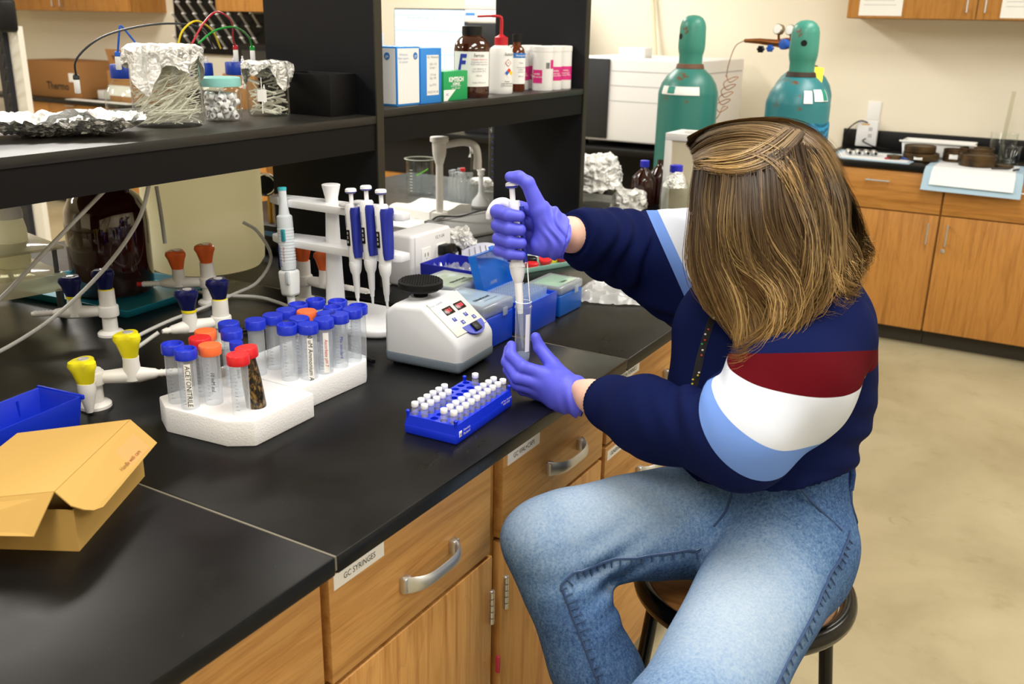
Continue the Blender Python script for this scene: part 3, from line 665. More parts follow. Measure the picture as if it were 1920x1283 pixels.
def foil_cap(b, c, r, h, seed, seg=56, drop=0.02, flat=0.0, rag=0.35):
    """foil laid over a round mouth and squeezed down round the rim"""
    rings = []
    for rr, zz in ((0.002, 0), (r*0.4, 0.001), (r*0.7, 0.0005), (r*0.92, 0.0)):
        rings.append([(c[0]+rr*math.cos(2*math.pi*k/seg), c[1]+rr*math.sin(2*math.pi*k/seg), c[2]+zz+flat*math.sin(3*k*2*math.pi/seg+seed)*rr/r) for k in range(seg)])
    for i in range(6):
        u = (i+1)/6; ring = []
        for k in range(seg):
            a = 2*math.pi*k/seg; dr = drop*(1+rag*math.sin(2*a+seed)+rag*0.8*math.sin(5*a+seed*2)); rr = r*1.04+0.004*math.sin(9*a+seed)+0.003*math.sin(17*a+u*3)
            ring.append((c[0]+rr*math.cos(a), c[1]+rr*math.sin(a), c[2]-u*dr))
        rings.append(ring)
    b.loft(rings, cap0=True, cap1=False); return b
def beaker_mb(r, h, c=(0, 0, 0), lip=0.004, seg=40):
    return MB().lathe([(r*0.2, 0.002), (r*0.92, 0.0), (r, 0.006), (r, h-0.006), (r+lip, h), (r+lip*0.6, h+0.001), (r-0.002, h-0.006), (r-0.0022, 0.008), (r*0.9, 0.004)], seg, c, cap0=True, cap1=True)
def open_beaker(r, h, c=(0, 0, 0), lip=0.004, seg=40):
    return MB().lathe([(r*0.94, 0.0), (r, 0.006), (r, h-0.006), (r+lip, h), (r+lip*0.8, h+0.0012)], seg, c, cap0=True, cap1=False)

# ================================================================ BENCH, FARTHER BACK
# teal tray with the amber jug
M_teal = mat('teal_plastic', '#1f7f92', 0.35)
ty = thing('tray', 'shallow teal plastic tray under the amber jug', 'tray', (-1.215, 1.395, BENCH), rotz=math.radians(4))
open_bin(ty, 0.275, 0.40, 0.020, 0.004, M_teal, 'shell', 0.93)
M_amber = mat('amber_glass', '#33100a', 0.06, spec=0.8, coat=0.6)
jg = thing('jug', 'large dark amber glass jug on the teal tray', 'jug', (-1.215, 1.400, BENCH+0.0045))
MB().lathe([(0.078, 0), (0.088, 0.006), (0.092, 0.02), (0.092, 0.165), (0.089, 0.195), (0.076, 0.225), (0.050, 0.248), (0.026, 0.262), (0.020, 0.275), (0.020, 0.298)], 44).build('glass', M_amber, jg)
MB().lathe([(0.024, 0.290), (0.024, 0.318), (0.022, 0.320)], 28).build('cap', M_black, jg)
MB().tube(bez([(0.020, 0.0, 0.275), (0.048, 0.012, 0.282), (0.062, 0.016, 0.262), (0.060, 0.016, 0.238)], 14), 0.007, 10).build('ring_handle', M_amber, jg)
M_carboy = translucent('carboy_polyethylene', '#fffae0', 0.6)
cy = thing('carboy', 'big pale yellowish plastic carboy behind the shelf', 'carboy', (-1.240, 1.708, BENCH))
MB().lathe([(0.118, 0), (0.138, 0.006), (0.148, 0.022), (0.150, 0.05), (0.150, 0.275), (0.146, 0.30), (0.125, 0.330), (0.08, 0.352), (0.045, 0.362), (0.045, 0.372)], 56).build('body', M_carboy, cy)
MB().lathe([(0.050, 0.368), (0.050, 0.392), (0.046, 0.395)], 36).build('cap', M_white, cy)
# acrylic rack with two bottles
M_acry = thin_glass('acrylic', '#e9e6d2', 0.06, body=0.35)
ar = thing('acrylic_rack', 'clear acrylic rack holding white bottles under the shelf', 'rack', (-1.30, 1.145, BENCH), rotz=math.radians(-12))
MB().box((-0.17, -0.12, 0.060), (0.15, 0.115, 0.098)).build('lower_plate', M_acry, ar, bevel=0.003)
MB().box((-0.17, -0.12, 0.150), (0.15, 0.115, 0.156)).build('upper_plate', M_acry, ar, bevel=0.001)
for (px, py) in ((0.135, -0.10), (0.135, 0.10), (-0.155, -0.10), (-0.155, 0.10)):
    MB().lathe([(0.008, 0), (0.008, 0.06)], 12, (px, py, 0)).build('leg', mat('grey_rod', '#5d6266', 0.4, 0.6), ar)
    MB().lathe([(0.005, 0.098), (0.005, 0.152)], 10, (px, py, 0)).build('spacer', mat('grey_rod', '#5d6266'), ar)
M_hdpe = translucent('white_hdpe', '#fbf9e6', 0.5)
for (x, y, s_, lab) in ((-1.345, 1.135, 1.0, 'cream plastic bottle at the left edge in the acrylic rack'), (-1.262, 1.192, 1.02, 'cream plastic bottle right of its twin in the acrylic rack')):
    bo = thing('plastic_bottle', lab, 'bottle', (x, y, BENCH+0.0985), group='cream bottles in the acrylic rack')
    MB().lathe([(0.028*s_, 0), (0.033*s_, 0.003), (0.035*s_, 0.02), (0.034*s_, 0.085), (0.030*s_, 0.105), (0.027*s_, 0.112)], 32).build('body', M_hdpe, bo)
    MB().lathe([(0.031*s_, 0.108), (0.031*s_, 0.120), (0.026*s_, 0.136), (0.012*s_, 0.140)], 28).build('cap', M_white, bo)
# gauge behind the upright
gg = thing('pressure_gauge', 'round chrome pressure gauge on a black regulator beside the carboy', 'gauge', (-1.205, 1.915, BENCH))
MB().rbox((-0.035, -0.03, 0.0), (0.055, 0.03, 0.085), 0.008).build('regulator_body', M_black, gg)
b = MB(); b.M = Matrix.Translation((0.005, -0.02, 0.195)) @ Euler((math.radians(90), 0, math.radians(45))).to_matrix().to_4x4(); b.lathe([(0.026, -0.012), (0.031, -0.008), (0.031, 0.014), (0.027, 0.018), (0.024, 0.016)], 32); g_ = b.build('case', M_chrome, gg)
b = MB(); b.M = Matrix.Translation((0.005, -0.02, 0.195)) @ Euler((math.radians(90), 0, math.radians(45))).to_matrix().to_4x4(); b.lathe([(0.0245, 0.0161), (0.001, 0.0168)], 28); b.build('dial', M_black, g_)
MB().tube([(0.0, 0, 0.084), (0.0, 0, 0.168)], 0.008, 10).build('stem', mat('brass', '#a8813a', 0.35, 0.9), gg)
MB().box((-0.03, -0.0315, 0.055), (0.05, -0.0302, 0.068)).build('blue_label', mat('label_blue', '#4a78a8', 0.5), gg, smooth=0)

# ---------------------------------------------------------------- pipettes and their stand
M_pw = mat('pipette_white', '#f0f1f4', 0.3); M_pb = mat('pipette_blue', '#26329a', 0.35)
PST = (-0.672, 1.560)
ps = thing('pipette_stand', 'white pipette carousel stand with two scalloped plates', 'pipette stand', (PST[0], PST[1], BENCH))
b = MB(); base = []
for k in range(40):
    a = 2*math.pi*k/40; ca, sa = math.cos(a), math.sin(a)
    base.append((0.085+0.125*math.copysign(abs(ca)**0.6, ca), -0.020+0.088*math.copysign(abs(sa)**0.6, sa)))
b.prism(base, 0.0, 0.018); b.build('base', M_pw, ps, bevel=0.006, bseg=3)
MB().lathe([(0.0215, 0.016), (0.020, 0.06), (0.0165, 0.15), (0.014, 0.235), (0.014, 0.262), (0.0195, 0.286), (0.020, 0.289), (0.018, 0.290)], 32).build('column', M_pw, ps)
def scallop(z0, z1, x0, x1, dep, notches, name):
    pts = []; N = 60
    for k in range(N+1):                       # front edge with notches
        x = x0+(x1-x0)*k/N; y = -dep
        y *= min(1, 0.45+1.4*(min(x-x0, x1-x)/(x1-x0)*2)**0.8)
        for nx_ in notches:
            d_ = abs(x-nx_)
            if d_ < 0.013: y += math.sqrt(0.013**2-d_**2)*1.5
        pts.append((x, y))
    for k in range(N+1):
        x = x1+(x0-x1)*k/N; pts.append((x, dep*0.55*min(1, 0.3+2*(min(x-x0, x1-x)/(x1-x0))) ))
    b = MB(); b.prism(pts, z0, z1); return b.build(name, M_pw, ps, bevel=0.002)
scallop(0.236, 0.252, -0.165, 0.205, 0.040, (-0.105, 0.094, 0.134, 0.168), 'upper_plate')
scallop(0.150, 0.166, -0.160, 0.202, 0.046, (-0.095, 0.100, 0.138, 0.170), 'lower_plate')
def pipette(label, loc, tilt, cat='pipette', grp='blue and white pipettes on the stand', rz=0.0):
    """hanging single channel pipette, origin at the shoulder (top of the handle)"""
    p = thing('pipette', label, cat, loc, group=grp); p.rotation_euler = (tilt[0], tilt[1], rz)
    def body(x0, x1, z0, z1, yd, r): return MB().rbox((x0, -yd, z0), (x1, yd, z1), r, 3)
    rings = []
    for (z, xl, xr, yd) in ((0.004, -0.011, 0.010, 0.011), (0.0, -0.014, 0.012, 0.013), (-0.03, -0.013, 0.011, 0.013), (-0.075, -0.012, 0.011, 0.012), (-0.112, -0.011, 0.013, 0.012), (-0.124, -0.0105, 0.012, 0.0115)):
        c = ((xl+xr)/2); w = (xr-xl)/2
        rings.append([(c+w*math.copysign(abs(math.cos(a))**0.7, math.cos(a)), yd*math.copysign(abs(math.sin(a))**0.7, math.sin(a)), z) for a in [2*math.pi*k/24 for k in range(24)]])
    MB().loft(rings[::-1]).build('handle', M_pw, p)
    rings = []
    for (z, xl, xr, yd) in ((-0.004, 0.000, 0.024, 0.0125), (-0.012, 0.000, 0.025, 0.0145), (-0.022, 0.001, 0.021, 0.0145), (-0.060, 0.002, 0.020, 0.0140), (-0.095, 0.003, 0.019, 0.0135), (-0.108, 0.006, 0.017, 0.0130)):
        c = ((xl+xr)/2); w = (xr-xl)/2
        rings.append([(c+w*math.copysign(abs(math.cos(a))**0.7, math.cos(a)), yd*math.copysign(abs(math.sin(a))**0.7, math.sin(a)), z) for a in [2*math.pi*k/24 for k in range(24)]])
    MB().loft(rings[::-1]).build('grip', M_pb, p)
    w_ = MB().rbox((-0.0065, -0.0150, -0.083), (0.0005, -0.0115, -0.050), 0.0006).build('volume_window', M_black, p)
    for k in range(3): text('digit', str((0, 5, 0)[k]), 0.008, M_paper, w_, (-0.003, -0.01515, -0.057-0.009*k), (1, 0, 0), (0, 0, 1))
    MB().rbox((-0.0065, -0.0135, -0.045), (-0.0055, -0.0122, -0.018), 0.0003).build('slot', M_greyink, p)
    MB().lathe([(0.0045, 0.003), (0.0045, 0.024)], 14).build('plunger_rod', M_pw, p)
    bt = MB().lathe([(0.008, 0.024), (0.0115, 0.026), (0.0118, 0.0275)], 24).build('plunger_button', M_pb, p)
    MB().lathe([(0.0119, 0.0275), (0.0115, 0.0325), (0.009, 0.0345)], 24).build('button_cap', M_pw, bt)
    MB().rbox((-0.030, -0.008, -0.004), (-0.010, 0.008, 0.004), 0.003).build('finger_hook', M_pw, p)
    MB().lathe([(0.0042, -0.196), (0.0050, -0.184), (0.0060, -0.182), (0.0080, -0.146), (0.0115, -0.138), (0.0135, -0.124), (0.0130, -0.118)], 22).build('shaft', M_pw, p)
    MB().lathe([(0.0022, -0.212), (0.0032, -0.194)], 12).build('nozzle', M_pw, p)
    return p
for (x, dz, lab) in ((0.064, 0.0, 'blue and white pipette hanging on the stand, left of the three'), (0.104, 0.010, 'blue and white pipette hanging on the stand, middle of the three'), (0.142, 0.006, 'blue and white pipette hanging on the stand, right of the three')):
    pipette(lab, (PST[0]+x+0.030, PST[1]-0.046, BENCH+0.262+dz), (math.radians(-2), math.radians(-4)))
# repeating dispenser
M_rg = mat('dispenser_grey', '#d3dae0', 0.4)
rp = thing('dispenser_pipette', 'pale grey repeating dispenser pipette on the left of the stand', 'pipette', (PST[0]-0.092, PST[1]-0.050, BENCH+0.222)); rp.rotation_euler = (math.radians(-2), math.radians(-4), 0)
b = MB(); rr = [(0.0165, -0.120), (0.0175, -0.110)]
for k in range(12): rr += [(0.0178, -0.105+k*0.0065), (0.0178, -0.1015+k*0.0065), (0.0170, -0.1008+k*0.0065), (0.0170, -0.0990+k*0.0065)]
rr += [(0.0175, -0.024), (0.0168, -0.004), (0.012, 0.0)]
b.lathe(rr, 28); b.build('barrel', M_rg, rp)
MB().lathe([(0.012, -0.001), (0.0105, 0.01), (0.0085, 0.03), (0.0085, 0.052)], 24).build('lever_neck', M_rg, rp)
MB().lathe([(0.0095, 0.052), (0.0095, 0.0575), (0.008, 0.0585)], 24).build('button', mat('button_teal', '#3fb3c0', 0.35), rp)
MB().rbox((-0.019, -0.019, -0.180), (0.019, 0.019, -0.121), 0.008, 3, taper=0.86).build('lower_housing', mat('housing_white', '#eceff0', 0.35), rp)
MB().rbox((0.008, -0.022, -0.150), (0.018, -0.016, -0.122), 0.002).build('eject_lever', M_rg, rp)
MB().lathe([(0.0085, -0.212), (0.0090, -0.179)], 16).build('tip_holder', M_white, rp)
w_ = MB().rbox((0.004, -0.0195, -0.056), (0.0135, -0.0150, -0.030), 0.001).build('display', mat('display_teal', '#2f9aa6', 0.3), rp)
text('digits', '2\n1', 0.009, M_ink, w_, (0.0088, -0.0197, -0.043), (1, 0, 0), (0, 0, 1))
text('lettering', 'eppendorf', 0.011, mat('brand_navy', '#2a44a8', 0.6), rp, (-0.004, -0.0182, -0.090), (0, 0, -1), (1, 0, 0))
text('lettering', 'Multipette', 0.008, M_redink, rp, (0.006, -0.0172, -0.085), (0, 0, -1), (1, 0, 0))

# ---------------------------------------------------------------- outlet pedestal
M_box = mat('outlet_white', '#e8e8ea', 0.35)
ob = thing('outlet_pedestal', 'white bench outlet pedestal marked VLY-04 with a black plug', 'outlet', (-0.690, 1.910, BENCH))
MB().rbox((-0.042, -0.085, 0.0), (0.032, 0.085, 0.131), 0.008, 3).build('housing', M_box, ob)
pl = MB().rbox((0.032, -0.072, 0.010), (0.0355, 0.078, 0.126), 0.0015).build('face_plate', M_box, ob)
for yy in (-0.030, 0.034):
    rc = MB().rbox((0.0355, yy-0.019, 0.022), (0.0375, yy+0.019, 0.094), 0.001).build('receptacle', M_white, pl)
    for zz in (0.042, 0.076):
        b = MB()
        for q in (-0.006, 0.006): b.box((0.0376, yy+q-0.001, zz-0.004), (0.0379, yy+q+0.001, zz+0.005))
        b.lathe([(0.0022, 0), (0.0022, 0.0003)], 8, (0.0376, yy, zz-0.010)); tag(b.build('slots', M_black, rc, smooth=0), kind='stuff')
    MB().rbox((0.0375, yy-0.008, 0.054), (0.0385, yy+0.008, 0.064), 0.0005).build('test_button', M_box, rc)
text('lettering', 'VLY-04', 0.013, M_greyink, ob, (0.0358, 0.030, 0.1115), (0, 1, 0), (0, 0, 1))
plug = MB(); plug.rbox((0.0375, 0.016, 0.066), (0.062, 0.052, 0.092), 0.004); plug.rbox((0.040, 0.046, 0.069), (0.058, 0.072, 0.089), 0.004); plug = plug.build('power_plug', M_black); plug.location = ob.location; tag(plug, 'black angled power plug in the white outlet pedestal', 'plug')
hose('cable', 'short black cable drooping from the plug of the outlet pedestal', [(-0.642, 1.978, BENCH+0.079), (-0.640, 2.000, BENCH+0.074), (-0.641, 2.012, BENCH+0.055), (-0.643, 2.000, BENCH+0.030), (-0.646, 1.985, BENCH+0.012), (-0.640, 2.03, BENCH+0.006)], 0.0045, M_black, 'cable', 24)

# ---------------------------------------------------------------- water tap pole
wp = thing('water_tap', 'tall white plastic water tap with a curved spout under the shelf', 'tap', (-1.010, 2.450, BENCH))
MB().rbox((-0.020, -0.020, 0), (0.020, 0.020, 0.055), 0.004).build('base', M_tap, wp)
MB().lathe([(0.0115, 0.05), (0.0115, 0.215)], 20).build('pole', M_tap, wp)
MB().lathe([(0.0125, 0.205), (0.021, 0.235), (0.023, 0.272), (0.029, 0.274), (0.029, 0.286), (0.027, 0.288)], 28).build('valve_body', M_tap, wp)
MB().tube(bez([(0.010, 0.008, 0.262), (0.06, 0.042, 0.272), (0.088, 0.062, 0.262), (0.096, 0.068, 0.235), (0.097, 0.068, 0.205), (0.097, 0.068, 0.190)], 26), [0.011]*9+[0.012]*9+[0.013]*9, 14).build('spout', M_tap, wp)

# ---------------------------------------------------------------- tip boxes
M_tb = mat('tipbox_blue', '#0a3fc4', 0.3); M_tbl = thin_glass('tipbox_lid', '#dfeaf2', 0.12, body=0.30); M_tbo = mat('tipbox_lid_blue', '#1f78e0', 0.25, alpha=0.72)
M_yel = mat('label_pale_yellow', '#e8eab0', 0.7); M_grn = mat('label_green', '#8fd089', 0.7); M_lblue = mat('label_grey_blue', '#9fbcd2', 0.7)
def tip_box(label, loc, wx, wy, hb, hl, lab, bm=M_tb, rz=0.0, txt=None):
    t_ = thing('tip_box', label, 'tip box', loc, rz, group='pipette tip boxes')
    MB().rbox((-wx/2, -wy/2, 0), (wx/2, wy/2, hb), 0.004, 3).build('base', bm, t_)
    ld = MB().rbox((-wx/2-0.001, -wy/2-0.001, hb), (wx/2+0.001, wy/2+0.001, hb+hl), 0.006, 3).build('lid', M_tbl, t_)
    if lab:
        MB().box((-wx/2+0.012, -wy/2+0.010, hb+hl-0.0018), (wx/2-0.012, wy/2-0.010, hb+hl-0.0010)).build('insert_card', lab, ld, smooth=0)
        if txt:
            text('lettering', txt, 0.012, M_ink, ld, (0.022, 0.0, hb+hl+0.0006), (0.0, 1, 0), (-1, 0, 0), bold=0.0003)
            text('lettering', 'filtered tips, sterile', 0.006, M_ink, ld, (0.038, 0.01, hb+hl+0.0006), (0.0, 1, 0), (-1, 0, 0))
    MB().rbox((wx/2+0.0008, 0.012, hb-0.006), (wx/2+0.0035, 0.028, hb+0.010), 0.001).build('clasp', M_tbl, t_)
    return t_
tip_box('tip box with a frosted lid and dark blue base right behind the mixer', (-0.322, 1.578, BENCH), 0.130, 0.112, 0.066, 0.026, M_lblue, txt='fisherbrand')
tip_box('tip box with a pale yellow card in its lid, farther behind the mixer', (-0.438, 1.665, BENCH), 0.115, 0.125, 0.070, 0.024, M_yel, txt='fisherbrand')
tip_box('blue tip box with a green card in its frosted lid', (-0.286, 1.868, BENCH), 0.088, 0.110, 0.050, 0.020, M_grn, mat('tipbox_teal_blue', '#1258b4', 0.3), txt='Ultra')
tb = thing('tip_box', 'open blue tip box with rows of clear pipette tips', 'tip box', (-0.300, 1.727, BENCH), group='pipette tip boxes')
wx, wy, hb = 0.120, 0.135, 0.068
open_bin(tb, wy, wx, hb, 0.003, M_tb, 'base', 0.98)
MB().box((-wx/2+0.004, -wy/2+0.004, hb-0.012), (wx/2-0.004, wy/2-0.004, hb-0.009)).build('tip_rack', mat('tip_rack_blue', '#4a86e0', 0.4), tb, smooth=0)
M_tip = thin_glass('pipette_tip', '#dbe8f6', 0.1, body=0.35)
tipme = None
for i in range(8):
    for j in range(12):
        x = -wx/2+0.018+i*0.0116; y = -wy/2+0.018+j*0.0090
        if tipme is None:
            o = MB().lathe([(0.0030, 0.0), (0.0036, 0.012), (0.0040, 0.0135), (0.0040, 0.020), (0.0030, 0.020)], 8, cap1=False).build('pipette_tip', M_tip, tb); tipme = o
        else:
            o = tipme.copy(); COL.objects.link(o); o.parent = tb
        o.location = (x, y, hb-0.009)
ld = MB(); ld.M = Matrix.Translation((-wx/2-0.002, 0, hb+0.001)) @ Euler((0, math.radians(-107), 0)).to_matrix().to_4x4()
def ring(z, ins): return [(x_, y_, z) for x_, y_ in ((ins, -wy/2+ins), (0.085-ins, -wy/2+ins), (0.085-ins, wy/2-ins), (ins, wy/2-ins))]
ld.loft([ring(0, 0), ring(-0.020, 0.001), ring(-0.018, 0.003), ring(0, 0.0025)]); ld.rbox((0.083, 0.010, -0.010), (0.092, 0.026, -0.004), 0.001)
ld.build('lid', M_tbo, tb)

# dark blue open box with plastic wrap, behind
M_dbl = mat('dark_blue_box', '#14209a', 0.35)
db = thing('storage_box', 'dark blue open box holding crumpled clear film, beside the outlet', 'box', (-0.535, 1.852, BENCH), rotz=math.radians(2))
open_bin(db, 0.125, 0.145, 0.080, 0.003, M_dbl, 'shell', 0.97)
M_film = thin_glass('clear_film', '#eef1f8', 0.08, body=0.22)
b = MB(); N = 22
b.add([(-0.066+0.132*i/N, -0.056+0.112*j/N, 0.055+0.022*fnoise((i*0.35, j*0.35, 0), 1.0, 4)+0.014*fnoise((i, j, 0), 0.9, 9)) for i in range(N+1) for j in range(N+1)], [(i*(N+1)+j, (i+1)*(N+1)+j, (i+1)*(N+1)+j+1, i*(N+1)+j+1) for i in range(N) for j in range(N)])
fl = b.build('plastic_film', M_film, smooth=14); fl.location = (-0.535, 1.852, BENCH); fl.rotation_euler = (0, 0, math.radians(2)); tag(fl, 'crumpled clear plastic film lying inside the dark blue box', 'film')
MB().rbox((0.0735, 0.02, 0.030), (0.0745, 0.05, 0.038), 0.0003).build('yellow_sticker', mat('sticker_yellow', '#e3dc2a', 0.5), db)

# ---------------------------------------------------------------- tray of coloured caps
ct = thing('tray', 'flat pale teal tray heaped with coloured bottle caps', 'tray', (-0.530, 2.225, BENCH), rotz=math.radians(-22))
open_bin(ct, 0.27, 0.135, 0.014, 0.003, mat('tray_pale_teal', '#8fc0b4', 0.4), 'shell', 0.95)
capcols = [('yellow', '#f0d818'), ('red', '#e02a30'), ('red', '#e02a30'), ('black', '#17171a'), ('red', '#d2202a'), ('orange', '#ef7434'), ('pink', '#f0a8a0'), ('black', '#17171a'), ('red', '#e02a30'), ('white', '#ececec'), ('pale yellow', '#ead97a'), ('red', '#e0262c'), ('green', '#7fae8f'), ('black', '#202020')]
spots = [(0.005, 0.04, 0.022), (0.03, 0.005, 0.018), (0.035, -0.045, 0.017), (-0.012, -0.015, 0.019), (0.025, 0.068, 0.017), (-0.035, -0.085, 0.017), (0.008, -0.055, 0.014), (0.030, -0.085, 0.013), (-0.035, 0.06, 0.016), (-0.042, 0.02, 0.013), (-0.008, -0.095, 0.013), (0.040, 0.100, 0.016), (0.000, 0.100, 0.017), (-0.045, -0.035, 0.014)]
rm = Matrix.Rotation(math.radians(-22), 3, 'Z'); seen = {}
for k, ((cn, hx), (x, y, r)) in enumerate(zip(capcols, spots)):
    p = rm @ Vector((x, y, 0)); cc = MB().lathe([(r*0.96, 0), (r, 0.002), (r, r*0.75), (r*0.9, r*0.85), (r*0.3, r*0.86)], 22)
    seen[cn] = seen.get(cn, 0)+1; nth = seen[cn]
    o = cc.build('bottle_cap', mat('cap_'+hx, hx, 0.35)); o.location = (p.x-0.530, p.y+2.225, BENCH+0.0036); 
    if k % 3 == 1: o.rotation_euler = (0.5, 0.2, 0); o.location.z += r*0.55
    where = {1: 'in the pale teal tray', 2: 'nearer the middle of the pale teal tray', 3: 'at the back of the pale teal tray', 4: 'at the edge of the pale teal tray', 5: 'at the far corner of the pale teal tray'}[nth]
    tag(o, '%s bottle cap %s' % (cn, where), 'cap', 'coloured bottle caps in the tray')

# ---------------------------------------------------------------- foil heap, cup, papers
b = MB(); b.lathe([(0.055*math.sin(math.pi*k/30)**0.8+0.002, 0.065*(1-math.cos(math.pi*k/30))/2) for k in range(31)], 72); crumple(b, 0.020, 26, 3); crumple(b, 0.006, 80, 5)
b.v = [(x*1.15, y*0.8, max(z, 0.0005)) for x, y, z in b.v]
fo = b.build('foil_heap', M_foil, smooth=12); fo.location = (-0.800, 2.215, BENCH); tag(fo, 'crumpled heap of aluminium foil beside the outlet pedestal', 'foil')
cu = thing('cup', 'small white paper cup behind the gloved hand', 'cup', (-0.700, 2.330, BENCH))
MB().lathe([(0.017, 0), (0.0205, 0.042), (0.0225, 0.043), (0.0225, 0.047), (0.0195, 0.047), (0.0165, 0.003)], 28).build('body', M_white, cu)
MB().lathe([(0.0186, 0.014), (0.0198, 0.030)], 28, cap0=False, cap1=False).build('print_band', mat('print_grey', '#c9c9cc', 0.6), cu)
M_lil = mat('paper_lilac', '#d9dbf0', 0.7)
b = MB(); N = 14
b.add([(-0.075+0.15*i/N, -0.09+0.18*j/3, 0.006+0.030*math.sin(math.pi*i/N*0.9)) for i in range(N+1) for j in range(4)], [(i*4+j, (i+1)*4+j, (i+1)*4+j+1, i*4+j+1) for i in range(N) for j in range(3)])
pp = b.build('paper_sheet', M_lil); pp.location = (-0.66, 2.155, BENCH); pp.rotation_euler = (0, 0, 0.6); tag(pp, 'curled sheet of lilac printed paper behind the blue tip boxes', 'paper')
for k in range(5):
    u = 0.25+0.1*k; zz = 0.0068+0.030*math.sin(math.pi*u*0.9)
    MB().box((-0.075+0.15*u-0.001, -0.07, zz), (-0.075+0.15*u+0.001, 0.05, zz+0.0003)).build('printed_line', M_greyink, pp, smooth=0)
gd = thing('balance', 'flat dark grey instrument with a sloping front, behind the gloved hand', 'instrument', (-0.905, 2.52, BENCH), rotz=math.radians(-12))
b = MB(); b.M = Matrix.Rotation(math.pi/2, 4, 'X'); b.prism([(-0.075, 0), (0.075, 0), (0.075, 0.012), (-0.03, 0.040), (-0.075, 0.040)], -0.17, 0.17); b.build('housing', mat('instrument_grey', '#5c5b57', 0.5), gd, bevel=0.003)
MB().box((-0.07, -0.16, 0.0402), (-0.035, 0.16, 0.0415)).build('top_plate', mat('instrument_dark', '#3a3936', 0.45), gd, smooth=0)
hose('cable', 'thin black cable arching over the grey instrument', [(-1.0, 2.37, 0.93), (-0.985, 2.40, 0.96), (-0.94, 2.46, 0.958), (-0.90, 2.56, 0.968), (-0.86, 2.66, 0.94), (-0.85, 2.70, 0.915)], 0.0028, M_black, 'cable')
# white pads under the shelf
for k, (x, y, z, rz, lab, w, l) in enumerate(((-1.20, 2.56, 0.0, 0.2, 'flat white absorbent sheet on the bench behind the pipettes', 0.26, 0.36), (-1.18, 2.64, 0.004, -0.1, 'folded white absorbent pad lying on the flat sheet', 0.18, 0.22))):
    b = MB(); N = 12; h = 0.003 if k == 0 else 0.028
    top = [(-w/2+w*i/N, -l/2+l*j/N, h+0.004*fnoise((i, j, k), 0.5, k)+(0.006*math.sin(j*0.9) if k else 0)) for i in range(N+1) for j in range(N+1)]
    b.add(top, [(i*(N+1)+j, (i+1)*(N+1)+j, (i+1)*(N+1)+j+1, i*(N+1)+j+1) for i in range(N) for j in range(N)])
    rim = [i*(N+1) for i in range(N+1)]+[N*(N+1)+j for j in range(1, N+1)]+[i*(N+1)+N for i in range(N-1, -1, -1)]+[j for j in range(N-1, 0, -1)]
    n0 = len(b.v); b.v += [(b.v[i][0], b.v[i][1], 0.0) for i in rim]; m_ = len(rim)
    b.f += [(rim[q], n0+q, n0+(q+1) % m_, rim[(q+1) % m_]) for q in range(m_)]; b.m += [0]*m_
    o = b.build('absorbent_pad', M_paper, smooth=60); o.location = (x, y, BENCH+z); o.rotation_euler = (0, 0, rz); tag(o, lab, 'pad', 'white absorbent pads')
# glassware under the right bay
bk = thing('beaker', 'large empty glass beaker with a green tape mark, behind the pipettes', 'beaker', (-1.43, 2.925, BENCH))
open_beaker(0.052, 0.135, lip=0.007).build('glass', M_glass, bk)
MB().lathe([(0.058, 0.1345), (0.0592, 0.136), (0.058, 0.1375)], 40, cap0=False, cap1=False).build('rim', mat('glass_rim', '#dfe6d8', 0.1, alpha=0.7), bk)
b = MB(); a0 = math.radians(-70)
b.add([(0.0525*math.cos(a0+0.22*q), 0.0525*math.sin(a0+0.22*q), 0.078+0.006*q+dz) for dz in (0, 0.005) for q in range(5)], [(q, q+1, q+6, q+5) for q in range(4)]); b.build('green_tape', mat('tape_green', '#7fe04a', 0.5), bk)
b = MB()
for k in range(8): b.add([(0.0526*math.cos(-1.75+0.12*q), 0.0526*math.sin(-1.75+0.12*q), 0.02+0.011*k+dz) for dz in (0, 0.0022) for q in range(3)], [(0, 1, 4, 3), (1, 2, 5, 4)])
b.build('graduation', mat('grad_white', '#e8e8d8', 0.6), bk)
M_ptfe = mat('ptfe_translucent', '#e6e8ec', 0.4, alpha=0.8)
kk = 0
for (x, y, h) in ((-1.262, 2.885, 0.100), (-1.235, 2.862, 0.108), (-1.208, 2.842, 0.104), (-1.243, 2.912, 0.106), (-1.216, 2.892, 0.112), (-1.190, 2.872, 0.100), (-1.180, 2.825, 0.106), (-1.162, 2.86, 0.104)):
    kk += 1; tt = thing('glass_vial', '', 'vial', (x, y, BENCH), group='tall glass tubes under the shelf')
    lab = ['at the left front', 'second at the front', 'third at the front', 'at the left back', 'in the middle of the back row', 'with a clear stopper at the back', 'at the right front', 'at the right back'][kk-1]
    tt['label'] = 'tall stoppered glass tube, %s of the cluster' % lab
    MB().lathe([(0.0105, 0), (0.0120, 0.003), (0.0120, h-0.018), (0.0070, h-0.010), (0.0070, h)], 18).build('glass', M_vial, tt)
    MB().lathe([(0.0085, h), (0.0100, h+0.006), (0.0085, h+0.012)], 14).build('stopper', M_vial if kk != 5 else M_capred, tt)
vf = thing('volumetric_flask', 'white plastic volumetric flask with a screw cap under the shelf', 'flask', (-1.108, 2.845, BENCH))
MB().lathe([(0.030, 0), (0.034, 0.008), (0.030, 0.024), (0.012, 0.046), (0.0085, 0.056), (0.0085, 0.118)], 30).build('body', M_ptfe, vf)
MB().lathe([(0.0120, 0.114), (0.0120, 0.128), (0.0145, 0.129), (0.0145, 0.134), (0.011, 0.136)], 24).build('cap', M_white, vf)
fb = thing('beaker', 'small glass beaker with a foil rim behind the plastic flask', 'beaker', (-1.165, 2.935, BENCH))
open_beaker(0.034, 0.082).build('glass', M_glass, fb)
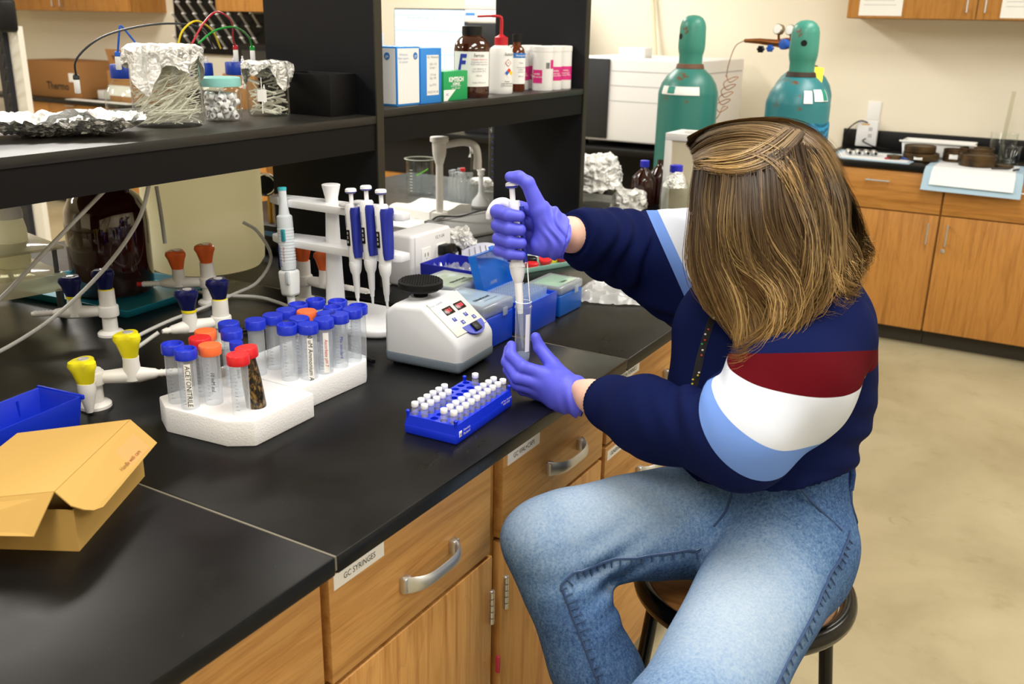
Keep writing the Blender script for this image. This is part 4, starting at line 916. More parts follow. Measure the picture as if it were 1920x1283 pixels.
crumple(foil_cap(MB(), (0, 0, 0.086), 0.036, 0.0, 2, drop=0.022), 0.003, 60, 2).build('foil_cover', M_foil, fb, smooth=14)
ft = thing('test_tube', 'slim glass tube wrapped with foil at the top', 'tube', (-1.245, 3.01, BENCH))
MB().lathe([(0.011, 0), (0.0115, 0.002), (0.0115, 0.185)], 20, cap1=False).build('glass', M_glass, ft)
crumple(foil_cap(MB(), (0, 0, 0.187), 0.0125, 0, 1, drop=0.026, seg=30), 0.002, 90, 3).build('foil_cover', M_foil, ft, smooth=14)
gc = thing('graduated_cylinder', 'tall clear graduated cylinder beside the right shelf upright', 'cylinder', (-1.235, 3.13, BENCH))
MB().lathe([(0.030, 0), (0.030, 0.006), (0.013, 0.009), (0.0165, 0.012), (0.0165, 0.245), (0.0185, 0.248)], 24, cap1=False).build('glass', M_glass, gc)
b = MB()
for k in range(9): b.box((0.004, -0.0172, 0.04+k*0.022), (0.011, -0.0168, 0.043+k*0.022))
tag(b.build('graduation', M_blueink, gc, smooth=0), kind='stuff')
ra = tag(MB().lathe([(0.008, 0), (0.014, 0.004), (0.013, 0.020), (0.006, 0.026)], 18).build('rubber_bulb', M_capred), 'small red rubber bulb by the glassware under the shelf', 'bulb'); ra.location = (-1.06, 2.90, BENCH)
# plastic bag
b = MB(); N = 30; M_bag = thin_glass('plastic_bag', '#f0f1f2', 0.12, body=0.42)
for i in range(N+1):
    for j in range(N+1):
        u, w = i/N, j/N; x = (u-0.5)*0.21*(1-0.35*abs(w-0.4)); y = (w-0.5)*0.15*(1-0.5*max(0, u-0.55))
        edge = min(u, 1-u, w, 1-w); h = 0.028*min(1, edge*5)*(0.9-0.5*u)
        b.v.append((x, y, 0.002+h+abs(0.020*fnoise((u*4, w*4, 0), 1.4, 5))*min(1, edge*6+0.15)+abs(0.008*fnoise((u*9, w*9, 0), 1.6, 8))))
b.f = [(i*(N+1)+j, (i+1)*(N+1)+j, (i+1)*(N+1)+j+1, i*(N+1)+j+1) for i in range(N) for j in range(N)]; b.m = [0]*len(b.f)
o = b.build('plastic_bag', M_bag, smooth=20); o.location = (-0.205, 2.045, BENCH); o.rotation_euler = (0, 0, math.radians(20)); tag(o, 'crumpled clear plastic bag on the bench under the raised arm', 'bag')

# ================================================================ FAR END OF THE BENCH
fk = thing('beaker', 'large glass beaker under a big crumpled foil cover, far end of the bench', 'beaker', (-0.800, 3.13, BENCH))
open_beaker(0.082, 0.10).build('glass', M_glass, fk)
b = MB(); b.lathe(dense([(0.100, 0.065), (0.098, 0.085), (0.094, 0.10), (0.088, 0.125), (0.085, 0.15), (0.070, 0.172), (0.030, 0.182), (0.004, 0.18)], 42), 96, cap0=False); crumple(b, 0.016, 24, 6); crumple(b, 0.006, 75, 2); b.build('foil_cover', M_foil, fk, smooth=12)
fk = thing('beaker', 'smaller foil-covered beaker right of the big foil cover', 'beaker', (-0.655, 3.115, BENCH))
open_beaker(0.052, 0.055).build('glass', M_glass, fk)
b = MB(); b.lathe(dense([(0.062, 0.01), (0.060, 0.035), (0.056, 0.055), (0.048, 0.066), (0.02, 0.070), (0.003, 0.069)], 30), 80, cap0=False); crumple(b, 0.010, 34, 11); crumple(b, 0.004, 90, 3); b.build('foil_cover', M_foil, fk, smooth=12)
def reagent(label, loc, r, h, glassm, capm, nr=0.015, cap=True, group=None, foil=False, name='reagent_bottle', caph=0.024):
    t_ = thing(name, label, 'bottle', loc, group=group)
    MB().lathe([(r*0.9, 0), (r, 0.006), (r, h*0.58), (r*0.93, h*0.66), (nr*1.35, h*0.83), (nr, h*0.87), (nr, h*0.97)], 32).build('glass', glassm, t_)
    if capm is not None: MB().lathe([(nr*1.28, h*0.90), (nr*1.32, h*0.905), (nr*1.32, h*0.90+caph), (nr*1.2, h*0.90+caph+0.001)], 28).build('cap', capm, t_)
    if foil:
        b = MB(); b.lathe([(r*0.86, h*0.60), (r*0.72, h*0.72), (nr*1.7, h*0.80), (nr*1.4, h*0.87), (nr*1.35, h*0.92)], 36, cap0=False, cap1=False); crumple(b, 0.005, 50, 5); b.build('foil_wrap', M_foil, t_, smooth=14)
    return t_
M_amb2 = mat('amber_glass_thin', '#2c0f06', 0.06, spec=0.8); M_cb2 = mat('cap_violet_blue', '#2a2fc0', 0.35)
reagent('amber bottle with a blue cap behind the foil beakers', (-0.655, 3.235, BENCH), 0.045, 0.155, M_amb2, M_cb2, 0.0125, caph=0.022)
reagent('amber bottle without a cap behind the blue-capped amber one', (-0.625, 3.315, BENCH), 0.042, 0.165, M_amb2, None, 0.0125)
reagent('clear glass bottle with a blue cap and foil round its neck', (-0.490, 3.12, BENCH), 0.050, 0.165, M_glass, M_cb2, 0.017, foil=True)
wb = thing('draft_shield', 'white framed box with clear panels behind the person\'s head', 'box', (-0.44, 3.27, BENCH))
for (x0, x1, y0, y1) in ((-0.13, -0.105, -0.07, -0.05), (0.20, 0.225, -0.07, -0.05), (-0.13, -0.105, 0.065, 0.085), (0.20, 0.225, 0.065, 0.085)):
    MB().box((x0, y0, 0), (x1, y1, 0.245)).build('post', M_white, wb, bevel=0.002)
for (lo, hi) in (((-0.13, -0.07, 0.2451), (0.225, -0.045, 0.27)), ((-0.13, 0.06, 0.2451), (0.225, 0.085, 0.27)), ((-0.13, -0.0449, 0.2451), (-0.105, 0.0599, 0.27)), ((0.20, -0.0449, 0.2451), (0.225, 0.0599, 0.27))):
    MB().box(lo, hi).build('rail', M_white, wb, bevel=0.002)
MB().box((-0.105, -0.062, 0.0), (0.20, -0.058, 0.245)).build('pane', mat('beige_panel', '#d9cfb4', 0.5), wb, smooth=0)

# ================================================================ LEFT SHELF
# foil tray
ftr = thing('foil_tray', 'crumpled aluminium foil tray at the left end of the shelf', 'tray', (-0.915, 1.115, SHL), rotz=math.radians(52))
b = MB(); NX, NY = 84, 52; vs = []
for i in range(NX+1):
    for j in range(NY+1):
        u, w = i/NX*2-1, j/NY*2-1; e = max(abs(u)**3, abs(w)**3)
        z = 0.004+0.030*e**1.2
        x, y = u*0.132*(1+0.06*e), w*0.082*(1+0.10*e)
        z += 0.007*fnoise((x, y, 0), 60, 2)*e+0.004*fnoise((x, y, 0), 28, 5)+0.003*fnoise((x, y, 0), 150, 6)
        x += 0.008*fnoise((x, y, z), 45, 7)*e; y += 0.008*fnoise((x, y, z), 45, 9)*e
        vs.append((x, y, max(z, 0.001)))
b.add(vs, [(i*(NY+1)+j, (i+1)*(NY+1)+j, (i+1)*(NY+1)+j+1, i*(NY+1)+j+1) for i in range(NX) for j in range(NY)])
crumple(b, 0.0045, 70, 21); b.v = [(x, y, max(z, 0.0008)) for x, y, z in b.v]; b.build('tray_sheet', M_foil, ftr, smooth=14)
b = MB(); vs = []; NX, NY = 36, 14
for i in range(NX+1):
    for j in range(NY+1):
        u, w = i/NX*2-1, j/NY*2-1; x = u*0.128; y = 0.03+w*0.05
        vs.append((x, y, 0.033+0.012*fnoise((x, y, 0), 30, 12)+0.010*fnoise((x, y, 0), 75, 4)+0.010*max(0, -w)*math.sin(u*6+1)))
b.add(vs, [(i*(NY+1)+j, (i+1)*(NY+1)+j, (i+1)*(NY+1)+j+1, i*(NY+1)+j+1) for i in range(NX) for j in range(NY)]); b.build('folded_sheet', M_foil, ftr, smooth=12)
# big beaker with foil and glass rods
bk = thing('beaker', 'tall glass beaker packed with glass pipettes under a torn foil cover', 'beaker', (-0.909, 1.349, SHL))
open_beaker(0.068, 0.150, lip=0.003).build('glass', M_glass, bk)
crumple(foil_cap(MB(), (0, 0, 0.157), 0.071, 0, 4, drop=0.048, rag=0.55, seg=72), 0.005, 45, 4).build('foil_cover', M_foil, bk, smooth=12)
b = MB(); rng = random.Random(3)
for k in range(240):
    a, z = rng.uniform(0, 6.28), rng.uniform(0.008, 0.125); rr = 0.060*math.sqrt(rng.random())
    p = Vector((rr*math.cos(a), rr*math.sin(a), z)); a2 = rng.gauss(0.9, 0.5); tl = rng.gauss(0.3, 0.25); d = Vector((math.cos(a2)*math.cos(tl), math.sin(a2)*math.cos(tl), math.sin(tl)))*0.045
    e0, e1_ = p-d, p+d
    for e in (e0, e1_):
        q = math.hypot(e.x, e.y)
        if q > 0.063: e.x *= 0.063/q; e.y *= 0.063/q
        e.z = min(max(e.z, 0.006), 0.14)
    b.tube([e0, e1_], 0.0011, 5)
tag(b.build('glass_rods', mat('glass_rod', '#fbf8ea', 0.15, alpha=0.65), bk), kind='stuff')
# jar of caps
jr = thing('jar', 'glass jar with an aqua lid full of white ceramic rings', 'jar', (-0.905, 1.488, SHL))
MB().lathe([(0.037, 0), (0.0405, 0.004), (0.041, 0.02), (0.041, 0.066), (0.038, 0.074)], 36, cap1=False).build('glass', M_glass, jr)
MB().lathe([(0.042, 0.072), (0.0425, 0.074), (0.0425, 0.089), (0.040, 0.091)], 40).build('lid', mat('aqua_lid', '#8fd0cc', 0.4), jr)
rng = random.Random(5); M_cer = mat('white_ceramic', '#efedf0', 0.4); rme = None; placed = []
for k in range(60):
    for tries in range(40):
        a = rng.uniform(0, 6.28); rr = 0.034*math.sqrt(rng.random()); p = (rr*math.cos(a), rr*math.sin(a), 0.010+rng.random()*0.044)
        if all((p[0]-q[0])**2+(p[1]-q[1])**2+(p[2]-q[2])**2 > 0.0115**2 for q in placed): break
    else: continue
    placed.append(p)
    if rme is None:
        o = MB().lathe([(0.0062, -0.005), (0.0066, -0.004), (0.0066, 0.004), (0.0062, 0.005), (0.0042, 0.005), (0.0042, -0.003)], 14, cap0=True, cap1=False).build('ceramic_ring', M_cer); rme = o
    else: o = rme.copy(); COL.objects.link(o)
    o.location = (p[0]*0.92-0.905, p[1]*0.92+1.488, p[2]+SHL); o.rotation_euler = (rng.uniform(0, 6), rng.uniform(0, 6), 0)
    tag(o, 'white ceramic ring inside the aqua-lidded glass jar', 'ring', 'white ceramic rings in the jar')
# second beaker
bk = thing('beaker', 'glass beaker with a white label patch and foil cover beside the black box', 'beaker', (-0.918, 1.640, SHL))
open_beaker(0.047, 0.112, lip=0.003).build('glass', M_glass, bk)
crumple(foil_cap(MB(), (0, 0, 0.119), 0.051, 0, 1, drop=0.034, rag=0.5, seg=60), 0.004, 55, 8).build('foil_cover', M_foil, bk, smooth=12)
b = MB(); a0 = math.radians(-62)
b.add([(0.0476*math.cos(a0+0.11*q), 0.0476*math.sin(a0+0.11*q), z) for z in (0.034, 0.060) for q in range(-2, 3)], [(q, q+1, q+6, q+5) for q in range(4)]); b.add([(0.0476*math.cos(a0+0.02*q), 0.0476*math.sin(a0+0.02*q), z) for z in (0.008, 0.086) for q in (-1, 1)], [(0, 1, 3, 2)]); b.build('label_patch', M_paper, bk)
b = MB(); rng = random.Random(9)
for k in range(70):
    a, z = rng.uniform(0, 6.28), rng.uniform(0.006, 0.095); rr = 0.039*math.sqrt(rng.random()); p = Vector((rr*math.cos(a), rr*math.sin(a), z)); a2 = rng.uniform(0, 6.28); d = Vector((math.cos(a2), math.sin(a2), 0.2))*0.018
    e0, e1_ = p-d, p+d
    for e in (e0, e1_):
        q = math.hypot(e.x, e.y)
        if q > 0.042: e.x *= 0.042/q; e.y *= 0.042/q
        e.z = max(e.z, 0.004)
    b.tube([e0, e1_], 0.0022, 5)
tag(b.build('glass_pieces', mat('glass_rod', '#efeada'), bk), kind='stuff')
# black box
bx = thing('cardboard_box', 'open black cardboard box on the shelf against the upright', 'box', (-0.895, 1.752, SHL), rotz=math.radians(-12))
MB()
b = MB(); M_bbox = mat('black_card', '#060505', 0.6, spec=0.25); bx.location = (-0.862, 1.7465, SHL); bx.rotation_euler = (0, 0, 0)
o = open_bin(bx, 0.092, 0.150, 0.093, 0.002, M_bbox, 'shell', 1.0)
# reagent bottles with blue multiport caps and their coloured lines, at the back of the shelf
M_cblue = mat('cap_cobalt', '#1c3fa8', 0.35)
for k, (x, y, lab) in enumerate(((-1.165, 1.450, 'small reagent bottle with a blue cap left of the tall foil beaker'), (-1.13, 1.640, 'reagent bottle with a blue multiport cap behind the jar'), (-1.115, 1.74, 'reagent bottle with a blue multiport cap at the right, behind the jar'))):
    rb = thing('reagent_bottle', lab, 'bottle', (x, y, SHL-0.012), group='blue-capped solvent bottles at the back')
    MB().lathe([(0.042, 0), (0.045, 0.005), (0.045, 0.060), (0.030, 0.080), (0.022, 0.088), (0.022, 0.094)], 28).build('glass', M_glass, rb)
    n = 44; MB().loft([[((r-(0.0008 if q % 2 else 0))*math.cos(2*math.pi*q/n), (r-(0.0008 if q % 2 else 0))*math.sin(2*math.pi*q/n), z) for q in range(n)] for r, z in ((0.0275, 0.090), (0.028, 0.091), (0.028, 0.118), (0.0265, 0.120))]).build('cap', M_cblue, rb)
    for (px, py) in ((-0.012, 0.004), (0.010, -0.010), (0.008, 0.012)):
        MB().lathe([(0.0040, 0.120), (0.0040, 0.126), (0.0022, 0.127), (0.0022, 0.134)], 12, (px, py, 0)).build('port', M_white, rb)
bs = MB().box((-1.40, 0.9, SHL-0.030), (-1.069, 1.794, SHL-0.0125)); tag(bs.build('back_shelf_board', M_shelf, smooth=0), 'black shelf board of the back side of the reagent shelf', 'shelf')
def fitting(b, p, s_=1.0):
    b.lathe([(0.0052*s_, -0.030*s_), (0.0062*s_, -0.028*s_), (0.0062*s_, -0.004*s_), (0.0042*s_, 0.0)], 12, p)
def line(label, col, pts, r=0.0022, fit=None, group='coloured solvent lines'):
    t_ = thing('solvent_line', label, 'tube', pts[0], group=group); o0 = Vector(pts[0])
    MB().tube([Vector(p)-o0 for p in bez(pts, 36)], r, 8).build('tubing', mat('line_'+col, col, 0.35), t_)
    if fit is not None:
        e = Vector(pts[fit])-o0; b = MB(); fitting(b, e); b.build('luer_fitting', M_white, t_)
        MB().lathe([(0.0060, -0.002), (0.0066, 0.0), (0.0062, 0.006), (0.003, 0.009)], 12, e).build('nut', mat('line_'+col, col), t_)
line('red solvent line arching over the foil beaker', '#c22a38', [(-1.02, 1.52, 1.475), (-1.01, 1.55, 1.52), (-1.03, 1.61, 1.545), (-1.06, 1.68, 1.525), (-1.095, 1.715, 1.485), (-1.105, 1.73, 1.462)], fit=-1)
line('green solvent line arching to the right-hand blue cap', '#1f9a3c', [(-1.02, 1.54, 1.478), (-1.03, 1.60, 1.505), (-1.06, 1.69, 1.512), (-1.09, 1.76, 1.49), (-1.105, 1.785, 1.46)], fit=-1)
line('yellow solvent line rising from the foil beaker', '#e0c81e', [(-1.03, 1.49, 1.47), (-1.02, 1.50, 1.505), (-1.02, 1.54, 1.525), (-1.05, 1.61, 1.505), (-1.07, 1.65, 1.465)])
line('black solvent line in a wide arc left of the foil beaker', '#3a3c40', [(-1.07, 1.63, 1.465), (-1.03, 1.56, 1.51), (-1.02, 1.44, 1.518), (-1.05, 1.33, 1.495), (-1.09, 1.285, 1.45), (-1.115, 1.295, 1.408)], fit=-1)
line('blue solvent line in a narrow loop beside the foil beaker', '#2a62c8', [(-1.12, 1.405, 1.452), (-1.10, 1.40, 1.50), (-1.095, 1.402, 1.512), (-1.09, 1.42, 1.49), (-1.08, 1.44, 1.458)], fit=0)
line('red solvent line hanging down from the upper left', '#d23038', [(-1.30, 1.02, 1.55), (-1.25, 1.06, 1.52), (-1.20, 1.10, 1.46), (-1.18, 1.13, 1.415)], fit=-1)
for nm, col, z0, zz in (('yellow', '#e8d41e', 1.452, 0.0), ('green', '#149a34', 1.435, -0.006), ('blue', '#2a68d0', 1.402, -0.012), ('lower red', '#d82838', 1.382, -0.018)):
    line('%s solvent line coming in from the left edge over the shelf' % nm, col, [(-1.20, 0.94, z0), (-1.17, 1.02, z0-0.012), (-1.14, 1.09, 1.372+zz*1.5), (-1.125, 1.12, 1.335), (-1.12, 1.13, 1.326)])
# ================================================================ RIGHT SHELF
M_carton = mat('carton_white', '#ececea', 0.5); M_cyan = mat('carton_blue', '#2f86d8', 0.45)
cx = thing('carton', 'white and blue filter paper carton on the shelf against the upright', 'box', (-0.825, 1.951, SHR))
MB().rbox((-0.072, -0.0465, 0), (0.072, 0.0465, 0.139), 0.0015).build('body', M_cyan, cx)
for (lo, hi) in (((0.0721, -0.043, 0.005), (0.0726, 0.043, 0.135)), ((-0.068, -0.0471, 0.005), (0.068, -0.0466, 0.135))):
    MB().box(lo, hi).build('white_panel', M_carton, cx, smooth=0)
for (p, r_) in (((0.0730, 0.028, 0.117), (0, 1, 0)), ((0.044, -0.0475, 0.117), (1, 0, 0))):
    b = MB(); b.M = Matrix.Translation(p) @ (Euler((0, math.pi/2, 0)) if r_[1] else Euler((math.pi/2, 0, 0))).to_matrix().to_4x4(); b.lathe([(0.0085, 0), (0.0085, 0.0004)], 20); lg = b.build('round_logo', mat('logo_blue', '#3a7ac0', 0.5), cx)
    text('logo_letters', 'ge', 0.010, M_carton, lg, (p[0]+(0.0008 if r_[1] else 0), p[1]-(0 if r_[1] else 0.0008), p[2]), r_, (0, 0, 1), shear=0.2)
text('lettering', 'Whatman\nfilter papers\n42 ashless', 0.0085, mat('print_pale', '#aebfd4', 0.6), cx, (0.0730, -0.020, 0.112), (0, 1, 0), (0, 0, 1))
cx = thing('carton', 'bright blue carton with a printed white label, between white and green boxes', 'box', (-0.822, 2.046, SHR))
MB().rbox((-0.070, -0.0455, 0), (0.070, 0.0455, 0.135), 0.0015).build('body', M_cyan, cx)
pn = MB().box((0.0701, -0.020, 0.020), (0.0706, 0.032, 0.118)).build('label', M_carton, cx, smooth=0)
text('lettering', 'GE  Whatman\n\n1001-110\nGrade 1\n\n110 mm\nQty 100\n\nLot 9741\n\nMADE IN UK', 0.0085, M_greyink, pn, (0.0708, 0.006, 0.070), (0, 1, 0), (0, 0, 1))
b = MB(); b.add([(0.045*math.cos(math.pi*k/12)-0.005, 0.0, 0.1353) for k in range(13)]+[(0.045*math.cos(math.pi*k/12)-0.005, 0.040*math.sin(math.pi*k/12)-0.01, 0.1356) for k in range(13)], [(k, k+1, k+14, k+13) for k in range(12)]); b.build('thumb_cut', M_ink, cx, smooth=0)
pf = MB(); N = 12
pf.add([(-0.03+0.06*i/N, 0.01*math.sin(i*0.5), z) for z in (0.0, 0.168+0.0) for i in range(N+1)], [(i, i+1, N+2+i, N+1+i) for i in range(N)])
pf.v = [(x, y, z if z == 0 else 0.150+0.018*math.sin(max(0, (x+0.03)/0.06)*1.5)) for x, y, z in pf.v]
o = pf.build('paper_sheet', M_paper); o.location = (-0.925, 2.03, SHR); o.rotation_euler = (0, 0, 0.55); tag(o, 'curved white sheet of paper standing behind the blue carton', 'paper')
km = thing('tissue_box', 'small green KIMTECH tissue box on the shelf', 'box', (-0.820, 2.176, SHR))
M_kg = mat('kim_green', '#1fa05a', 0.45)
MB().rbox((-0.055, -0.057, 0), (0.055, 0.057, 0.075), 0.0012).build('body', M_kg, km)
b = MB(); b.add([(0.0553, -0.0565, 0.0), (0.0553, -0.0565, 0.028), (0.0553, 0.0, 0.028), (0.0553, -0.040, 0.0)], [(0, 3, 2, 1)]); sw = b.build('white_swoosh', M_paper, km, smooth=0)
text('lettering', 'KC', 0.009, M_blueink, sw, (0.0556, -0.040, 0.016), (0, 1, 0), (0, 0, 1), shear=0.3)
text('lettering', 'KIMTECH', 0.0165, M_paper, km, (0.0554, 0.002, 0.053), (0, 1, 0), (0, 0, 1), bold=0.0007)
text('lettering', 'SCIENCE', 0.0085, M_paper, km, (0.0554, 0.002, 0.042), (0, 1, 0), (0, 0, 1), bold=0.0004)
text('lettering', 'delicate task wipers\n1-ply  280 wipes', 0.006, M_paper, km, (0.0554, 0.0, 0.034), (0, 1, 0), (0, 0, 1))
def wrap_label(parent, r, z0, z1, a0, a1, mt, name='label', n=20):
    b = MB(); b.add([(r*math.cos(a0+(a1-a0)*k/n), r*math.sin(a0+(a1-a0)*k/n), z) for z in (z0, z1) for k in range(n+1)], [(k, k+1, n+2+k, n+1+k) for k in range(n)]); return b.build(name, mt, parent)
def wrap_text(parent, s_, size, mt, r, ang, z, **k):
    nx_, ny_ = math.cos(ang), math.sin(ang); return text('lettering', s_, size, mt, parent, (nx_*r, ny_*r, z), (-ny_, nx_, 0), (0, 0, 1), **k)
VA = math.radians(-58)
fr = thing('reagent_bottle', 'large amber bottle with a white label bearing a blue letter F', 'bottle', (-0.803, 2.312, SHR))
MB().lathe([(0.046, 0), (0.049, 0.005), (0.0495, 0.02), (0.0495, 0.125), (0.047, 0.140), (0.036, 0.156), (0.026, 0.163), (0.0255, 0.170)], 40).build('glass', mat('amber_glass_b', '#3a1508', 0.06, spec=0.8, coat=0.5), fr)
MB().lathe([(0.0275, 0.164), (0.0275, 0.186), (0.0255, 0.188)], 36).build('cap', M_black, fr)
lb = wrap_label(fr, 0.0500, 0.030, 0.122, VA-1.25, VA+1.25, M_paper)
wrap_text(lb, 'F', 0.062, M_blueink, 0.0506, VA-0.62, 0.090, bold=0.0022, shear=0.25, squash=0.8)
wrap_text(lb, 'Ferroin', 0.013, M_ink, 0.0512, VA+0.42, 0.112, squash=0.8)
wrap_text(lb, 'Indicator Solution', 0.0065, M_redink, 0.0512, VA+0.42, 0.102)
wrap_text(lb, 'phenanthroline iron\n0.025 mol/L aqueous\n\nCAS 14634-91-4\nstore below 25 C\n\n500 mL\n\n\nFisher Chemical', 0.0060, M_greyink, 0.0512, VA+0.42, 0.068)
ws = thing('wash_bottle', 'translucent white wash bottle with a red spout, acetone label', 'bottle', (-0.812, 2.482, SHR))
MB().lathe([(0.033, 0), (0.0355, 0.004), (0.0358, 0.015), (0.0358, 0.112), (0.031, 0.128), (0.019, 0.136), (0.016, 0.140)], 34).build('body', mat('wash_ldpe', '#e9e9e7', 0.4), ws)
MB().lathe([(0.0195, 0.136), (0.0195, 0.158), (0.012, 0.161), (0.006, 0.166)], 30).build('cap', mat('wash_red', '#c0202c', 0.35), ws)
MB().tube(bez([(0, 0, 0.160), (0, 0, 0.205), (-0.004, -0.003, 0.214), (-0.02, -0.014, 0.216), (-0.060, -0.036, 0.214)], 20), [0.005]*6+[0.0045]*6+[0.004]*4+[0.003]*5, 10).build('spout', mat('wash_red', '#c0202c'), ws)
wrap_text(ws, 'Acetone', 0.014, M_ink, 0.0362, VA+0.75, 0.112, squash=0.8)
a_ = VA+0.62; nx_, ny_ = math.cos(a_), math.sin(a_); rt = Vector((-ny_, nx_, 0)); up = Vector((0, 0, 1)); c0 = Vector((nx_*0.0364, ny_*0.0364, 0.088))
def diamond(c, s_, mt, name, parent): return MB().add([c+rt*s_, c+up*s_, c-rt*s_, c-up*s_], [(0, 1, 2, 3)]).build(name, mt, parent, smooth=0)
dd = diamond(c0, 0.011, M_redink, 'hazard_diamond', ws); diamond(c0+Vector((nx_, ny_, 0))*0.0003, 0.0088, M_paper, 'diamond_field', dd); text('flame_mark', 'A', 0.008, M_ink, dd, c0+Vector((nx_, ny_, 0))*0.0006, rt, up)
c1 = c0-up*0.028+rt*0.003
for (dx, dz, hx) in ((0, 1, '#d83a2a'), (1, 0, '#f0d028'), (-1, 0, '#2a66c8'), (0, -1, '#f4f4f4')): diamond(c1+rt*dx*0.0072+up*dz*0.0072, 0.0068, mat('nfpa_'+hx, hx, 0.5), 'rating_diamond', ws)
wrap_text(ws, 'Danger\nhighly flammable\nliquid and vapour', 0.006, M_ink, 0.0362, VA+0.55, 0.030)
am = thing('reagent_bottle', 'slim amber bottle with a blue and white label behind the wash bottle', 'bottle', (-0.835, 2.612, SHR))
MB().lathe([(0.024, 0), (0.0265, 0.005), (0.0265, 0.108), (0.022, 0.124), (0.0125, 0.134), (0.0115, 0.150)], 30).build('glass', mat('amber_glass_c', '#5a2408', 0.06, spec=0.8), am)
MB().lathe([(0.0145, 0.144), (0.0145, 0.165), (0.013, 0.1665)], 24).build('cap', M_black, am)
lb = wrap_label(am, 0.0268, 0.022, 0.112, VA-1.3, VA+1.4, M_paper); wrap_label(lb, 0.0270, 0.098, 0.112, VA-1.3, VA+1.4, mat('label_band_blue', '#2a78c8', 0.5), 'blue_band')
wrap_text(lb, 'Honeywell', 0.0085, M_paper, 0.0275, VA+0.5, 0.105); wrap_text(lb, 'Fluka\n\nAmmonium\nsulfate\nsolution\n\n100 mL', 0.0065, M_greyink, 0.0274, VA+0.5, 0.064)
M_mag = mat('canister_magenta', '#d42a80', 0.45)
for k, (x, y, lab) in enumerate(((-0.795, 2.706, 'white and magenta canister with a bar code, front of the row'), (-0.797, 2.776, 'white and magenta canister second from the right upright'), (-0.797, 2.8425-0.010+0.001, 'white and magenta canister next to the right upright'), (-0.872, 2.690, 'white and magenta canister half hidden behind the amber bottle'), (-0.872, 2.770, 'white and magenta canister at the back of the group'))):
    y = y if k != 2 else 2.8335
    y = {1: 2.768, 2: 2.8335}.get(k, y); r = 0.0325
    cn = thing('canister', lab, 'canister', (x, y, SHR), group='white and magenta canisters on the shelf')
    MB().lathe([(r*0.97, 0), (r, 0.003), (r, 0.118)], 32).build('body', M_carton, cn)
    MB().lathe([(r*1.03, 0.116), (r*1.03, 0.130), (r*0.97, 0.132), (r*0.9, 0.130)], 32).build('lid', M_white, cn)
    if k == 0:
        wrap_label(cn, r+0.0004, 0.022, 0.062, VA-1.2, VA-0.1, M_mag, 'magenta_patch'); wrap_label(cn, r+0.0004, 0.066, 0.092, VA+0.75, VA+1.3, M_mag, 'magenta_patch')
        b = MB()
        for q in range(9): b.add([((r+0.0005)*math.cos(VA+0.25+0.045*q), (r+0.0005)*math.sin(VA+0.25+0.045*q), z) for z in (0.066, 0.084)]+[((r+0.0005)*math.cos(VA+0.25+0.045*q+0.024), (r+0.0005)*math.sin(VA+0.25+0.045*q+0.024), z) for z in (0.066, 0.084)], [(0, 2, 3, 1)])
        tag(b.build('bar_code', M_ink, cn), kind='stuff'); wrap_text(cn, 'WIPES\n70% alcohol', 0.008, M_paper, r+0.0016, VA-0.6, 0.045)
    else:
        wrap_label(cn, r+0.0004, 0.028, 0.070, VA-1.5, VA+1.5, M_mag, 'magenta_band'); wrap_text(cn, 'WIPES\nisopropyl\nalcohol 70%', 0.007, M_paper, r+0.0016, VA+0.35, 0.050)

# ================================================================ BACK OF THE ROOM, RIGHT
M_ctr = mat('black_counter', '#0c0c0c', 0.4, spec=0.35)
CF = 5.05
ct = thing('back_counter', 'black counter top with backsplash along the back wall', 'counter', (0, 0, 0))
MB().box((-0.47, 5.02, 0.885), (2.6, 5.63, 0.915)).build('top', M_ctr, ct, bevel=0.003)
MB().box((-0.47, 5.605, 0.915), (2.6, 5.63, 1.012)).build('backsplash', M_ctr, ct, bevel=0.002)
M_bw = wood('back_oak_z', '#bd8440', '#a06a2c', 'z'); M_bwx = wood('back_oak_x', '#bd8440', '#a06a2c', 'x')
def bar_handle(parent, x, z, vertical, L=0.10, yv_=-0.02):
    b = MB(); a = (0, 0, L/2) if vertical else (L/2, 0, 0)
    p0 = Vector((x, yv_-0.026, z))-Vector(a); p1 = Vector((x, yv_-0.026, z))+Vector(a); b.tube([p0, p1], 0.0045, 10)
    for p in (p0, p1):
        q = p+(p1-p0).normalized()*(0.008 if p is p0 else -0.008); b.tube([q, (q.x, yv_+0.001, q.z)], 0.004, 8)
    return b.build('handle', M_steel, parent)
def back_unit(label, x0, x1, hx, group='oak base units along the back wall', dz=0.680, hd=True, z_top=0.884, y=CF, depth=0.56):
    u = thing('base_cabinet', label, 'cabinet', (0, y, 0), group=group)
    b = MB(); b.box((x0, 0, 0.10), (x1, depth, z_top)); b.box((x0, 0.06, 0), (x1, depth, 0.10), 1); b.build('carcass', [M_bw, mat('toe_kick', '#3a352c', 0.7)], u, smooth=0)
    d = MB().rbox((x0+0.003, -0.02, dz+0.006), (x1-0.003, -0.0005, z_top-0.006), 0.002).build('drawer', M_bwx, u); bar_handle(d, (x0+x1)/2, 0.828, False, 0.115)
    d = MB().rbox((x0+0.003, -0.02, 0.095), (x1-0.003, -0.0005, dz), 0.002).build('door', M_bw, u); bar_handle(d, hx, 0.592, True, 0.105)
    return u, d
u, d = back_unit('oak base cabinet behind the person, hinged on its left', -0.460, 0.1535, 0.112)
u, d = back_unit('oak base cabinet with a door lock at the right edge of the picture', 0.1565, 0.770, 0.200)
b = MB(); b.M = Matrix.Translation((0.192, -0.0212, 0.512)) @ Euler((math.pi/2, 0, 0)).to_matrix().to_4x4(); b.lathe([(0.010, -0.002), (0.010, 0.004), (0.006, 0.005)], 18); b.build('lock', M_steel, d)
back_unit('oak base cabinet beyond the right edge of the picture', 0.773, 1.386, 1.34)
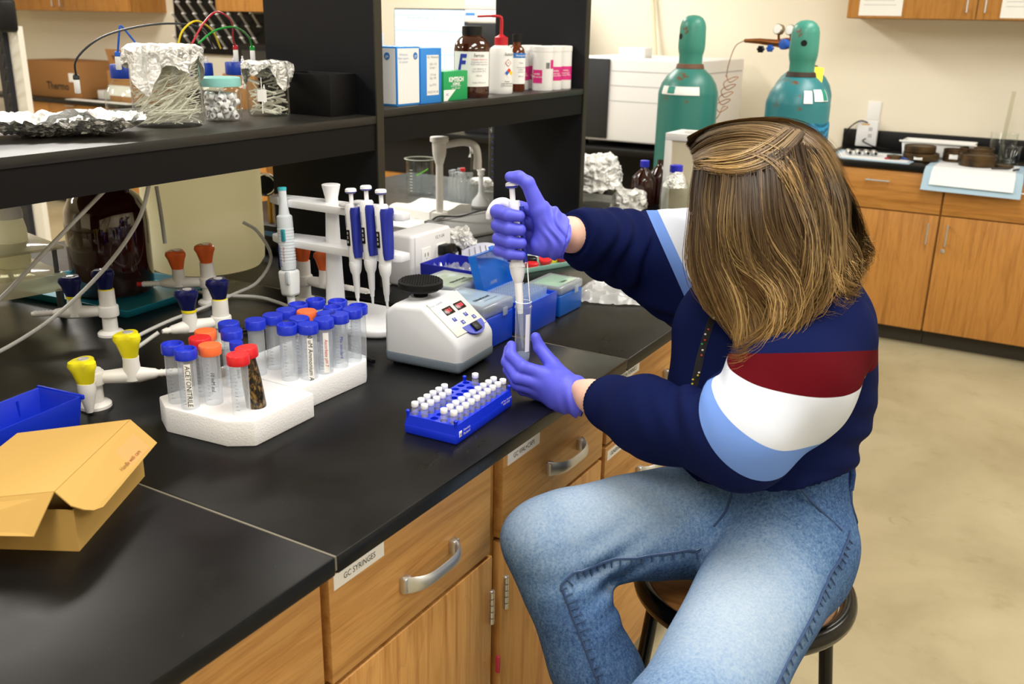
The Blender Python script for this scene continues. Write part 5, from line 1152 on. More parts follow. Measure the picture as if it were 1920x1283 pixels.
def upper_unit(label, x0, x1, hxs, z0=1.590, z1=2.35, y=5.30, mid=None, group='oak wall cabinets'):
    u = thing('wall_cabinet', label, 'cabinet', (0, y, 0), group=group)
    MB().box((x0, 0, z0), (x1, 0.33, z1)).build('carcass', M_bw, u, smooth=0)
    xs_ = [x0]+([mid] if mid else [])+[x1]; ds = []
    for k in range(len(xs_)-1):
        d = MB().rbox((xs_[k]+0.003, -0.02, z0+0.002), (xs_[k+1]-0.003, -0.0005, z1-0.004), 0.002).build('door', M_bw, u); ds.append(d)
        for hx in hxs[k]: bar_handle(d, hx, z0+0.085, True, 0.105)
    return u, ds
u, ds = upper_unit('oak wall cabinet with papers taped to its doors above the back counter', -0.462, 0.75, [[0.100], [0.180]], mid=0.142)
for (x0, x1, z0, d, lab) in ((-0.402, -0.196, 1.603, ds[0], 'a'), (0.246, 0.46, 1.600, ds[1], 'b')):
    pn = MB().box((x0, -0.0216, z0), (x1, -0.0206, z0+0.28)).build('taped_paper', M_paper, d, smooth=0)
    for k in range(8): MB().box((x0+0.02, -0.0219, z0+0.05+k*0.022), (x1-0.03-0.01*(k % 3), -0.02165, z0+0.053+k*0.022)).build('printed_line', mat('print_soft', '#c2c2c4', 0.7), pn, smooth=0)
# wall outlet with adapter
wo = thing('wall_outlet', 'white wall outlet with a multi-socket adapter and black cords', 'outlet', (0, 5.63, 0))
MB().rbox((-0.362, -0.006, 1.045), (-0.292, 0.0, 1.165), 0.002).build('plate', M_white, wo)
MB().rbox((-0.395, -0.055, 0.925), (-0.285, -0.027, 1.065), 0.006).build('adapter', M_box, wo)
MB().box((-0.372, -0.0558, 1.040), (-0.330, -0.0551, 1.048)).build('orange_label', mat('label_orange', '#e0b060', 0.6), wo, smooth=0)
for z in (0.985, 1.02): MB().box((-0.332, -0.0556, z-0.010), (-0.312, -0.0551, z+0.010)).build('socket', mat('socket_grey', '#bcbcbc', 0.5), wo, smooth=0)
hose('cord', 'black cord arching over the wall outlet adapter', [(-0.34, 5.57, 1.055), (-0.38, 5.565, 1.062), (-0.425, 5.57, 1.03), (-0.455, 5.575, 0.985), (-0.46, 5.57, 0.935)], 0.0035, M_black, 'cord')
hose('cord', 'black cord looping down from the adapter to the back counter', [(-0.34, 5.565, 0.97), (-0.35, 5.555, 0.955), (-0.30, 5.55, 0.935), (-0.25, 5.55, 0.925), (-0.21, 5.55, 0.922)], 0.0035, M_black, 'cord')
# things on the back counter
CT = 0.9155
M_ub = mat('underpad_blue', '#a9c6da', 0.7)
M_uw = mat('underpad_white', '#e8edf2', 0.8); NT(M_uw).bump(NT(M_uw).noise(NT(M_uw).coords(), 60, 3), 0.3, 0.003)
pd = thing('underpad', 'white absorbent pad with a blue border hanging over the counter edge', 'pad', (0.270, 5.02, CT))
def lpath(w0, w1, y_back, z_low, off): return [((w0, y_back, 0.0006+off), (w1, y_back, 0.0006+off)), ((w0, -0.002-off, 0.0006+off), (w1, -0.002-off, 0.0006+off)), ((w0-0.004, -0.010-off, -0.02), (w1+0.004, -0.010-off, -0.02)), ((w0-0.006, -0.038-off, z_low), (w1+0.006, -0.042-off, z_low-0.004))]
for nm, mt, w, yb, zl, off in (('blue_backing', M_ub, 0.212, 0.30, -0.108, 0.0), ('white_fleece', M_uw, 0.178, 0.27, -0.080, 0.0012)):
    q = lpath(-w, w, yb, zl, off); b = MB(); vs = [p for a in q for p in a]; b.add(vs, [(2*i, 2*i+1, 2*i+3, 2*i+2) for i in range(3)]); b.build(nm, mt, pd, smooth=0)
pd2 = thing('underpad', 'blue-edged absorbent pad lying flat under the metal fittings', 'pad', (-0.235, 5.19, CT), rotz=-0.05)
MB().box((-0.20, -0.15, 0), (0.22, 0.22, 0.002)).build('blue_backing', M_ub, pd2, smooth=0); MB().box((-0.17, -0.11, 0.0021), (0.20, 0.19, 0.0035)).build('white_fleece', M_uw, pd2, smooth=0)
M_sieve = mat('brown_tin', '#4a3620', 0.45, 0.35); t = NT(M_sieve); t.l(t.ramp(t.noise(t.coords(), 14, 5), [(0.35, lin('#2a1e10')), (0.6, lin('#5a4426'))]), t.p.inputs['Base Color'])
def tin(label, x, y, z, r, h, patch=False):
    s_ = thing('round_tin', label, 'tin', (x, y, z), group='dark brown round tins')
    MB().lathe([(r*0.98, 0), (r, 0.004), (r, h*0.55), (r*1.03, h*0.57), (r*1.03, h*0.63), (r, h*0.65), (r, h), (r*0.93, h), (r*0.92, h*0.86), (r*0.2, h*0.86)], 40).build('body', M_sieve, s_)
    if patch: MB().box((-0.02, -r-0.0015, h*0.25), (0.02, -r+0.004, h*0.62)).build('label', M_paper, s_, smooth=0)
tin('broad brown tin at the left bottom of the tin pile', 0.000, 5.230, CT+0.003, 0.085, 0.036, True)
tin('brown tin on top of the left side of the pile', -0.010, 5.240, CT+0.0395, 0.075, 0.034)
tin('brown tin squeezed in the middle of the pile', 0.150, 5.290, CT+0.003, 0.056, 0.060, True)
tin('brown tin in the right front of the pile', 0.265, 5.180, CT+0.003, 0.083, 0.055)
tin('brown tin in the right rear, standing behind the front one', 0.240, 5.362, CT+0.003, 0.080, 0.066)
tin('flat brown lid lying right of the tins', 0.385, 5.20, CT+0.003, 0.040, 0.012)
tin('flat brown lid lying at the left end of the tins', -0.118, 5.170, CT+0.004, 0.034, 0.018)
wt_ = thing('white_tray', 'deep white plastic tray behind the brown tins', 'tray', (0.045, 5.50, CT))
open_bin(wt_, 0.16, 0.35, 0.075, 0.004, M_white, 'shell', 0.94)
MB().rbox((-0.186, -0.090, 0.068), (0.186, -0.078, 0.076), 0.002).build('rim', M_white, wt_)
for (x, y, r, h, lab) in ((0.345, 5.47, 0.062, 0.140, 'tall graduated glass beaker on the back counter'), (0.395, 5.36, 0.042, 0.090, 'short graduated glass beaker before the tall one')):
    k_ = thing('beaker', lab, 'beaker', (x, y, CT)); open_beaker(r, h).build('glass', M_glass, k_)
    b = MB()
    for q in range(7): b.add([((r+0.0005)*math.cos(-2.1+0.25*s_), (r+0.0005)*math.sin(-2.1+0.25*s_), 0.02+q*h*0.10+dz) for dz in (0, 0.004) for s_ in range(3)], [(0, 1, 4, 3), (1, 2, 5, 4)])
    tag(b.build('graduation', M_ink, k_), kind='stuff')
g_ = tag(MB().tube([(0.338, 5.47, CT+0.006), (0.352, 5.47, CT+0.345)], 0.0095, 14, caps=False).build('glass_rod_tube', thin_glass('faint_glass', '#f2f2ea', 0.05, body=0.06)), 'tall thin glass tube standing in the beaker', 'tube')
bb_ = thing('carton', 'blue carton at the right edge of the back counter', 'box', (0.545, 5.32, CT)); MB().rbox((-0.06, -0.09, 0), (0.06, 0.09, 0.19), 0.002).build('body', mat('carton_sky', '#3f86c0', 0.5), bb_); MB().box((-0.0606, -0.06, 0.03), (-0.0601, 0.06, 0.15)).build('label', M_carton, bb_, smooth=0)
for k, (x, y, l_) in enumerate(((-0.345, 5.20, 'leftmost'), (-0.302, 5.215, 'second'), (-0.262, 5.23, 'third'), (-0.225, 5.235, 'rightmost'))):
    f_ = thing('metal_fitting', '%s of four small steel fittings on the flat pad' % l_, 'fitting', (x, y, CT+0.0176), rotz=0.4, group='steel fittings on the pad')
    b = MB(); b.M = Euler((math.pi/2, 0, 0)).to_matrix().to_4x4(); b.lathe([(0.012, -0.03), (0.0138, -0.028), (0.0138, 0.022), (0.009, 0.028)], 16); b.build('barrel', M_steel, f_)
    b = MB(); b.M = Euler((math.pi/2, 0, 0)).to_matrix().to_4x4(); b.lathe([(0.007, 0.0285), (0.007, 0.034)], 12); b.build('bore', M_black, f_)
for (p0, p1, hx, lab, nm) in (((-0.16, 5.24, 0), (-0.05, 5.16, 0), '#3a58b0', 'blue pen lying on the flat absorbent pad', 'pen'), ((-0.14, 5.28, 0), (-0.02, 5.22, 0), '#26262a', 'black pen lying on the flat absorbent pad', 'pen'), ((-0.15, 5.12, 0), (-0.125, 5.16, 0), '#b83040', 'small red clip on the flat absorbent pad', 'clip'), ((0.34, 5.07, 0), (0.42, 5.11, 0), '#1c1c1c', 'thin black tool on the hanging pad, left of two', 'tool'), ((0.435, 5.06, 0), (0.455, 5.12, 0), '#1c1c1c', 'short black hooked tool on the hanging pad', 'tool')):
    a, b_ = Vector(p0), Vector(p1); a.z = b_.z = CT+0.0095; o0 = a.copy()
    o = MB().tube([Vector((0, 0, 0)), (b_-a)*0.85, b_-a], [0.0048, 0.0048, 0.002], 8).build(nm, mat('tool_'+hx, hx, 0.4)); o.location = o0; tag(o, lab, nm)

# gas cylinders
def cyl_paint(name, base, rust=True):
    mt = mat(name, base, 0.35); t = NT(mt); n = t.noise(t.coords(), 16, 6, 0.7); n2 = t.noise(t.coords((1, 1, 0.6)), 6, 3)
    f = t.ramp(t.math('MULTIPLY', n, n2), [(0.335, (0, 0, 0, 1)), (0.37, (1, 1, 1, 1))]); t.l(t.mixc(f, lin(base), lin('#6b4a2c')), t.p.inputs['Base Color']); return mt
M_cg = cyl_paint('cylinder_green', '#347a70'); M_cb = cyl_paint('cylinder_blue_green', '#2b7880'); M_cap2 = cyl_paint('cylinder_cap_green', '#3f8c7c')
M_rust = mat('rusty_collar', '#6e4a36', 0.6); M_dkc = mat('dark_collar', '#33241c', 0.6)
def cylinder(label, x, y, bodym, collar, dz=0.0, cap=True, hole=None):
    c = thing('gas_cylinder', label, 'gas cylinder', (x, y, 0), group='gas cylinders behind the person'); r = 0.1145; z = 1.285+dz
    MB().lathe([(r*0.92, 0), (r, 0.02), (r, z), (r*0.985, z+0.012), (r*0.90, z+0.042), (r*0.74, z+0.070), (r*0.54, z+0.090), (0.050, z+0.099)], 56).build('body', bodym, c)
    MB().lathe([(0.052, z+0.094), (0.054, z+0.098), (0.050, z+0.112), (0.046, z+0.114)], 36).build('collar', collar, c)
    if cap:
        zc = z+0.113; MB().lathe([(0.0445, zc), (0.0445, zc+0.032), (0.0475, zc+0.042), (0.0505, zc+0.058), (0.0510, zc+0.075), (0.0490, zc+0.135), (0.045, zc+0.152), (0.036, zc+0.166), (0.022, zc+0.175), (0.004, zc+0.178)], 40).build('valve_cap', M_cap2, c)
        if hole is not None:
            for hz, hr in ((0.100, 0.011), (0.066, 0.0035)):
                b = MB(); b.M = Matrix.Translation((0.0478*math.cos(hole), 0.0478*math.sin(hole), zc+hz)) @ Vector((math.cos(hole), math.sin(hole), 0)).to_track_quat('Z', 'Y').to_matrix().to_4x4(); b.lathe([(hr, -0.003), (hr, 0.0026)], 20); b.build('vent_hole', M_black, c)
    return c
c1 = cylinder('green gas cylinder with rust spots and a white shoulder sticker', -0.655, 3.62, M_cg, M_rust, hole=math.radians(-130))
def shoulder_patch(parent, a0, a1, z0, z1, mt, name, dz=0.0, r=0.1145, n=10):
    prof = [(r, 1.285), (r*0.985, 1.297), (r*0.90, 1.327), (r*0.74, 1.355), (r*0.54, 1.375)]
    def rad(z):
        z -= dz
        for (r0, q0), (r1, q1) in zip(prof, prof[1:]):
            if z <= q1: return r0+(r1-r0)*max(0, (z-q0))/(q1-q0)
        return prof[-1][0]
    b = MB(); m_ = 6
    b.add([((rad(z0+(z1-z0)*j/m_)+0.0025)*math.cos(a0+(a1-a0)*k/n), (rad(z0+(z1-z0)*j/m_)+0.0025)*math.sin(a0+(a1-a0)*k/n), z0+(z1-z0)*j/m_+0.001) for j in range(m_+1) for k in range(n+1)], [(j*(n+1)+k, j*(n+1)+k+1, (j+1)*(n+1)+k+1, (j+1)*(n+1)+k) for j in range(m_) for k in range(n)]); return b.build(name, mt, parent)
st = shoulder_patch(c1, math.radians(-128), math.radians(-48), 1.287, 1.318, M_paper, 'sticker')
shoulder_patch(st, math.radians(-112), math.radians(-96), 1.291, 1.317, mat('sticker_green', '#1f8a78', 0.5), 'diamond_mark').location = (0, -0.0006, 0.0005)
c2 = cylinder('blue-green gas cylinder with a mesh sleeve behind the person', -0.225, 3.60, M_cb, M_dkc, -0.012, hole=math.radians(-78))
shoulder_patch(c2, math.radians(-66), math.radians(-50), 1.283, 1.326, M_paper, 'sticker', -0.012); st = shoulder_patch(c2, math.radians(-46), math.radians(-12), 1.290, 1.330, M_paper, 'sticker', -0.012)
shoulder_patch(st, math.radians(-26), math.radians(-14), 1.292, 1.330, mat('sticker_green', '#1f8a78'), 'diamond_mark', -0.012).location = (0.0006, -0.0004, 0.0005)
M_net = mat('sleeve_blue', '#1878a0', 0.6); t = NT(M_net); wv = t.n('ShaderNodeTexWave'); wv.inputs['Scale'].default_value = 28; wv.inputs['Distortion'].default_value = 3; t.l(t.coords((1, 1, 1), (0.5, 0.3, 0.6)), wv.inputs['Vector']); t.bump(wv.outputs['Fac'], 0.8, 0.006)
MB().lathe([(0.1165, 0.62), (0.1185, 0.63), (0.1185, 1.205), (0.1165, 1.215)], 48, cap0=False, cap1=False).build('mesh_sleeve', M_net, c2)
c3 = cylinder('green gas cylinder with a regulator, behind the sleeved cylinder', -0.300, 3.93, M_cb, M_dkc, 0.0, cap=False)
MB().lathe([(0.020, 1.398), (0.020, 1.45), (0.016, 1.455), (0.016, 1.50)], 20).build('valve', mat('brass', '#a8813a'), c3)
b = MB(); b.M = Matrix.Translation((0.06, -0.085, 1.352)) @ Euler((math.radians(62), 0.1, 0.35)).to_matrix().to_4x4(); b.box((-0.034, -0.075, 0), (0.034, 0.050, 0.002)); yt = b.build('yellow_tag', mat('tag_yellow', '#f0dc10', 0.5), c3, smooth=0)
rg = thing('regulator', 'brass gas regulator with two round dials and blue knobs', 'regulator', (-0.36, 3.93, 1.478))
M_copper = mat('copper', '#a8683e', 0.3, 0.9)
MB().tube([(0.04, 0, 0), (-0.02, 0, 0), (-0.06, 0, 0.0), (-0.13, 0, 0.006), (-0.19, 0, 0.006)], [0.014, 0.022, 0.014, 0.011, 0.007], 16).build('body', M_copper, rg)
for (x, z) in ((-0.052, 0.052), (-0.004, 0.050)):
    b = MB(); b.M = Matrix.Translation((x, -0.012, z)) @ Euler((math.radians(80), 0, math.radians(-20))).to_matrix().to_4x4(); b.lathe([(0.018, -0.012), (0.0205, -0.010), (0.0205, 0.010), (0.018, 0.012)], 28); g_ = b.build('dial_case', mat('dial_brass', '#b8b09a', 0.3, 0.8), rg)
    b = MB(); b.M = Matrix.Translation((x, -0.012, z)) @ Euler((math.radians(80), 0, math.radians(-20))).to_matrix().to_4x4(); b.lathe([(0.0175, 0.0121), (0.002, 0.0125)], 28); b.build('dial_face', M_paper, g_)
    MB().tube([(x, -0.008, z-0.02), (x, 0, 0.01)], 0.005, 8).build('dial_stem', M_copper, rg)
for (x, z, mm) in ((-0.078, -0.020, mat('knob_reg_blue', '#2058b8', 0.35)), (-0.115, -0.024, M_black)):
    b = MB(); b.M = Matrix.Translation((x, -0.015, z)) @ Euler((math.pi/2, 0, 0)).to_matrix().to_4x4(); n = 24
    b.loft([[((r*(1+0.12*math.cos(6*2*math.pi*q/n)))*math.cos(2*math.pi*q/n), (r*(1+0.12*math.cos(6*2*math.pi*q/n)))*math.sin(2*math.pi*q/n), zz) for q in range(n)] for r, zz in ((0.010, -0.006), (0.0135, -0.004), (0.0135, 0.010), (0.010, 0.013))]); b.build('knob', mm, rg)
b = MB(); b.M = Matrix.Translation((-0.02, -0.02, -0.003)) @ Euler((math.pi/2, 0, -0.5)).to_matrix().to_4x4(); b.lathe([(0.020, -0.005), (0.020, 0.014), (0.014, 0.016)], 24); b.build('blue_bonnet', mat('knob_reg_blue', '#2058b8'), rg)
cp = [(-0.552, 3.93, 1.484), (-0.585, 3.93, 1.462), (-0.605, 3.93, 1.40), (-0.612, 3.93, 1.345)]
for k in range(5):
    zz = 1.335-0.030*k; xx = -0.590-0.008*k; cp += [(xx-0.022, 3.93, zz+0.012), (xx, 3.912, zz-0.014), (xx+0.028, 3.93, zz+0.006), (xx, 3.948, zz+0.004)]
cp += [(-0.63, 3.93, 1.185), (-0.665, 3.95, 1.15)]
hose('copper_line', 'thin coiled copper gas line hanging from the regulator', cp, 0.0017, M_copper, 'tube', n=160, seg=6)

# ================================================================ BACK OF THE ROOM, MIDDLE
tb_ = thing('instrument_table', 'black counter carrying the instruments along the back wall', 'counter', (0, 0, 0))
MB().box((-3.75, 4.78, 0.865), (-0.98, 5.60, 0.90)).build('top', M_ctr, tb_, bevel=0.003)
MB().box((-3.70, 4.90, 0.615), (-2.2, 5.58, 0.864)).build('dark_recess', mat('dark_recess', '#0d0d0e', 0.7), tb_, smooth=0)
MB().box((-3.70, 4.86, 0.535), (-2.6, 5.58, 0.614)).build('oak_rail', M_bwx, tb_, smooth=0)
MB().box((-3.70, 4.87, 0.0), (-2.6, 5.58, 0.534)).build('grey_panel', mat('grey_panel', '#77767a', 0.6), tb_, smooth=0)
MB().box((-2.6, 5.35, 0.0), (-1.05, 5.58, 0.864)).build('dark_back', mat('dark_recess', '#0d0d0e', 0.7), tb_, smooth=0)
for x in (-1.60, -1.02): MB().box((x, 4.84, 0), (x+0.04, 4.90, 0.864)).build('leg', M_black, tb_, smooth=0)
M_inst = mat('instrument_white', '#e9e9ea', 0.4); M_ig = mat('instrument_charcoal', '#1f2125', 0.5)
ins = thing('analyser', 'large white analyser with a charcoal side panel on the back counter', 'instrument', (-1.36, 5.15, 0.9002))
MB().rbox((-0.44, -0.32, 0.030), (0.32, 0.36, 0.468), 0.012, 3).build('housing', M_inst, ins)
MB().rbox((-0.335, -0.332, 0.044), (-0.195, -0.320, 0.462), 0.004).build('charcoal_panel', M_ig, ins)
for z in (0.245, 0.325, 0.40): MB().box((-0.19, -0.3215, z), (0.31, -0.3198, z+0.003)).build('panel_seam', mat('seam_grey', '#b4b4b8', 0.6), ins, smooth=0)
MB().box((0.3200, -0.25, 0.40), (0.3215, 0.33, 0.406)).build('side_seam', mat('seam_grey', '#b4b4b8'), ins, smooth=0)
for (px, py) in ((-0.38, -0.26), (0.26, -0.26), (-0.38, 0.3), (0.26, 0.3)): MB().box((px-0.03, py-0.03, 0), (px+0.03, py+0.03, 0.030)).build('foot', M_black, ins, smooth=0)
sb_ = thing('carton', 'small white open carton on top of the white analyser', 'box', (-1.475, 4.97, 1.3685)); open_bin(sb_, 0.10, 0.15, 0.052, 0.002, M_carton, 'shell', 1.0)
tag(MB().tube([(-1.66, 5.60, 2.5), (-1.66, 5.60, 1.7), (-1.62, 5.58, 1.45), (-1.60, 5.56, 1.36)], 0.010, 10).build('conduit', mat('conduit_beige', '#ddd2b2', 0.6)), 'beige flexible conduit running down the back wall', 'conduit')
mo = thing('monitor', 'computer monitor with a bright pale blue window on screen', 'monitor', (-2.825, 4.95, 0.9002))
MB().rbox((-0.262, 0.0, 0.345), (0.262, 0.035, 0.705), 0.006).build('bezel', M_black, mo)
M_scr = mat('screen', '#cfe6fa', 0.3, emit='#b9dcfb', estr=0.62)
sc_ = MB().box((-0.254, -0.0015, 0.354), (0.254, 0.0, 0.697)).build('screen', M_scr, mo, smooth=0)
M_sl = mat('screen_line', '#9cc8ee', 0.3, emit='#6fb0ee', estr=0.55)
for z, w in ((0.665, 0.005), (0.645, 0.003), (0.575, 0.006), (0.44, 0.006), (0.41, 0.003)): MB().box((-0.250, -0.0025, z), (0.250, -0.0016, z+w)).build('window_bar', M_sl, sc_, smooth=0)
text('lettering', 'File   Edit   View   Analysis   Report   Help', 0.014, mat('screen_text', '#5a8ab8', 0.5), sc_, (-0.07, -0.0026, 0.655), (1, 0, 0), (0, 0, 1))
MB().box((-0.03, 0.010, 0.02), (0.03, 0.03, 0.345)).build('stand_neck', M_black, mo, smooth=0); MB().rbox((-0.13, -0.08, 0), (0.13, 0.12, 0.02), 0.004).build('stand_foot', M_black, mo)
pc = thing('computer', 'black computer tower under the shelf gap beyond the bench', 'computer', (-3.20, 5.2, 0.9002)); MB().rbox((-0.20, -0.25, 0), (0.06, 0.25, 0.33), 0.008).build('case', M_black, pc); MB().lathe([(0.006, 0), (0.006, 0.004)], 10, (-0.02, -0.252, 0.20)).build('power_light', mat('led_white', '#e8f0f4', 0.3, emit='#e8f4ff', estr=1.0), pc)
hp = thing('instrument_stack', 'stack of white and black chromatography modules by the monitor', 'instrument', (-2.33, 5.15, 0.9002))
for k, (z0, z1, mm) in enumerate(((0.0, 0.16, M_ig), (0.162, 0.30, M_inst), (0.302, 0.470, M_ig), (0.472, 0.63, M_ig), (0.632, 0.70, M_inst), (0.702, 0.90, M_inst))):
    md = MB().rbox((-0.215, -0.24, z0), (0.22, 0.26, z1), 0.006).build('module', mm, hp)
    if k in (4, 5): MB().box((-0.205, -0.2415, z1-0.03), (-0.14, -0.2402, z1-0.015)).build('blue_badge', mat('badge_blue', '#3a8ae0', 0.4), md, smooth=0)

# ================================================================ BACK OF THE ROOM, LEFT
lc = thing('back_counter', 'black counter along the back wall at the far left', 'counter', (0, 0, 0))
MB().box((-7.6, 4.97, 0.845), (-3.80, 5.63, 0.875)).build('top', M_ctr, lc, bevel=0.003); MB().box((-7.6, 5.605, 0.875), (-3.8, 5.63, 0.965)).build('backsplash', M_ctr, lc, smooth=0)
for k, (x0, x1, lab) in enumerate(((-7.30, -6.70, 'oak base cabinet at the far left behind the solvent lines'), (-6.697, -6.097, 'oak base cabinet below the cardboard boxes at far left'), (-6.094, -5.494, 'oak base cabinet behind the tall foil beaker'), (-5.491, -4.891, 'oak base cabinet below the peg board'), (-4.888, -4.288, 'oak base cabinet right of the peg board'))):
    back_unit(lab, x0, x1, x1-0.05, 'oak base units at the far left', z_top=0.844, y=5.02, dz=0.62)
upper_unit('oak wall cabinet at the far left above the cardboard boxes', -7.75, -5.92, [[-6.86], [-6.76]], z0=1.555, mid=-6.81)
upper_unit('oak wall cabinet right of the peg board', -4.98, -4.05, [[], [-4.10]], z0=1.572, mid=-4.5)
M_kraft = mat('kraft_card', '#9a6c3c', 0.75)
kb = thing('cardboard_box', 'closed brown cardboard box printed Thermo on the far counter', 'box', (-6.72, 5.28, 0.8752), rotz=0.02)
MB().rbox((-0.335, -0.20, 0), (0.335, 0.20, 0.29), 0.003).build('body', M_kraft, kb)
text('lettering', 'Thermo', 0.085, M_ink, kb, (0.05, -0.2006, 0.09), (1, 0, 0), (0, 0, 1), bold=0.002); MB().box((0.20, -0.2012, 0.13), (0.27, -0.2004, 0.20)).build('label', M_paper, kb, smooth=0)
kb = thing('cardboard_box', 'open brown cardboard box with a raised flap printed THIS SIDE UP', 'box', (-5.80, 5.25, 0.8752), rotz=-0.05)
open_bin(kb, 0.34, 0.46, 0.24, 0.006, mat('kraft_card_b', '#a87848', 0.75), 'body', 1.0)
fl_ = MB(); fl_.M = Matrix.Translation((0.0, -0.17, 0.241)) @ Euler((math.radians(14), 0, 0)).to_matrix().to_4x4(); fl_.box((-0.16, -0.005, 0), (0.23, 0, 0.17)); fl_ = fl_.build('flap', mat('kraft_card_b', '#a87848'), kb, smooth=0)
text('lettering', 'THIS SIDE UP', 0.045, M_ink, fl_, (0.035, -0.205, 0.34), (1, 0, 0), (0, -0.25, 1), bold=0.001); MB().box((-0.2306, -0.1712, 0.05), (0.05, -0.1702, 0.13)).build('white_tape', M_paper, kb, smooth=0)
tag(MB().rbox((-6.33, 5.20, 0.8753), (-6.05, 5.45, 0.945), 0.004).build('binder', M_carton), 'thick white binder lying between the two cardboard boxes', 'binder')
tag(MB().box((-6.45, 4.98, 0.8753), (-5.70, 5.07, 0.8790)).build('paper_sheet', M_paper, smooth=0), 'white papers spread before the Thermo cardboard box', 'paper')
pb = thing('peg_board', 'black drying board on the back wall full of white pegs', 'peg board', (-5.22, 5.60, 1.20))
b = MB(); b.M = Matrix.Rotation(math.pi/2, 4, 'X'); b.prism([(-0.58, 0.05), (0.42, 0.05), (0.42, 0.36), (0.22, 0.36), (0.22, 0.85), (-0.58, 0.85)], -0.029, 0.0); b.build('board', M_black, pb, smooth=0)
pegm = None
for i in range(8):
    for j in range(9):
        x = -0.52+i*0.125+(0.06 if j % 2 else 0); z = 0.10+j*0.085
        if x > 0.40 or (x > 0.18 and z > 0.30): continue
        if pegm is None:
            b = MB(); b.tube([(0, 0, 0), (0.05, -0.12, 0.085)], 0.008, 8); b.lathe([(0.020, -0.004), (0.020, 0.004)], 12, (0, -0.004, 0)); pegm = b.build('peg', M_white, pb); o = pegm
        else: o = pegm.copy(); COL.objects.link(o); o.parent = pb
        o.location = (x, 0, z)
dp = thing('towel_dispenser', 'pale paper towel dispenser under the right wall cabinet', 'dispenser', (-4.40, 5.50, 1.41)); MB().rbox((-0.20, -0.10, 0), (0.30, 0.10, 0.15), 0.02, 3).build('housing', mat('dispenser_cream', '#d8d4c4', 0.5), dp)
bh = thing('black_cabinet', 'black equipment case on the far counter below the towel dispenser', 'equipment', (-4.35, 5.30, 0.8752)); MB().rbox((-0.28, -0.2, 0), (0.36, 0.2, 0.48), 0.02).build('case', M_black, bh); MB().rbox((-0.20, -0.21, 0.30), (0.28, -0.201, 0.44), 0.008).build('window', mat('smoked_panel', '#2a2a2a', 0.15), bh)
tag(MB().rbox((-4.72, 5.05, 0.8753), (-4.40, 5.09, 1.15), 0.01).build('cardboard_sheet', M_kraft), 'brown cardboard sheet standing before the black equipment case', 'cardboard')
# stand with drying pegs at the left edge
ds_ = thing('drying_stand', 'white drying stand with a black peg strip at the left edge', 'stand', (-4.04, 3.02, 0.0))
MB().box((-0.02, 0.02, 0.0), (0.065, 0.05, 1.47)).build('white_panel', mat('stand_white', '#dedbd0', 0.6), ds_, smooth=0)
MB().box((-0.085, -0.01, 0.0), (-0.018, 0.05, 1.475)).build('peg_strip', mat('strip_navy', '#1a1c26', 0.5), ds_, smooth=0)
MB().box((-0.25, -0.2, 0.0), (0.25, 0.2, 0.02)).build('foot', M_black, ds_, smooth=0)
for z in (1.08, 1.145, 1.21, 1.27, 1.34, 1.40): MB().tube([(-0.03, -0.02, z), (0.055, -0.06, z+0.065)], 0.005, 8).build('peg', mat('strip_navy', '#1a1c26'), ds_)
hd_ = MB().lathe([(0.03, -0.06), (0.055, -0.04), (0.06, 0.04), (0.04, 0.07)], 28, (-0.035, -0.02, 1.53)).build('white_head', M_inst, ds_); MB().rbox((0.022, -0.075, 1.44), (0.075, 0.03, 1.60), 0.02, 3).build('black_knob', M_black, ds_)
# ================================================================ THE PERSON: implicit surfaces
def A3(p): return np.array(p, dtype=np.float32)
def cap(P, a, b, ra, rb):
    """distance to a tapered capsule"""
    a, b = A3(a), A3(b); ab = b-a; t_ = np.clip(((P-a)@ab)/max(float(ab@ab), 1e-9), 0, 1)
    return np.linalg.norm(P-(a+t_[:, None]*ab), axis=1)-(ra+(rb-ra)*t_)
def ell(P, c, R3, rad):
    """distance-like value of an ellipsoid; R3 rows are its axes"""
    q = (P-A3(c))@np.array(R3, dtype=np.float32).T; rad = A3(rad); k = np.linalg.norm(q/rad, axis=1); g = np.linalg.norm(q/(rad*rad), axis=1)
    return k*(k-1.0)/np.maximum(g, 1e-6)
def smin(a, b, k):
    h = np.clip(0.5+0.5*(b-a)/k, 0, 1); return b+(a-b)*h-k*h*(1-h)
def chain(P, pts, rs, k=0.02):
    d = None
    for i in range(len(pts)-1):
        e = cap(P, pts[i], pts[i+1], rs[i], rs[i+1]); d = e if d is None else smin(d, e, k)
    return d
def waves(P, freq, seed, n=7):
    r = np.random.RandomState(seed); out = np.zeros(len(P), np.float32)
    for i in range(n):
        v = r.normal(size=3); v /= np.linalg.norm(v); out += np.sin(P@(v*freq*r.uniform(0.6, 1.5)).astype(np.float32)+r.uniform(0, 6.28)).astype(np.float32)
    return out/math.sqrt(n)
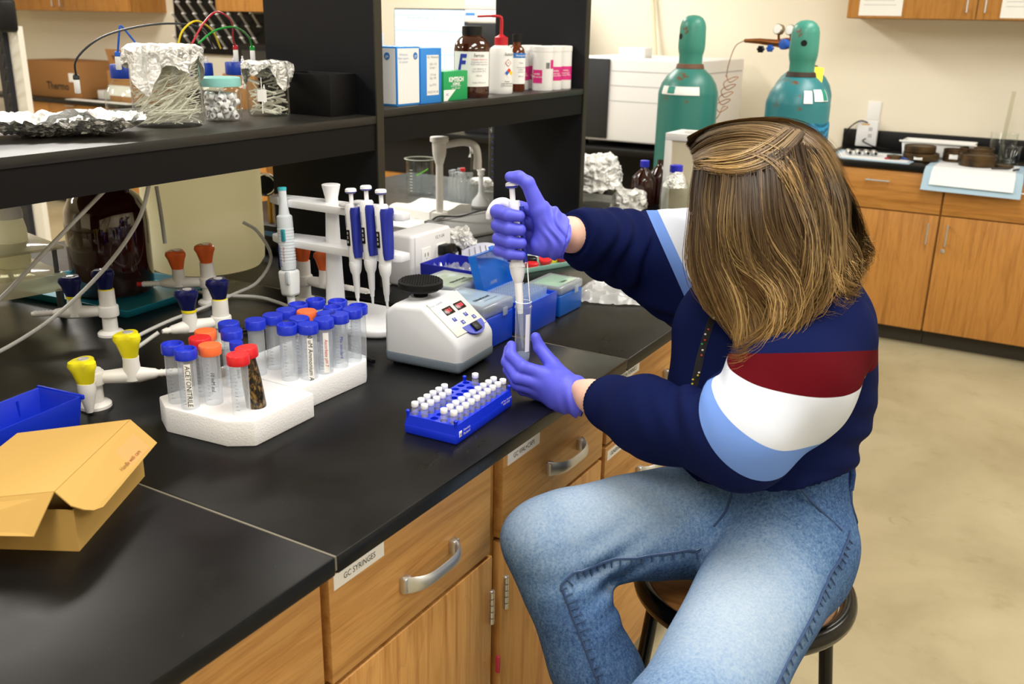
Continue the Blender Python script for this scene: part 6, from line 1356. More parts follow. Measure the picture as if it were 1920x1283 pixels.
def polygonise(fn, lo, hi, h):
    """naive surface nets"""
    ax = [np.arange(lo[i], hi[i]+h, h, dtype=np.float32) for i in range(3)]; n = [len(a) for a in ax]
    V = np.empty(n, np.float32)
    yz = np.stack(np.meshgrid(ax[1], ax[2], indexing='ij'), -1).reshape(-1, 2)
    step = max(1, int(400000/len(yz)))
    for i0 in range(0, n[0], step):
        xs_ = ax[0][i0:i0+step]; P = np.concatenate([np.column_stack([np.full(len(yz), x, np.float32), yz]) for x in xs_])
        V[i0:i0+step] = fn(P).reshape(len(xs_), n[1], n[2])
    S = V < 0; C8 = [(i, j, k) for i in (0, 1) for j in (0, 1) for k in (0, 1)]
    def cn(Ar, o): return Ar[o[0]:n[0]-1+o[0], o[1]:n[1]-1+o[1], o[2]:n[2]-1+o[2]]
    cnt = sum(cn(S, o).astype(np.int8) for o in C8); act = np.argwhere((cnt > 0) & (cnt < 8))
    acc = np.zeros((len(act), 3), np.float32); num = np.zeros(len(act), np.float32)
    def val(o): return V[act[:, 0]+o[0], act[:, 1]+o[1], act[:, 2]+o[2]]
    for a in C8:
        for d in range(3):
            if a[d] == 0:
                b = list(a); b[d] = 1; va, vb = val(a), val(b); mk = (va < 0) != (vb < 0)
                t_ = np.where(mk, va/np.where(mk, va-vb, 1), 0); p = np.tile(np.array(a, np.float32), (len(act), 1)); p[:, d] += t_
                acc[mk] += p[mk]; num[mk] += 1
    vert = (act+acc/num[:, None])*h+np.array([ax[0][0], ax[1][0], ax[2][0]], np.float32)
    idx = -np.ones([q-1 for q in n], np.int64); idx[act[:, 0], act[:, 1], act[:, 2]] = np.arange(len(act)); F = []
    for d in range(3):
        e1, e2 = (d+1) % 3, (d+2) % 3; sl0 = [slice(None)]*3; sl1 = [slice(None)]*3; sl0[d] = slice(0, -1); sl1[d] = slice(1, None)
        ch = np.argwhere(S[tuple(sl0)] != S[tuple(sl1)]); ok = (ch[:, e1] > 0) & (ch[:, e2] > 0) & (ch[:, e1] < n[e1]-1) & (ch[:, e2] < n[e2]-1); ch = ch[ok]
        q = []
        for (u, w) in ((1, 1), (0, 1), (0, 0), (1, 0)):
            c = ch.copy(); c[:, e1] -= u; c[:, e2] -= w; q.append(idx[c[:, 0], c[:, 1], c[:, 2]])
        q = np.stack(q, 1); ins = S[ch[:, 0], ch[:, 1], ch[:, 2]]; q[~ins] = q[~ins][:, ::-1]; F.append(q)
    F = np.concatenate(F); F = F[(F >= 0).all(1)]
    for _ in range(2):                                  # pull the vertices on to the surface
        e = h*0.25; f0 = fn(vert); g = np.stack([fn(vert+np.eye(3, dtype=np.float32)[i]*e)-f0 for i in range(3)], 1)/e
        vert = vert-np.clip(f0[:, None], -h, h)*g/np.maximum((g*g).sum(1), 0.3)[:, None]*0.8
    return vert, F
def sdf_obj(name, fn, lo, hi, h, mt, parent, attrs=None, origin=(0, 0, 0)):
    v, F = polygonise(fn, lo, hi, h); me = bpy.data.meshes.new(name); me.from_pydata((v-A3(origin)).tolist(), [], F.tolist()); me.materials.append(mt)
    me.polygons.foreach_set('use_smooth', [True]*len(me.polygons))
    for nm, fa in (attrs or {}).items():
        at = me.attributes.new(nm, 'FLOAT', 'POINT'); at.data.foreach_set('value', fa(v).astype(np.float32))
    me.update(); o = bpy.data.objects.new(name, me); COL.objects.link(o)
    if parent is not None: o.parent = parent
    return o
# joints, in metres
ORG = (0.36, 1.46, 0.62)
Lh, Rh, Pc = (0.402, 1.390, 0.735), (0.330, 1.500, 0.735), (0.368, 1.452, 0.750)
Lk, Rk = (0.395, 0.975, 0.680), (0.078, 1.178, 0.760)
Rm, Ra = (0.180, 1.172, 0.560), (0.300, 1.200, 0.300)
Lm, La = (0.410, 1.000, 0.450), (0.440, 1.120, 0.255)
T0, T1, T2, Nb = (0.343, 1.440, 0.835), (0.335, 1.495, 0.985), (0.315, 1.530, 1.085), (0.298, 1.535, 1.170)
Ls, Rs = (0.425, 1.448, 1.100), (0.200, 1.650, 1.130)
Le, Lw = (0.350, 1.255, 0.978), (0.070, 1.341, 0.948)
Re, Rw = (0.050, 1.690, 1.128), (-0.052, 1.472, 1.184)
Hc = (0.268, 1.478, 1.262)
fwd = np.array((-0.80, -0.30, -0.52)); fwd /= np.linalg.norm(fwd); hup = np.array((0, 0, 1.0)); hup -= fwd*(hup@fwd); hup /= np.linalg.norm(hup); hrt = np.cross(fwd, hup)
HR = np.stack([hrt, fwd, hup])     # right, forward, up of the head
def hp_(r, f_, u): return tuple(np.array(Hc)+hrt*r+fwd*f_+hup*u)
# ---- the body
M_skin = mat('skin', '#e6b9a4', 0.5, sss=0.15)
def body_fn(P):
    d = chain(P, [T0, T1, T2, Nb], [0.095, 0.105, 0.100, 0.055], 0.05)
    d = smin(d, chain(P, [Ls, Rs], [0.045, 0.045]), 0.05)
    d = smin(d, chain(P, [Ls, Le, Lw, (0.045, 1.348, 0.953)], [0.045, 0.040, 0.0255, 0.017]), 0.03)
    d = smin(d, chain(P, [Rs, Re, Rw, (-0.060, 1.455, 1.186)], [0.045, 0.040, 0.0275, 0.020]), 0.03)
    d = smin(d, chain(P, [Lh, Rh], [0.095, 0.095]), 0.05)
    d = smin(d, chain(P, [Lh, Lk, Lm, La], [0.075, 0.052, 0.045, 0.035]), 0.03)
    d = smin(d, chain(P, [Rh, Rk, Rm, Ra], [0.075, 0.052, 0.045, 0.035]), 0.03)
    d = smin(d, chain(P, [Nb, hp_(0, -0.03, -0.05)], [0.052, 0.050]), 0.03)
    d = smin(d, ell(P, hp_(0, -0.012, 0.015), HR, (0.073, 0.092, 0.095)), 0.03)
    d = smin(d, ell(P, hp_(0, 0.030, -0.045), HR, (0.052, 0.058, 0.068)), 0.03)
    d = smin(d, cap(P, hp_(0, 0.086, 0.012), hp_(0, 0.102, -0.022), 0.008, 0.0125), 0.010)      # nose
    d = smin(d, cap(P, hp_(-0.018, 0.083, -0.055), hp_(0.018, 0.083, -0.055), 0.006, 0.006), 0.006)   # mouth
    for s_ in (-1, 1): d = smin(d, ell(P, hp_(0.074*s_, -0.008, -0.005), HR, (0.008, 0.018, 0.030)), 0.006)
    for s_ in (-1, 1): d = -smin(-d, ell(P, hp_(0.030*s_, 0.096, 0.022), HR, (0.019, 0.014, 0.011)), 0.008)
    return d
person = sdf_obj('person', body_fn, (-0.12, 0.90, 0.20), (0.60, 1.80, 1.42), 0.0085, M_skin, None, origin=ORG)
person.location = ORG
tag(person, 'seated person in a colour-block sweatshirt and jeans, pipetting with blue gloves', 'person')
for s_ in (-1, 1):
    b = MB(); b.lathe([(0.0115*math.sin(math.pi*k/8)+0.0002, -0.0115*math.cos(math.pi*k/8)) for k in range(9)], 16); e = b.build('eye', mat('eye_white', '#e9e6e2', 0.2), person); e.location = Vector(hp_(0.030*s_, 0.074, 0.022))-Vector(ORG)

# ---- jeans
def jeans_fn(P):
    d = chain(P, [Lh, Rh], [0.106, 0.108], 0.03)
    d = smin(d, chain(P, [Pc, (0.358, 1.448, 0.910)], [0.110, 0.112]), 0.05)
    d = smin(d, chain(P, [Lh, Lk, Lm, La], [0.104, 0.080, 0.070, 0.064]), 0.030)
    d = smin(d, chain(P, [Rh, Rk, Rm, Ra], [0.100, 0.067, 0.067, 0.064]), 0.030)
    d = smin(d, cap(P, (0.275, 1.415, 0.750), (0.115, 1.222, 0.762), 0.098, 0.071), 0.03)
    d = np.maximum(d, P[:, 2]-0.925)
    w = waves(P, 55, 3)*0.0016+waves(P, 22, 5)*0.0022
    # creases where the right knee and both hips bend
    for (c, ax, amp, fq) in (((0.150, 1.215, 0.715), (0.35, 0.05, -0.9), 0.0055, 150), ((0.36, 1.36, 0.80), (0.3, 0.8, 0.45), 0.004, 120), ((0.43, 1.30, 0.82), (0.1, 0.9, 0.3), 0.003, 140)):
        r2 = ((P-A3(c))**2).sum(1); w = w+amp*np.exp(-r2/(0.070**2))*np.sin((P-A3(c))@A3(ax)*fq+2*np.sin(P[:, 0]*30))
    return d+w
def seg_t(P, a, b):
    a, b = A3(a), A3(b); ab = b-a; return np.clip(((P-a)@ab)/float(ab@ab), 0, 1)
def wear_by_facing(P):
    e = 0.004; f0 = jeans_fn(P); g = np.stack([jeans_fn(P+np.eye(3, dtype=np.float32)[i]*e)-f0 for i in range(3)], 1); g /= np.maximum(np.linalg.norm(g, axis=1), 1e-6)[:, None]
    up = np.clip(g[:, 2]*0.75+g[:, 1]*-0.25+0.12, 0, 1)  # thigh fade painted paler where the cloth faces up, darker on sides and undersides
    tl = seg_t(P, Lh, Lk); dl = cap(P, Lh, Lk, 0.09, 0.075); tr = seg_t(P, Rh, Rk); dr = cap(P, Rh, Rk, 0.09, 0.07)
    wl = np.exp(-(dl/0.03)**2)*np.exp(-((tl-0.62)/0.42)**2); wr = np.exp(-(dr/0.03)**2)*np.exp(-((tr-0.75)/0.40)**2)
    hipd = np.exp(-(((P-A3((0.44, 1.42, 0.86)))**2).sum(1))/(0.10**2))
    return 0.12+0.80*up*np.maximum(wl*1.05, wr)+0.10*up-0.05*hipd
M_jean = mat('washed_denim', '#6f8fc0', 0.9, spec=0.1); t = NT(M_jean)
at = t.n('ShaderNodeAttribute', attribute_name='wear_by_facing'); v = t.coords(); n1 = t.noise(v, 240, 4, 0.8); n2 = t.noise(t.coords((1, 1, 0.35)), 150, 4, 0.7); n3 = t.noise(v, 22, 3)
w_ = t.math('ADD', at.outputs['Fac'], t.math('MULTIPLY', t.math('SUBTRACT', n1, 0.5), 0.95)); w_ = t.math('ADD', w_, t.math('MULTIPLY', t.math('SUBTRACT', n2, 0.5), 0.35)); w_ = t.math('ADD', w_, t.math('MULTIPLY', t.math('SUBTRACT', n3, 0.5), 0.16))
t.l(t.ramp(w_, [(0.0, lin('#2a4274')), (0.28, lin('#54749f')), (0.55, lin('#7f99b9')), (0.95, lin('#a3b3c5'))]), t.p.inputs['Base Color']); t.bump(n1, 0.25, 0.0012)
jeans = sdf_obj('jeans', jeans_fn, (-0.06, 0.84, 0.26), (0.62, 1.70, 0.95), 0.0072, M_jean, person, {'wear_by_facing': wear_by_facing}, ORG); tag(jeans, 'pale washed blue denim jeans')
def surf(axis_a, axis_b, t_, d_, fn, r0=0.02):
    """walk out from a bone until the cloth is met"""
    a, b = A3(axis_a), A3(axis_b); c = a+(b-a)*t_; ab = (b-a)/np.linalg.norm(b-a); d_ = A3(d_); d_ = d_-ab*(d_@ab); d_ /= np.linalg.norm(d_)
    ss = np.linspace(r0, 0.2, 120, dtype=np.float32); P = c+ss[:, None]*d_; f = fn(P); i = int(np.argmax(f > 0)); return Vector((P[i]-A3(ORG)).tolist())
M_seamd = mat('denim_seam', '#33496f', 0.85); M_thread = mat('pale_thread', '#8798b2', 0.8)
def seam(name, spec, r=0.0022, ticks=True, flip=1):
    """spec: (bone a, bone b, t, outward direction)"""
    full = []
    for s0, s1 in zip(spec, spec[1:]):
        for k in range(6): full.append((s0[0], s0[1], s0[2]+(s1[2]-s0[2])*k/6, tuple(np.array(s0[3])+(np.array(s1[3])-np.array(s0[3]))*k/6)) if s0[0] == s1[0] else s0)
    pts = []
    for s_ in full+[spec[-1]]:
        q = surf(*s_, jeans_fn)
        if not pts or (q-pts[-1]).length > 0.004: pts.append(q)
    path = bez(pts, max(60, len(pts)*2)); o = MB().tube(path, r, 6).build(name, M_seamd, jeans)
    if ticks:
        b = MB()
        for i in range(2, len(path)-2):
            tg = (path[i+1]-path[i-1]).normalized(); q = path[i]; Q = np.array([q[:]], np.float32)+A3(ORG); up = Vector([float(jeans_fn(Q+np.eye(3, dtype=np.float32)[z:z+1]*0.003)[0]-jeans_fn(Q-np.eye(3, dtype=np.float32)[z:z+1]*0.003)[0]) for z in range(3)]).normalized(); side = up.cross(tg).normalized()*flip; s_ = 0.009+0.009*random.random()
            (b.tube([q+up*0.001, q+side*s_+up*0.002], 0.0015, 4) if i % 2 else None)
        tag(b.build('puckers', M_seamd, o), kind='stuff'); MB().tube([p+Vector((0.0, 0.0, 0.0012)) for p in path], 0.0010, 5).build('stitching', M_thread, o)
    return o
od = (0.85, -0.1, 0.15)
seam('outseam', [(Lh, Lk, -0.02, (0.8, 0.1, 0.62)), (Lh, Lk, 0.15, (0.9, 0, 0.50)), (Lh, Lk, 0.35, (0.92, 0, 0.42)), (Lh, Lk, 0.60, (0.94, 0, 0.36)), (Lh, Lk, 0.85, (0.95, 0, 0.34)), (Lh, Lk, 1.0, (0.95, 0, 0.33))])
seam('inseam', [(Rh, Rk, 0.10, (0.35, -0.75, 0.45)), (Rh, Rk, 0.30, (0.45, -0.75, 0.20)), (Rh, Rk, 0.55, (0.5, -0.8, 0.08)), (Rh, Rk, 0.80, (0.5, -0.8, 0.02)), (Rh, Rk, 0.97, (0.5, -0.75, -0.12)), (Rk, Rm, 0.25, (0.55, -0.8, 0.1)), (Rk, Rm, 0.55, (0.55, -0.8, 0.1)), (Rk, Rm, 0.95, (0.55, -0.8, 0.1)), (Rm, Ra, 0.2, (0.5, -0.8, 0.1))])
seam('front_pocket', [((0.41, 1.36, 0.90), (0.41, 1.36, 0.74), 0.10, (0.25, -0.9, 0.1)), ((0.425, 1.37, 0.90), (0.425, 1.37, 0.74), 0.30, (0.7, -0.7, 0.1)), ((0.44, 1.385, 0.90), (0.44, 1.385, 0.74), 0.55, (0.95, -0.35, 0.1))], 0.0018, False)
seam('back_pocket', [((0.42, 1.44, 0.90), (0.42, 1.44, 0.70), 0.10, (0.98, 0.0, 0)), ((0.42, 1.44, 0.90), (0.42, 1.44, 0.70), 0.45, (0.98, 0.02, 0)), ((0.42, 1.44, 0.90), (0.42, 1.44, 0.70), 0.62, (0.95, 0.30, 0)), ((0.42, 1.46, 0.90), (0.42, 1.46, 0.70), 0.50, (0.85, 0.60, 0))], 0.0018, False)
seam('fly_seam', [((0.365, 1.42, 0.88), (0.365, 1.42, 0.74), 0.1, (-0.50, -0.85, 0)), ((0.365, 1.42, 0.88), (0.365, 1.42, 0.74), 0.40, (-0.48, -0.86, 0)), ((0.365, 1.42, 0.88), (0.365, 1.42, 0.74), 0.62, (-0.45, -0.87, 0))], 0.0018, False)
for (z0, d_) in ((0.86, (0.985, -0.10, 0)),):
    p0 = surf((0.39, 1.45, 0.905), (0.39, 1.45, 0.80), 0.05, d_, jeans_fn); p1 = surf((0.39, 1.45, 0.905), (0.39, 1.45, 0.80), 0.55, d_, jeans_fn); MB().tube([p0, (p0+p1)/2+Vector(d_)*0.003, p1], 0.0055, 8).build('belt_loop', M_jean, jeans)

# ---- sweatshirt
NAVY, MAR, WHT, SKY = lin('#0e1742'), lin('#520812'), lin('#c4cad6'), lin('#6688cc')
def knit(name, stops, attr='band'):
    mt = mat(name, '#141d44', 0.9, sheen=0.0, spec=0.08); t = NT(mt); at = t.n('ShaderNodeAttribute', attribute_name=attr); t.l(t.ramp(at.outputs['Fac'], stops, 'CONSTANT'), t.p.inputs['Base Color']); t.bump(t.noise(t.coords(), 420, 3), 0.12, 0.0008); return mt
def torso_fn(P):
    d = chain(P, [T0, T1, T2], [0.126, 0.140, 0.126], 0.06)
    d = smin(d, chain(P, [(0.382, 1.475, 1.090), (0.225, 1.630, 1.115)], [0.094, 0.095]), 0.05)
    d = smin(d, chain(P, [T2, (0.292, 1.525, 1.185)], [0.095, 0.066]), 0.04)
    d = smin(d, cap(P, (0.380, 1.400, 0.842), (0.315, 1.475, 0.842), 0.122, 0.122), 0.05)
    d = smin(d, cap(P, (0.275, 1.430, 0.94), (0.245, 1.455, 1.06), 0.095, 0.080), 0.06)     # front hanging forward
    # hem: ribbed waistband drawn in
    z = (P-A3((0.4049, 1.3263, 0.882)))@A3((-0.255, 0.103, 0.961))
    d = d+0.007*np.exp(-(z/0.022)**2)-0.003*np.exp(-((z-0.05)/0.02)**2)
    w = waves(P, 26, 11)*0.0035+waves(P, 60, 12)*0.0012
    r2 = ((P-A3((0.44, 1.43, 0.90)))**2).sum(1); w = w+0.006*np.exp(-r2/(0.09**2))*np.sin(P[:, 2]*130+P[:, 1]*40)
    return np.maximum(d+w, -z)
def torso_band(P): return np.where(P[:, 2] > 1.060, 0.1, 0.1)+0*P[:, 0]+(0.0)
M_torso = knit('sweatshirt_knit', [(0.0, NAVY), (0.35, MAR), (0.65, NAVY)])
def tband(P):      # 0 navy yoke, 0.5 maroon chest band, 1 navy below
    z = P[:, 2]+0.10*(P[:, 0]-0.40); a = np.clip((1.098-z)/0.046*0.30+0.35, 0, 1); return a
def tfront(P): return (P-A3((0.33, 1.50, 1.0)))@A3((-0.69, -0.72, 0))-0.02
t = NT(M_torso); at = t.n('ShaderNodeAttribute', attribute_name='front'); old = t.p.inputs['Base Color'].links[0].from_socket
t.l(t.mixc(t.math('GREATER_THAN', at.outputs['Fac'], 0.0), old, NAVY), t.p.inputs['Base Color'])
shirt = sdf_obj('sweatshirt', torso_fn, (0.05, 1.20, 0.775), (0.60, 1.78, 1.27), 0.0068, M_torso, person, {'band': tband, 'front': tfront}, ORG); tag(shirt, 'navy sweatshirt with maroon, white and light blue blocks')
def lsl_fn(P):
    pts = [(0.388, 1.455, 1.080), (0.382, 1.348, 1.030), Le, (0.20, 1.290, 0.952), (0.125, 1.320, 0.950), (0.088, 1.335, 0.950)]
    d = chain(P, pts, [0.094, 0.090, 0.072, 0.056, 0.043, 0.037], 0.035)
    w = waves(P, 34, 21)*0.0030+waves(P, 75, 22)*0.0012
    r2 = ((P-A3((0.285, 1.275, 1.005)))**2).sum(1); w = w+0.007*np.exp(-r2/(0.060**2))*np.sin((P-A3(Le))@A3((1.0, 0.2, 0.7))*130)
    tq = (P-A3((0.127, 1.320, 0.949)))@A3((0.915, -0.40, 0)); w = w+0.0045*np.exp(-(tq/0.02)**2)-0.0045*np.exp(-((tq-0.045)/0.018)**2)
    cut = -((P-A3((0.090, 1.334, 0.950)))@A3((0.93, -0.36, 0.03))); return np.maximum(d+w, cut)
def banded(name, planes, cols):
    """colour blocks cut by planes across the sleeve, in order down the arm"""
    mt = mat(name, '#141d44', 0.9, spec=0.08); t = NT(mt); col = cols[0]
    for (an, _, _), c in zip(planes, cols[1:]):
        at = t.n('ShaderNodeAttribute', attribute_name=an); col = t.mixc(t.math('GREATER_THAN', at.outputs['Fac'], 0.0), col, c)
    t.l(col, t.p.inputs['Base Color']); t.bump(t.noise(t.coords(), 420, 3), 0.12, 0.0008); return mt
def plane_attrs(planes): return {an: (lambda P, c=c, n=n: (P-A3(c))@A3(n)) for an, c, n in planes}
LPL = [('cut_a', (0.4212, 1.3251, 1.0990), (0.196, -0.253, -0.947)), ('cut_b', (0.4157, 1.2709, 1.0564), (-0.130, -0.044, -0.990)), ('cut_c', (0.3676, 1.2127, 1.0142), (-0.451, -0.0325, -0.892)), ('cut_d', (0.3241, 1.1932, 0.9950), (-0.566, 0.275, -0.777))]
M_lsl = banded('left_sleeve_knit', LPL, [NAVY, MAR, WHT, SKY, NAVY])
sl_ = sdf_obj('left_sleeve', lsl_fn, (0.03, 1.10, 0.84), (0.56, 1.60, 1.22), 0.0062, M_lsl, shirt, plane_attrs(LPL), ORG)
def rsl_fn(P):
    pts = [(0.215, 1.645, 1.105), (0.12, 1.672, 1.105), (0.045, 1.678, 1.112), (-0.010, 1.585, 1.145), (-0.038, 1.515, 1.172), (-0.046, 1.490, 1.180)]
    d = chain(P, pts, [0.112, 0.100, 0.086, 0.060, 0.046, 0.036], 0.04)
    d = smin(d, cap(P, (0.07, 1.66, 1.105), (0.21, 1.61, 1.07), 0.06, 0.09), 0.05)
    w = waves(P, 36, 31)*0.0035+waves(P, 80, 32)*0.0012
    tq = (P-A3((0.0, 1.60, 1.14)))@A3((0.45, 0.85, -0.25)); w = w+0.0045*np.sin(tq*160+2*np.sin(P[:, 2]*40))*np.exp(-(tq/0.09)**2)
    cut = -((P-A3((-0.050, 1.483, 1.181)))@A3((0.30, 0.94, -0.15))); return np.maximum(d+w, cut)
RPL = [('cut_a', (0.0850, 1.5890, 1.1440), (0.788, 0.416, 0.453)), ('cut_b', (0.1079, 1.5801, 1.1561), (0.785, 0.406, 0.469)), ('cut_c', (0.205, 1.60, 1.15), (0.95, -0.1, 0.25))]
M_rsl = banded('right_sleeve_knit', RPL, [NAVY, SKY, WHT, MAR])
rsl = sdf_obj('right_sleeve', rsl_fn, (-0.12, 1.44, 0.90), (0.36, 1.82, 1.26), 0.0062, M_rsl, shirt, plane_attrs(RPL), ORG)
# ribbed cuffs
for nm, c, d_, r in (('left_cuff', (0.088, 1.335, 0.950), (0.93, -0.36, 0.0), 0.0365), ('right_cuff', (-0.050, 1.483, 1.181), (0.30, 0.94, -0.16), 0.0355)):
    q = Vector(d_).to_track_quat('Z', 'Y').to_matrix().to_4x4(); b = MB(); b.M = Matrix.Translation(Vector(c)-Vector(ORG)) @ q; n = 72; rings = []
    for z, k in ((-0.004, 0.93), (-0.003, 0.99), (0.0, 1.03), (0.022, 1.08), (0.040, 1.14), (0.046, 1.08)):
        rings.append([((r*k+(0.0011 if i % 2 else 0))*math.cos(2*math.pi*i/n), (r*k+(0.0011 if i % 2 else 0))*math.sin(2*math.pi*i/n), z) for i in range(n)])
    b.loft(rings, cap0=False, cap1=False); b.build(nm, mat('navy_rib', '#0c143c', 0.9, spec=0.08), shirt)
# ---- gloves
M_nit = mat('nitrile_glove', '#5a5ee2', 0.5, sss=0.0); t = NT(M_nit); t.bump(t.noise(t.coords(), 160, 3), 0.06, 0.0008)
er, en, eu = np.array((0.863, 0.505, 0.0)), np.array((0.505, -0.863, 0.0)), np.array((0.0, 0.0, 1.0))
def basis(O): return lambda r, n, u: tuple(np.array(O)+er*r+en*n+eu*u)
def hand_fn(palm, fingers, extra=None):
    def fn(P):
        d = None
        for pts, rs in palm:
            e = chain(P, pts, rs, 0.008); d = e if d is None else smin(d, e, 0.016)
        f_ = None
        for pts, rs in fingers:
            e = chain(P, pts, rs, 0.004); f_ = e if f_ is None else smin(f_, e, 0.0022)
        d = smin(d, f_, 0.008)
        return d+(extra(P) if extra else 0)
    return fn
# right hand, closed on the pipette with the thumb on the plunger
ORH = (-0.1155, 1.3895, 1.200); R_ = basis(ORH)
fing = []
for (z, dr, rr) in ((0.030, 0.000, 0.0112), (0.0065, 0.002, 0.0116), (-0.0165, 0.004, 0.0114), (-0.0375, 0.004, 0.0100)):
    fing.append(([R_(0.050, -0.026, z-0.006), R_(0.008, -0.034, z), R_(-0.027+dr, -0.022, z+0.001), R_(-0.030+dr, 0.008, z+0.001), R_(-0.012+dr, 0.024, z-0.001), R_(0.008+dr, 0.0245, z-0.003)], [rr*1.08, rr*1.05, rr*1.05, rr, rr*0.96, rr*0.86]))
thumb = ([R_(0.062, 0.000, -0.004), R_(0.041, 0.004, 0.036), R_(0.021, 0.002, 0.079), R_(0.006, 0.000, 0.0885), R_(-0.009, -0.001, 0.0885)], [0.0185, 0.0150, 0.0118, 0.0105, 0.0090])
palm = [([R_(0.080, 0.000, -0.018), R_(0.066, -0.008, 0.012), R_(0.050, -0.022, 0.030)], [0.028, 0.022, 0.015]), ([R_(0.080, 0.000, -0.018), R_(0.060, -0.014, -0.006), R_(0.042, -0.026, 0.004)], [0.028, 0.023, 0.015]),
        ([R_(0.080, 0.000, -0.018), R_(0.058, -0.014, -0.028), R_(0.044, -0.026, -0.030)], [0.028, 0.022, 0.014]), ([R_(0.062, 0.004, -0.006), R_(0.045, 0.006, -0.026)], [0.020, 0.017]), ([R_(0.060, 0.000, 0.004), R_(0.042, 0.002, 0.030)], [0.019, 0.015])]
def rwr(P):
    q = (P-A3(R_(0.074, 0, -0.018)))@er.astype(np.float32); z = (P-A3(ORH))[:, 2]; return 0.0022*np.sin(q*330+z*160+2*np.sin(z*90))*np.exp(-(q/0.022)**2)
hf = hand_fn(palm, fing+[thumb], rwr)
def rh_fn(P): return np.maximum(hf(P), (P-A3(R_(0.086, 0, -0.019)))@(er*0.97+eu*-0.22).astype(np.float32))
lo = np.array(ORH)-0.085; hi = np.array(ORH)+0.125
gr = sdf_obj('right_glove', rh_fn, lo, hi, 0.0026, M_nit, person, None, ORG); tag(gr, 'violet-blue nitrile glove closed round the pipette')
# left hand, holding the tube from below
OT = (-0.085, 1.374, 0.990); L_ = basis(OT)
fl = [([L_(0.038, 0.046, -0.026), L_(0.000, 0.044, -0.014), L_(-0.020, 0.026, 0.000), L_(-0.0195, 0.012, 0.013)], [0.0118, 0.0108, 0.0098, 0.0085]),
      ([L_(0.030, 0.048, -0.042), L_(-0.008, 0.046, -0.033), L_(-0.0265, 0.022, -0.014), L_(-0.0235, 0.002, 0.003)], [0.0118, 0.0110, 0.0100, 0.0087]),
      ([L_(0.026, 0.042, -0.057), L_(-0.007, 0.038, -0.050), L_(-0.0235, 0.014, -0.032), L_(-0.0225, -0.006, -0.014)], [0.0114, 0.0106, 0.0096, 0.0084]),
      ([L_(0.030, 0.032, -0.070), L_(0.002, 0.026, -0.064), L_(-0.014, 0.004, -0.048), L_(-0.015, -0.012, -0.032)], [0.0102, 0.0094, 0.0086, 0.0076])]
th = ([L_(0.080, 0.056, -0.044), L_(0.052, 0.020, -0.018), L_(0.030, 0.000, 0.006), L_(0.0225, -0.003, 0.024)], [0.020, 0.0135, 0.0108, 0.0088])
pl_ = [([L_(0.108, 0.078, -0.058), L_(0.070, 0.062, -0.042), L_(0.038, 0.046, -0.028)], [0.0285, 0.024, 0.0135]), ([L_(0.108, 0.078, -0.058), L_(0.066, 0.060, -0.056), L_(0.030, 0.046, -0.044)], [0.0285, 0.024, 0.0135]),
       ([L_(0.108, 0.078, -0.058), L_(0.064, 0.052, -0.068), L_(0.028, 0.036, -0.064)], [0.0285, 0.022, 0.0125]), ([L_(0.080, 0.054, -0.050), L_(0.052, 0.030, -0.036)], [0.022, 0.016])]
def lwr(P):
    q = (P-A3(L_(0.096, 0.070, -0.054)))@(er*0.92+en*0.18-eu*0.35).astype(np.float32); z = (P-A3(OT))[:, 2]; return 0.0020*np.sin(q*300+z*200)*np.exp(-(q/0.022)**2)
lf = hand_fn(pl_, fl+[th], lwr)
def lh_fn(P): return np.maximum(lf(P), (P-A3(L_(0.108, 0.078, -0.058)))@(er*0.92+en*0.18-eu*0.35).astype(np.float32))
lo = np.array(OT)-np.array((0.07, 0.115, 0.125)); hi = np.array(OT)+np.array((0.19, 0.09, 0.055))
gl_ = sdf_obj('left_glove', lh_fn, lo, hi, 0.0026, M_nit, person, None, ORG); tag(gl_, 'violet-blue nitrile glove holding the clear tube')
# rolled cuffs of the gloves
for nm, c, d_, r in (('right_glove_cuff', R_(0.085, 0, -0.019), er*0.97+eu*-0.22, 0.0292), ('left_glove_cuff', L_(0.107, 0.0775, -0.0575), er*0.92+en*0.18-eu*0.35, 0.0288)):
    q = Vector(d_).to_track_quat('Z', 'Y').to_matrix().to_4x4(); b = MB(); b.M = Matrix.Translation(Vector(c)-Vector(ORG)) @ q; n = 48; rings = []
    for z, k in ((-0.012, 0.99), (-0.004, 1.03), (0.003, 1.06), (0.006, 1.02)):
        rings.append([((r*k+0.0012*math.sin(7*2*math.pi*i/n+z*300))*math.cos(2*math.pi*i/n), (r*k+0.0012*math.sin(7*2*math.pi*i/n+z*300))*math.sin(2*math.pi*i/n), z+0.0018*math.sin(3*2*math.pi*i/n)) for i in range(n)])
    b.loft(rings, cap0=False, cap1=False); b.build(nm, M_nit, gr if nm[0] == 'r' else gl_)

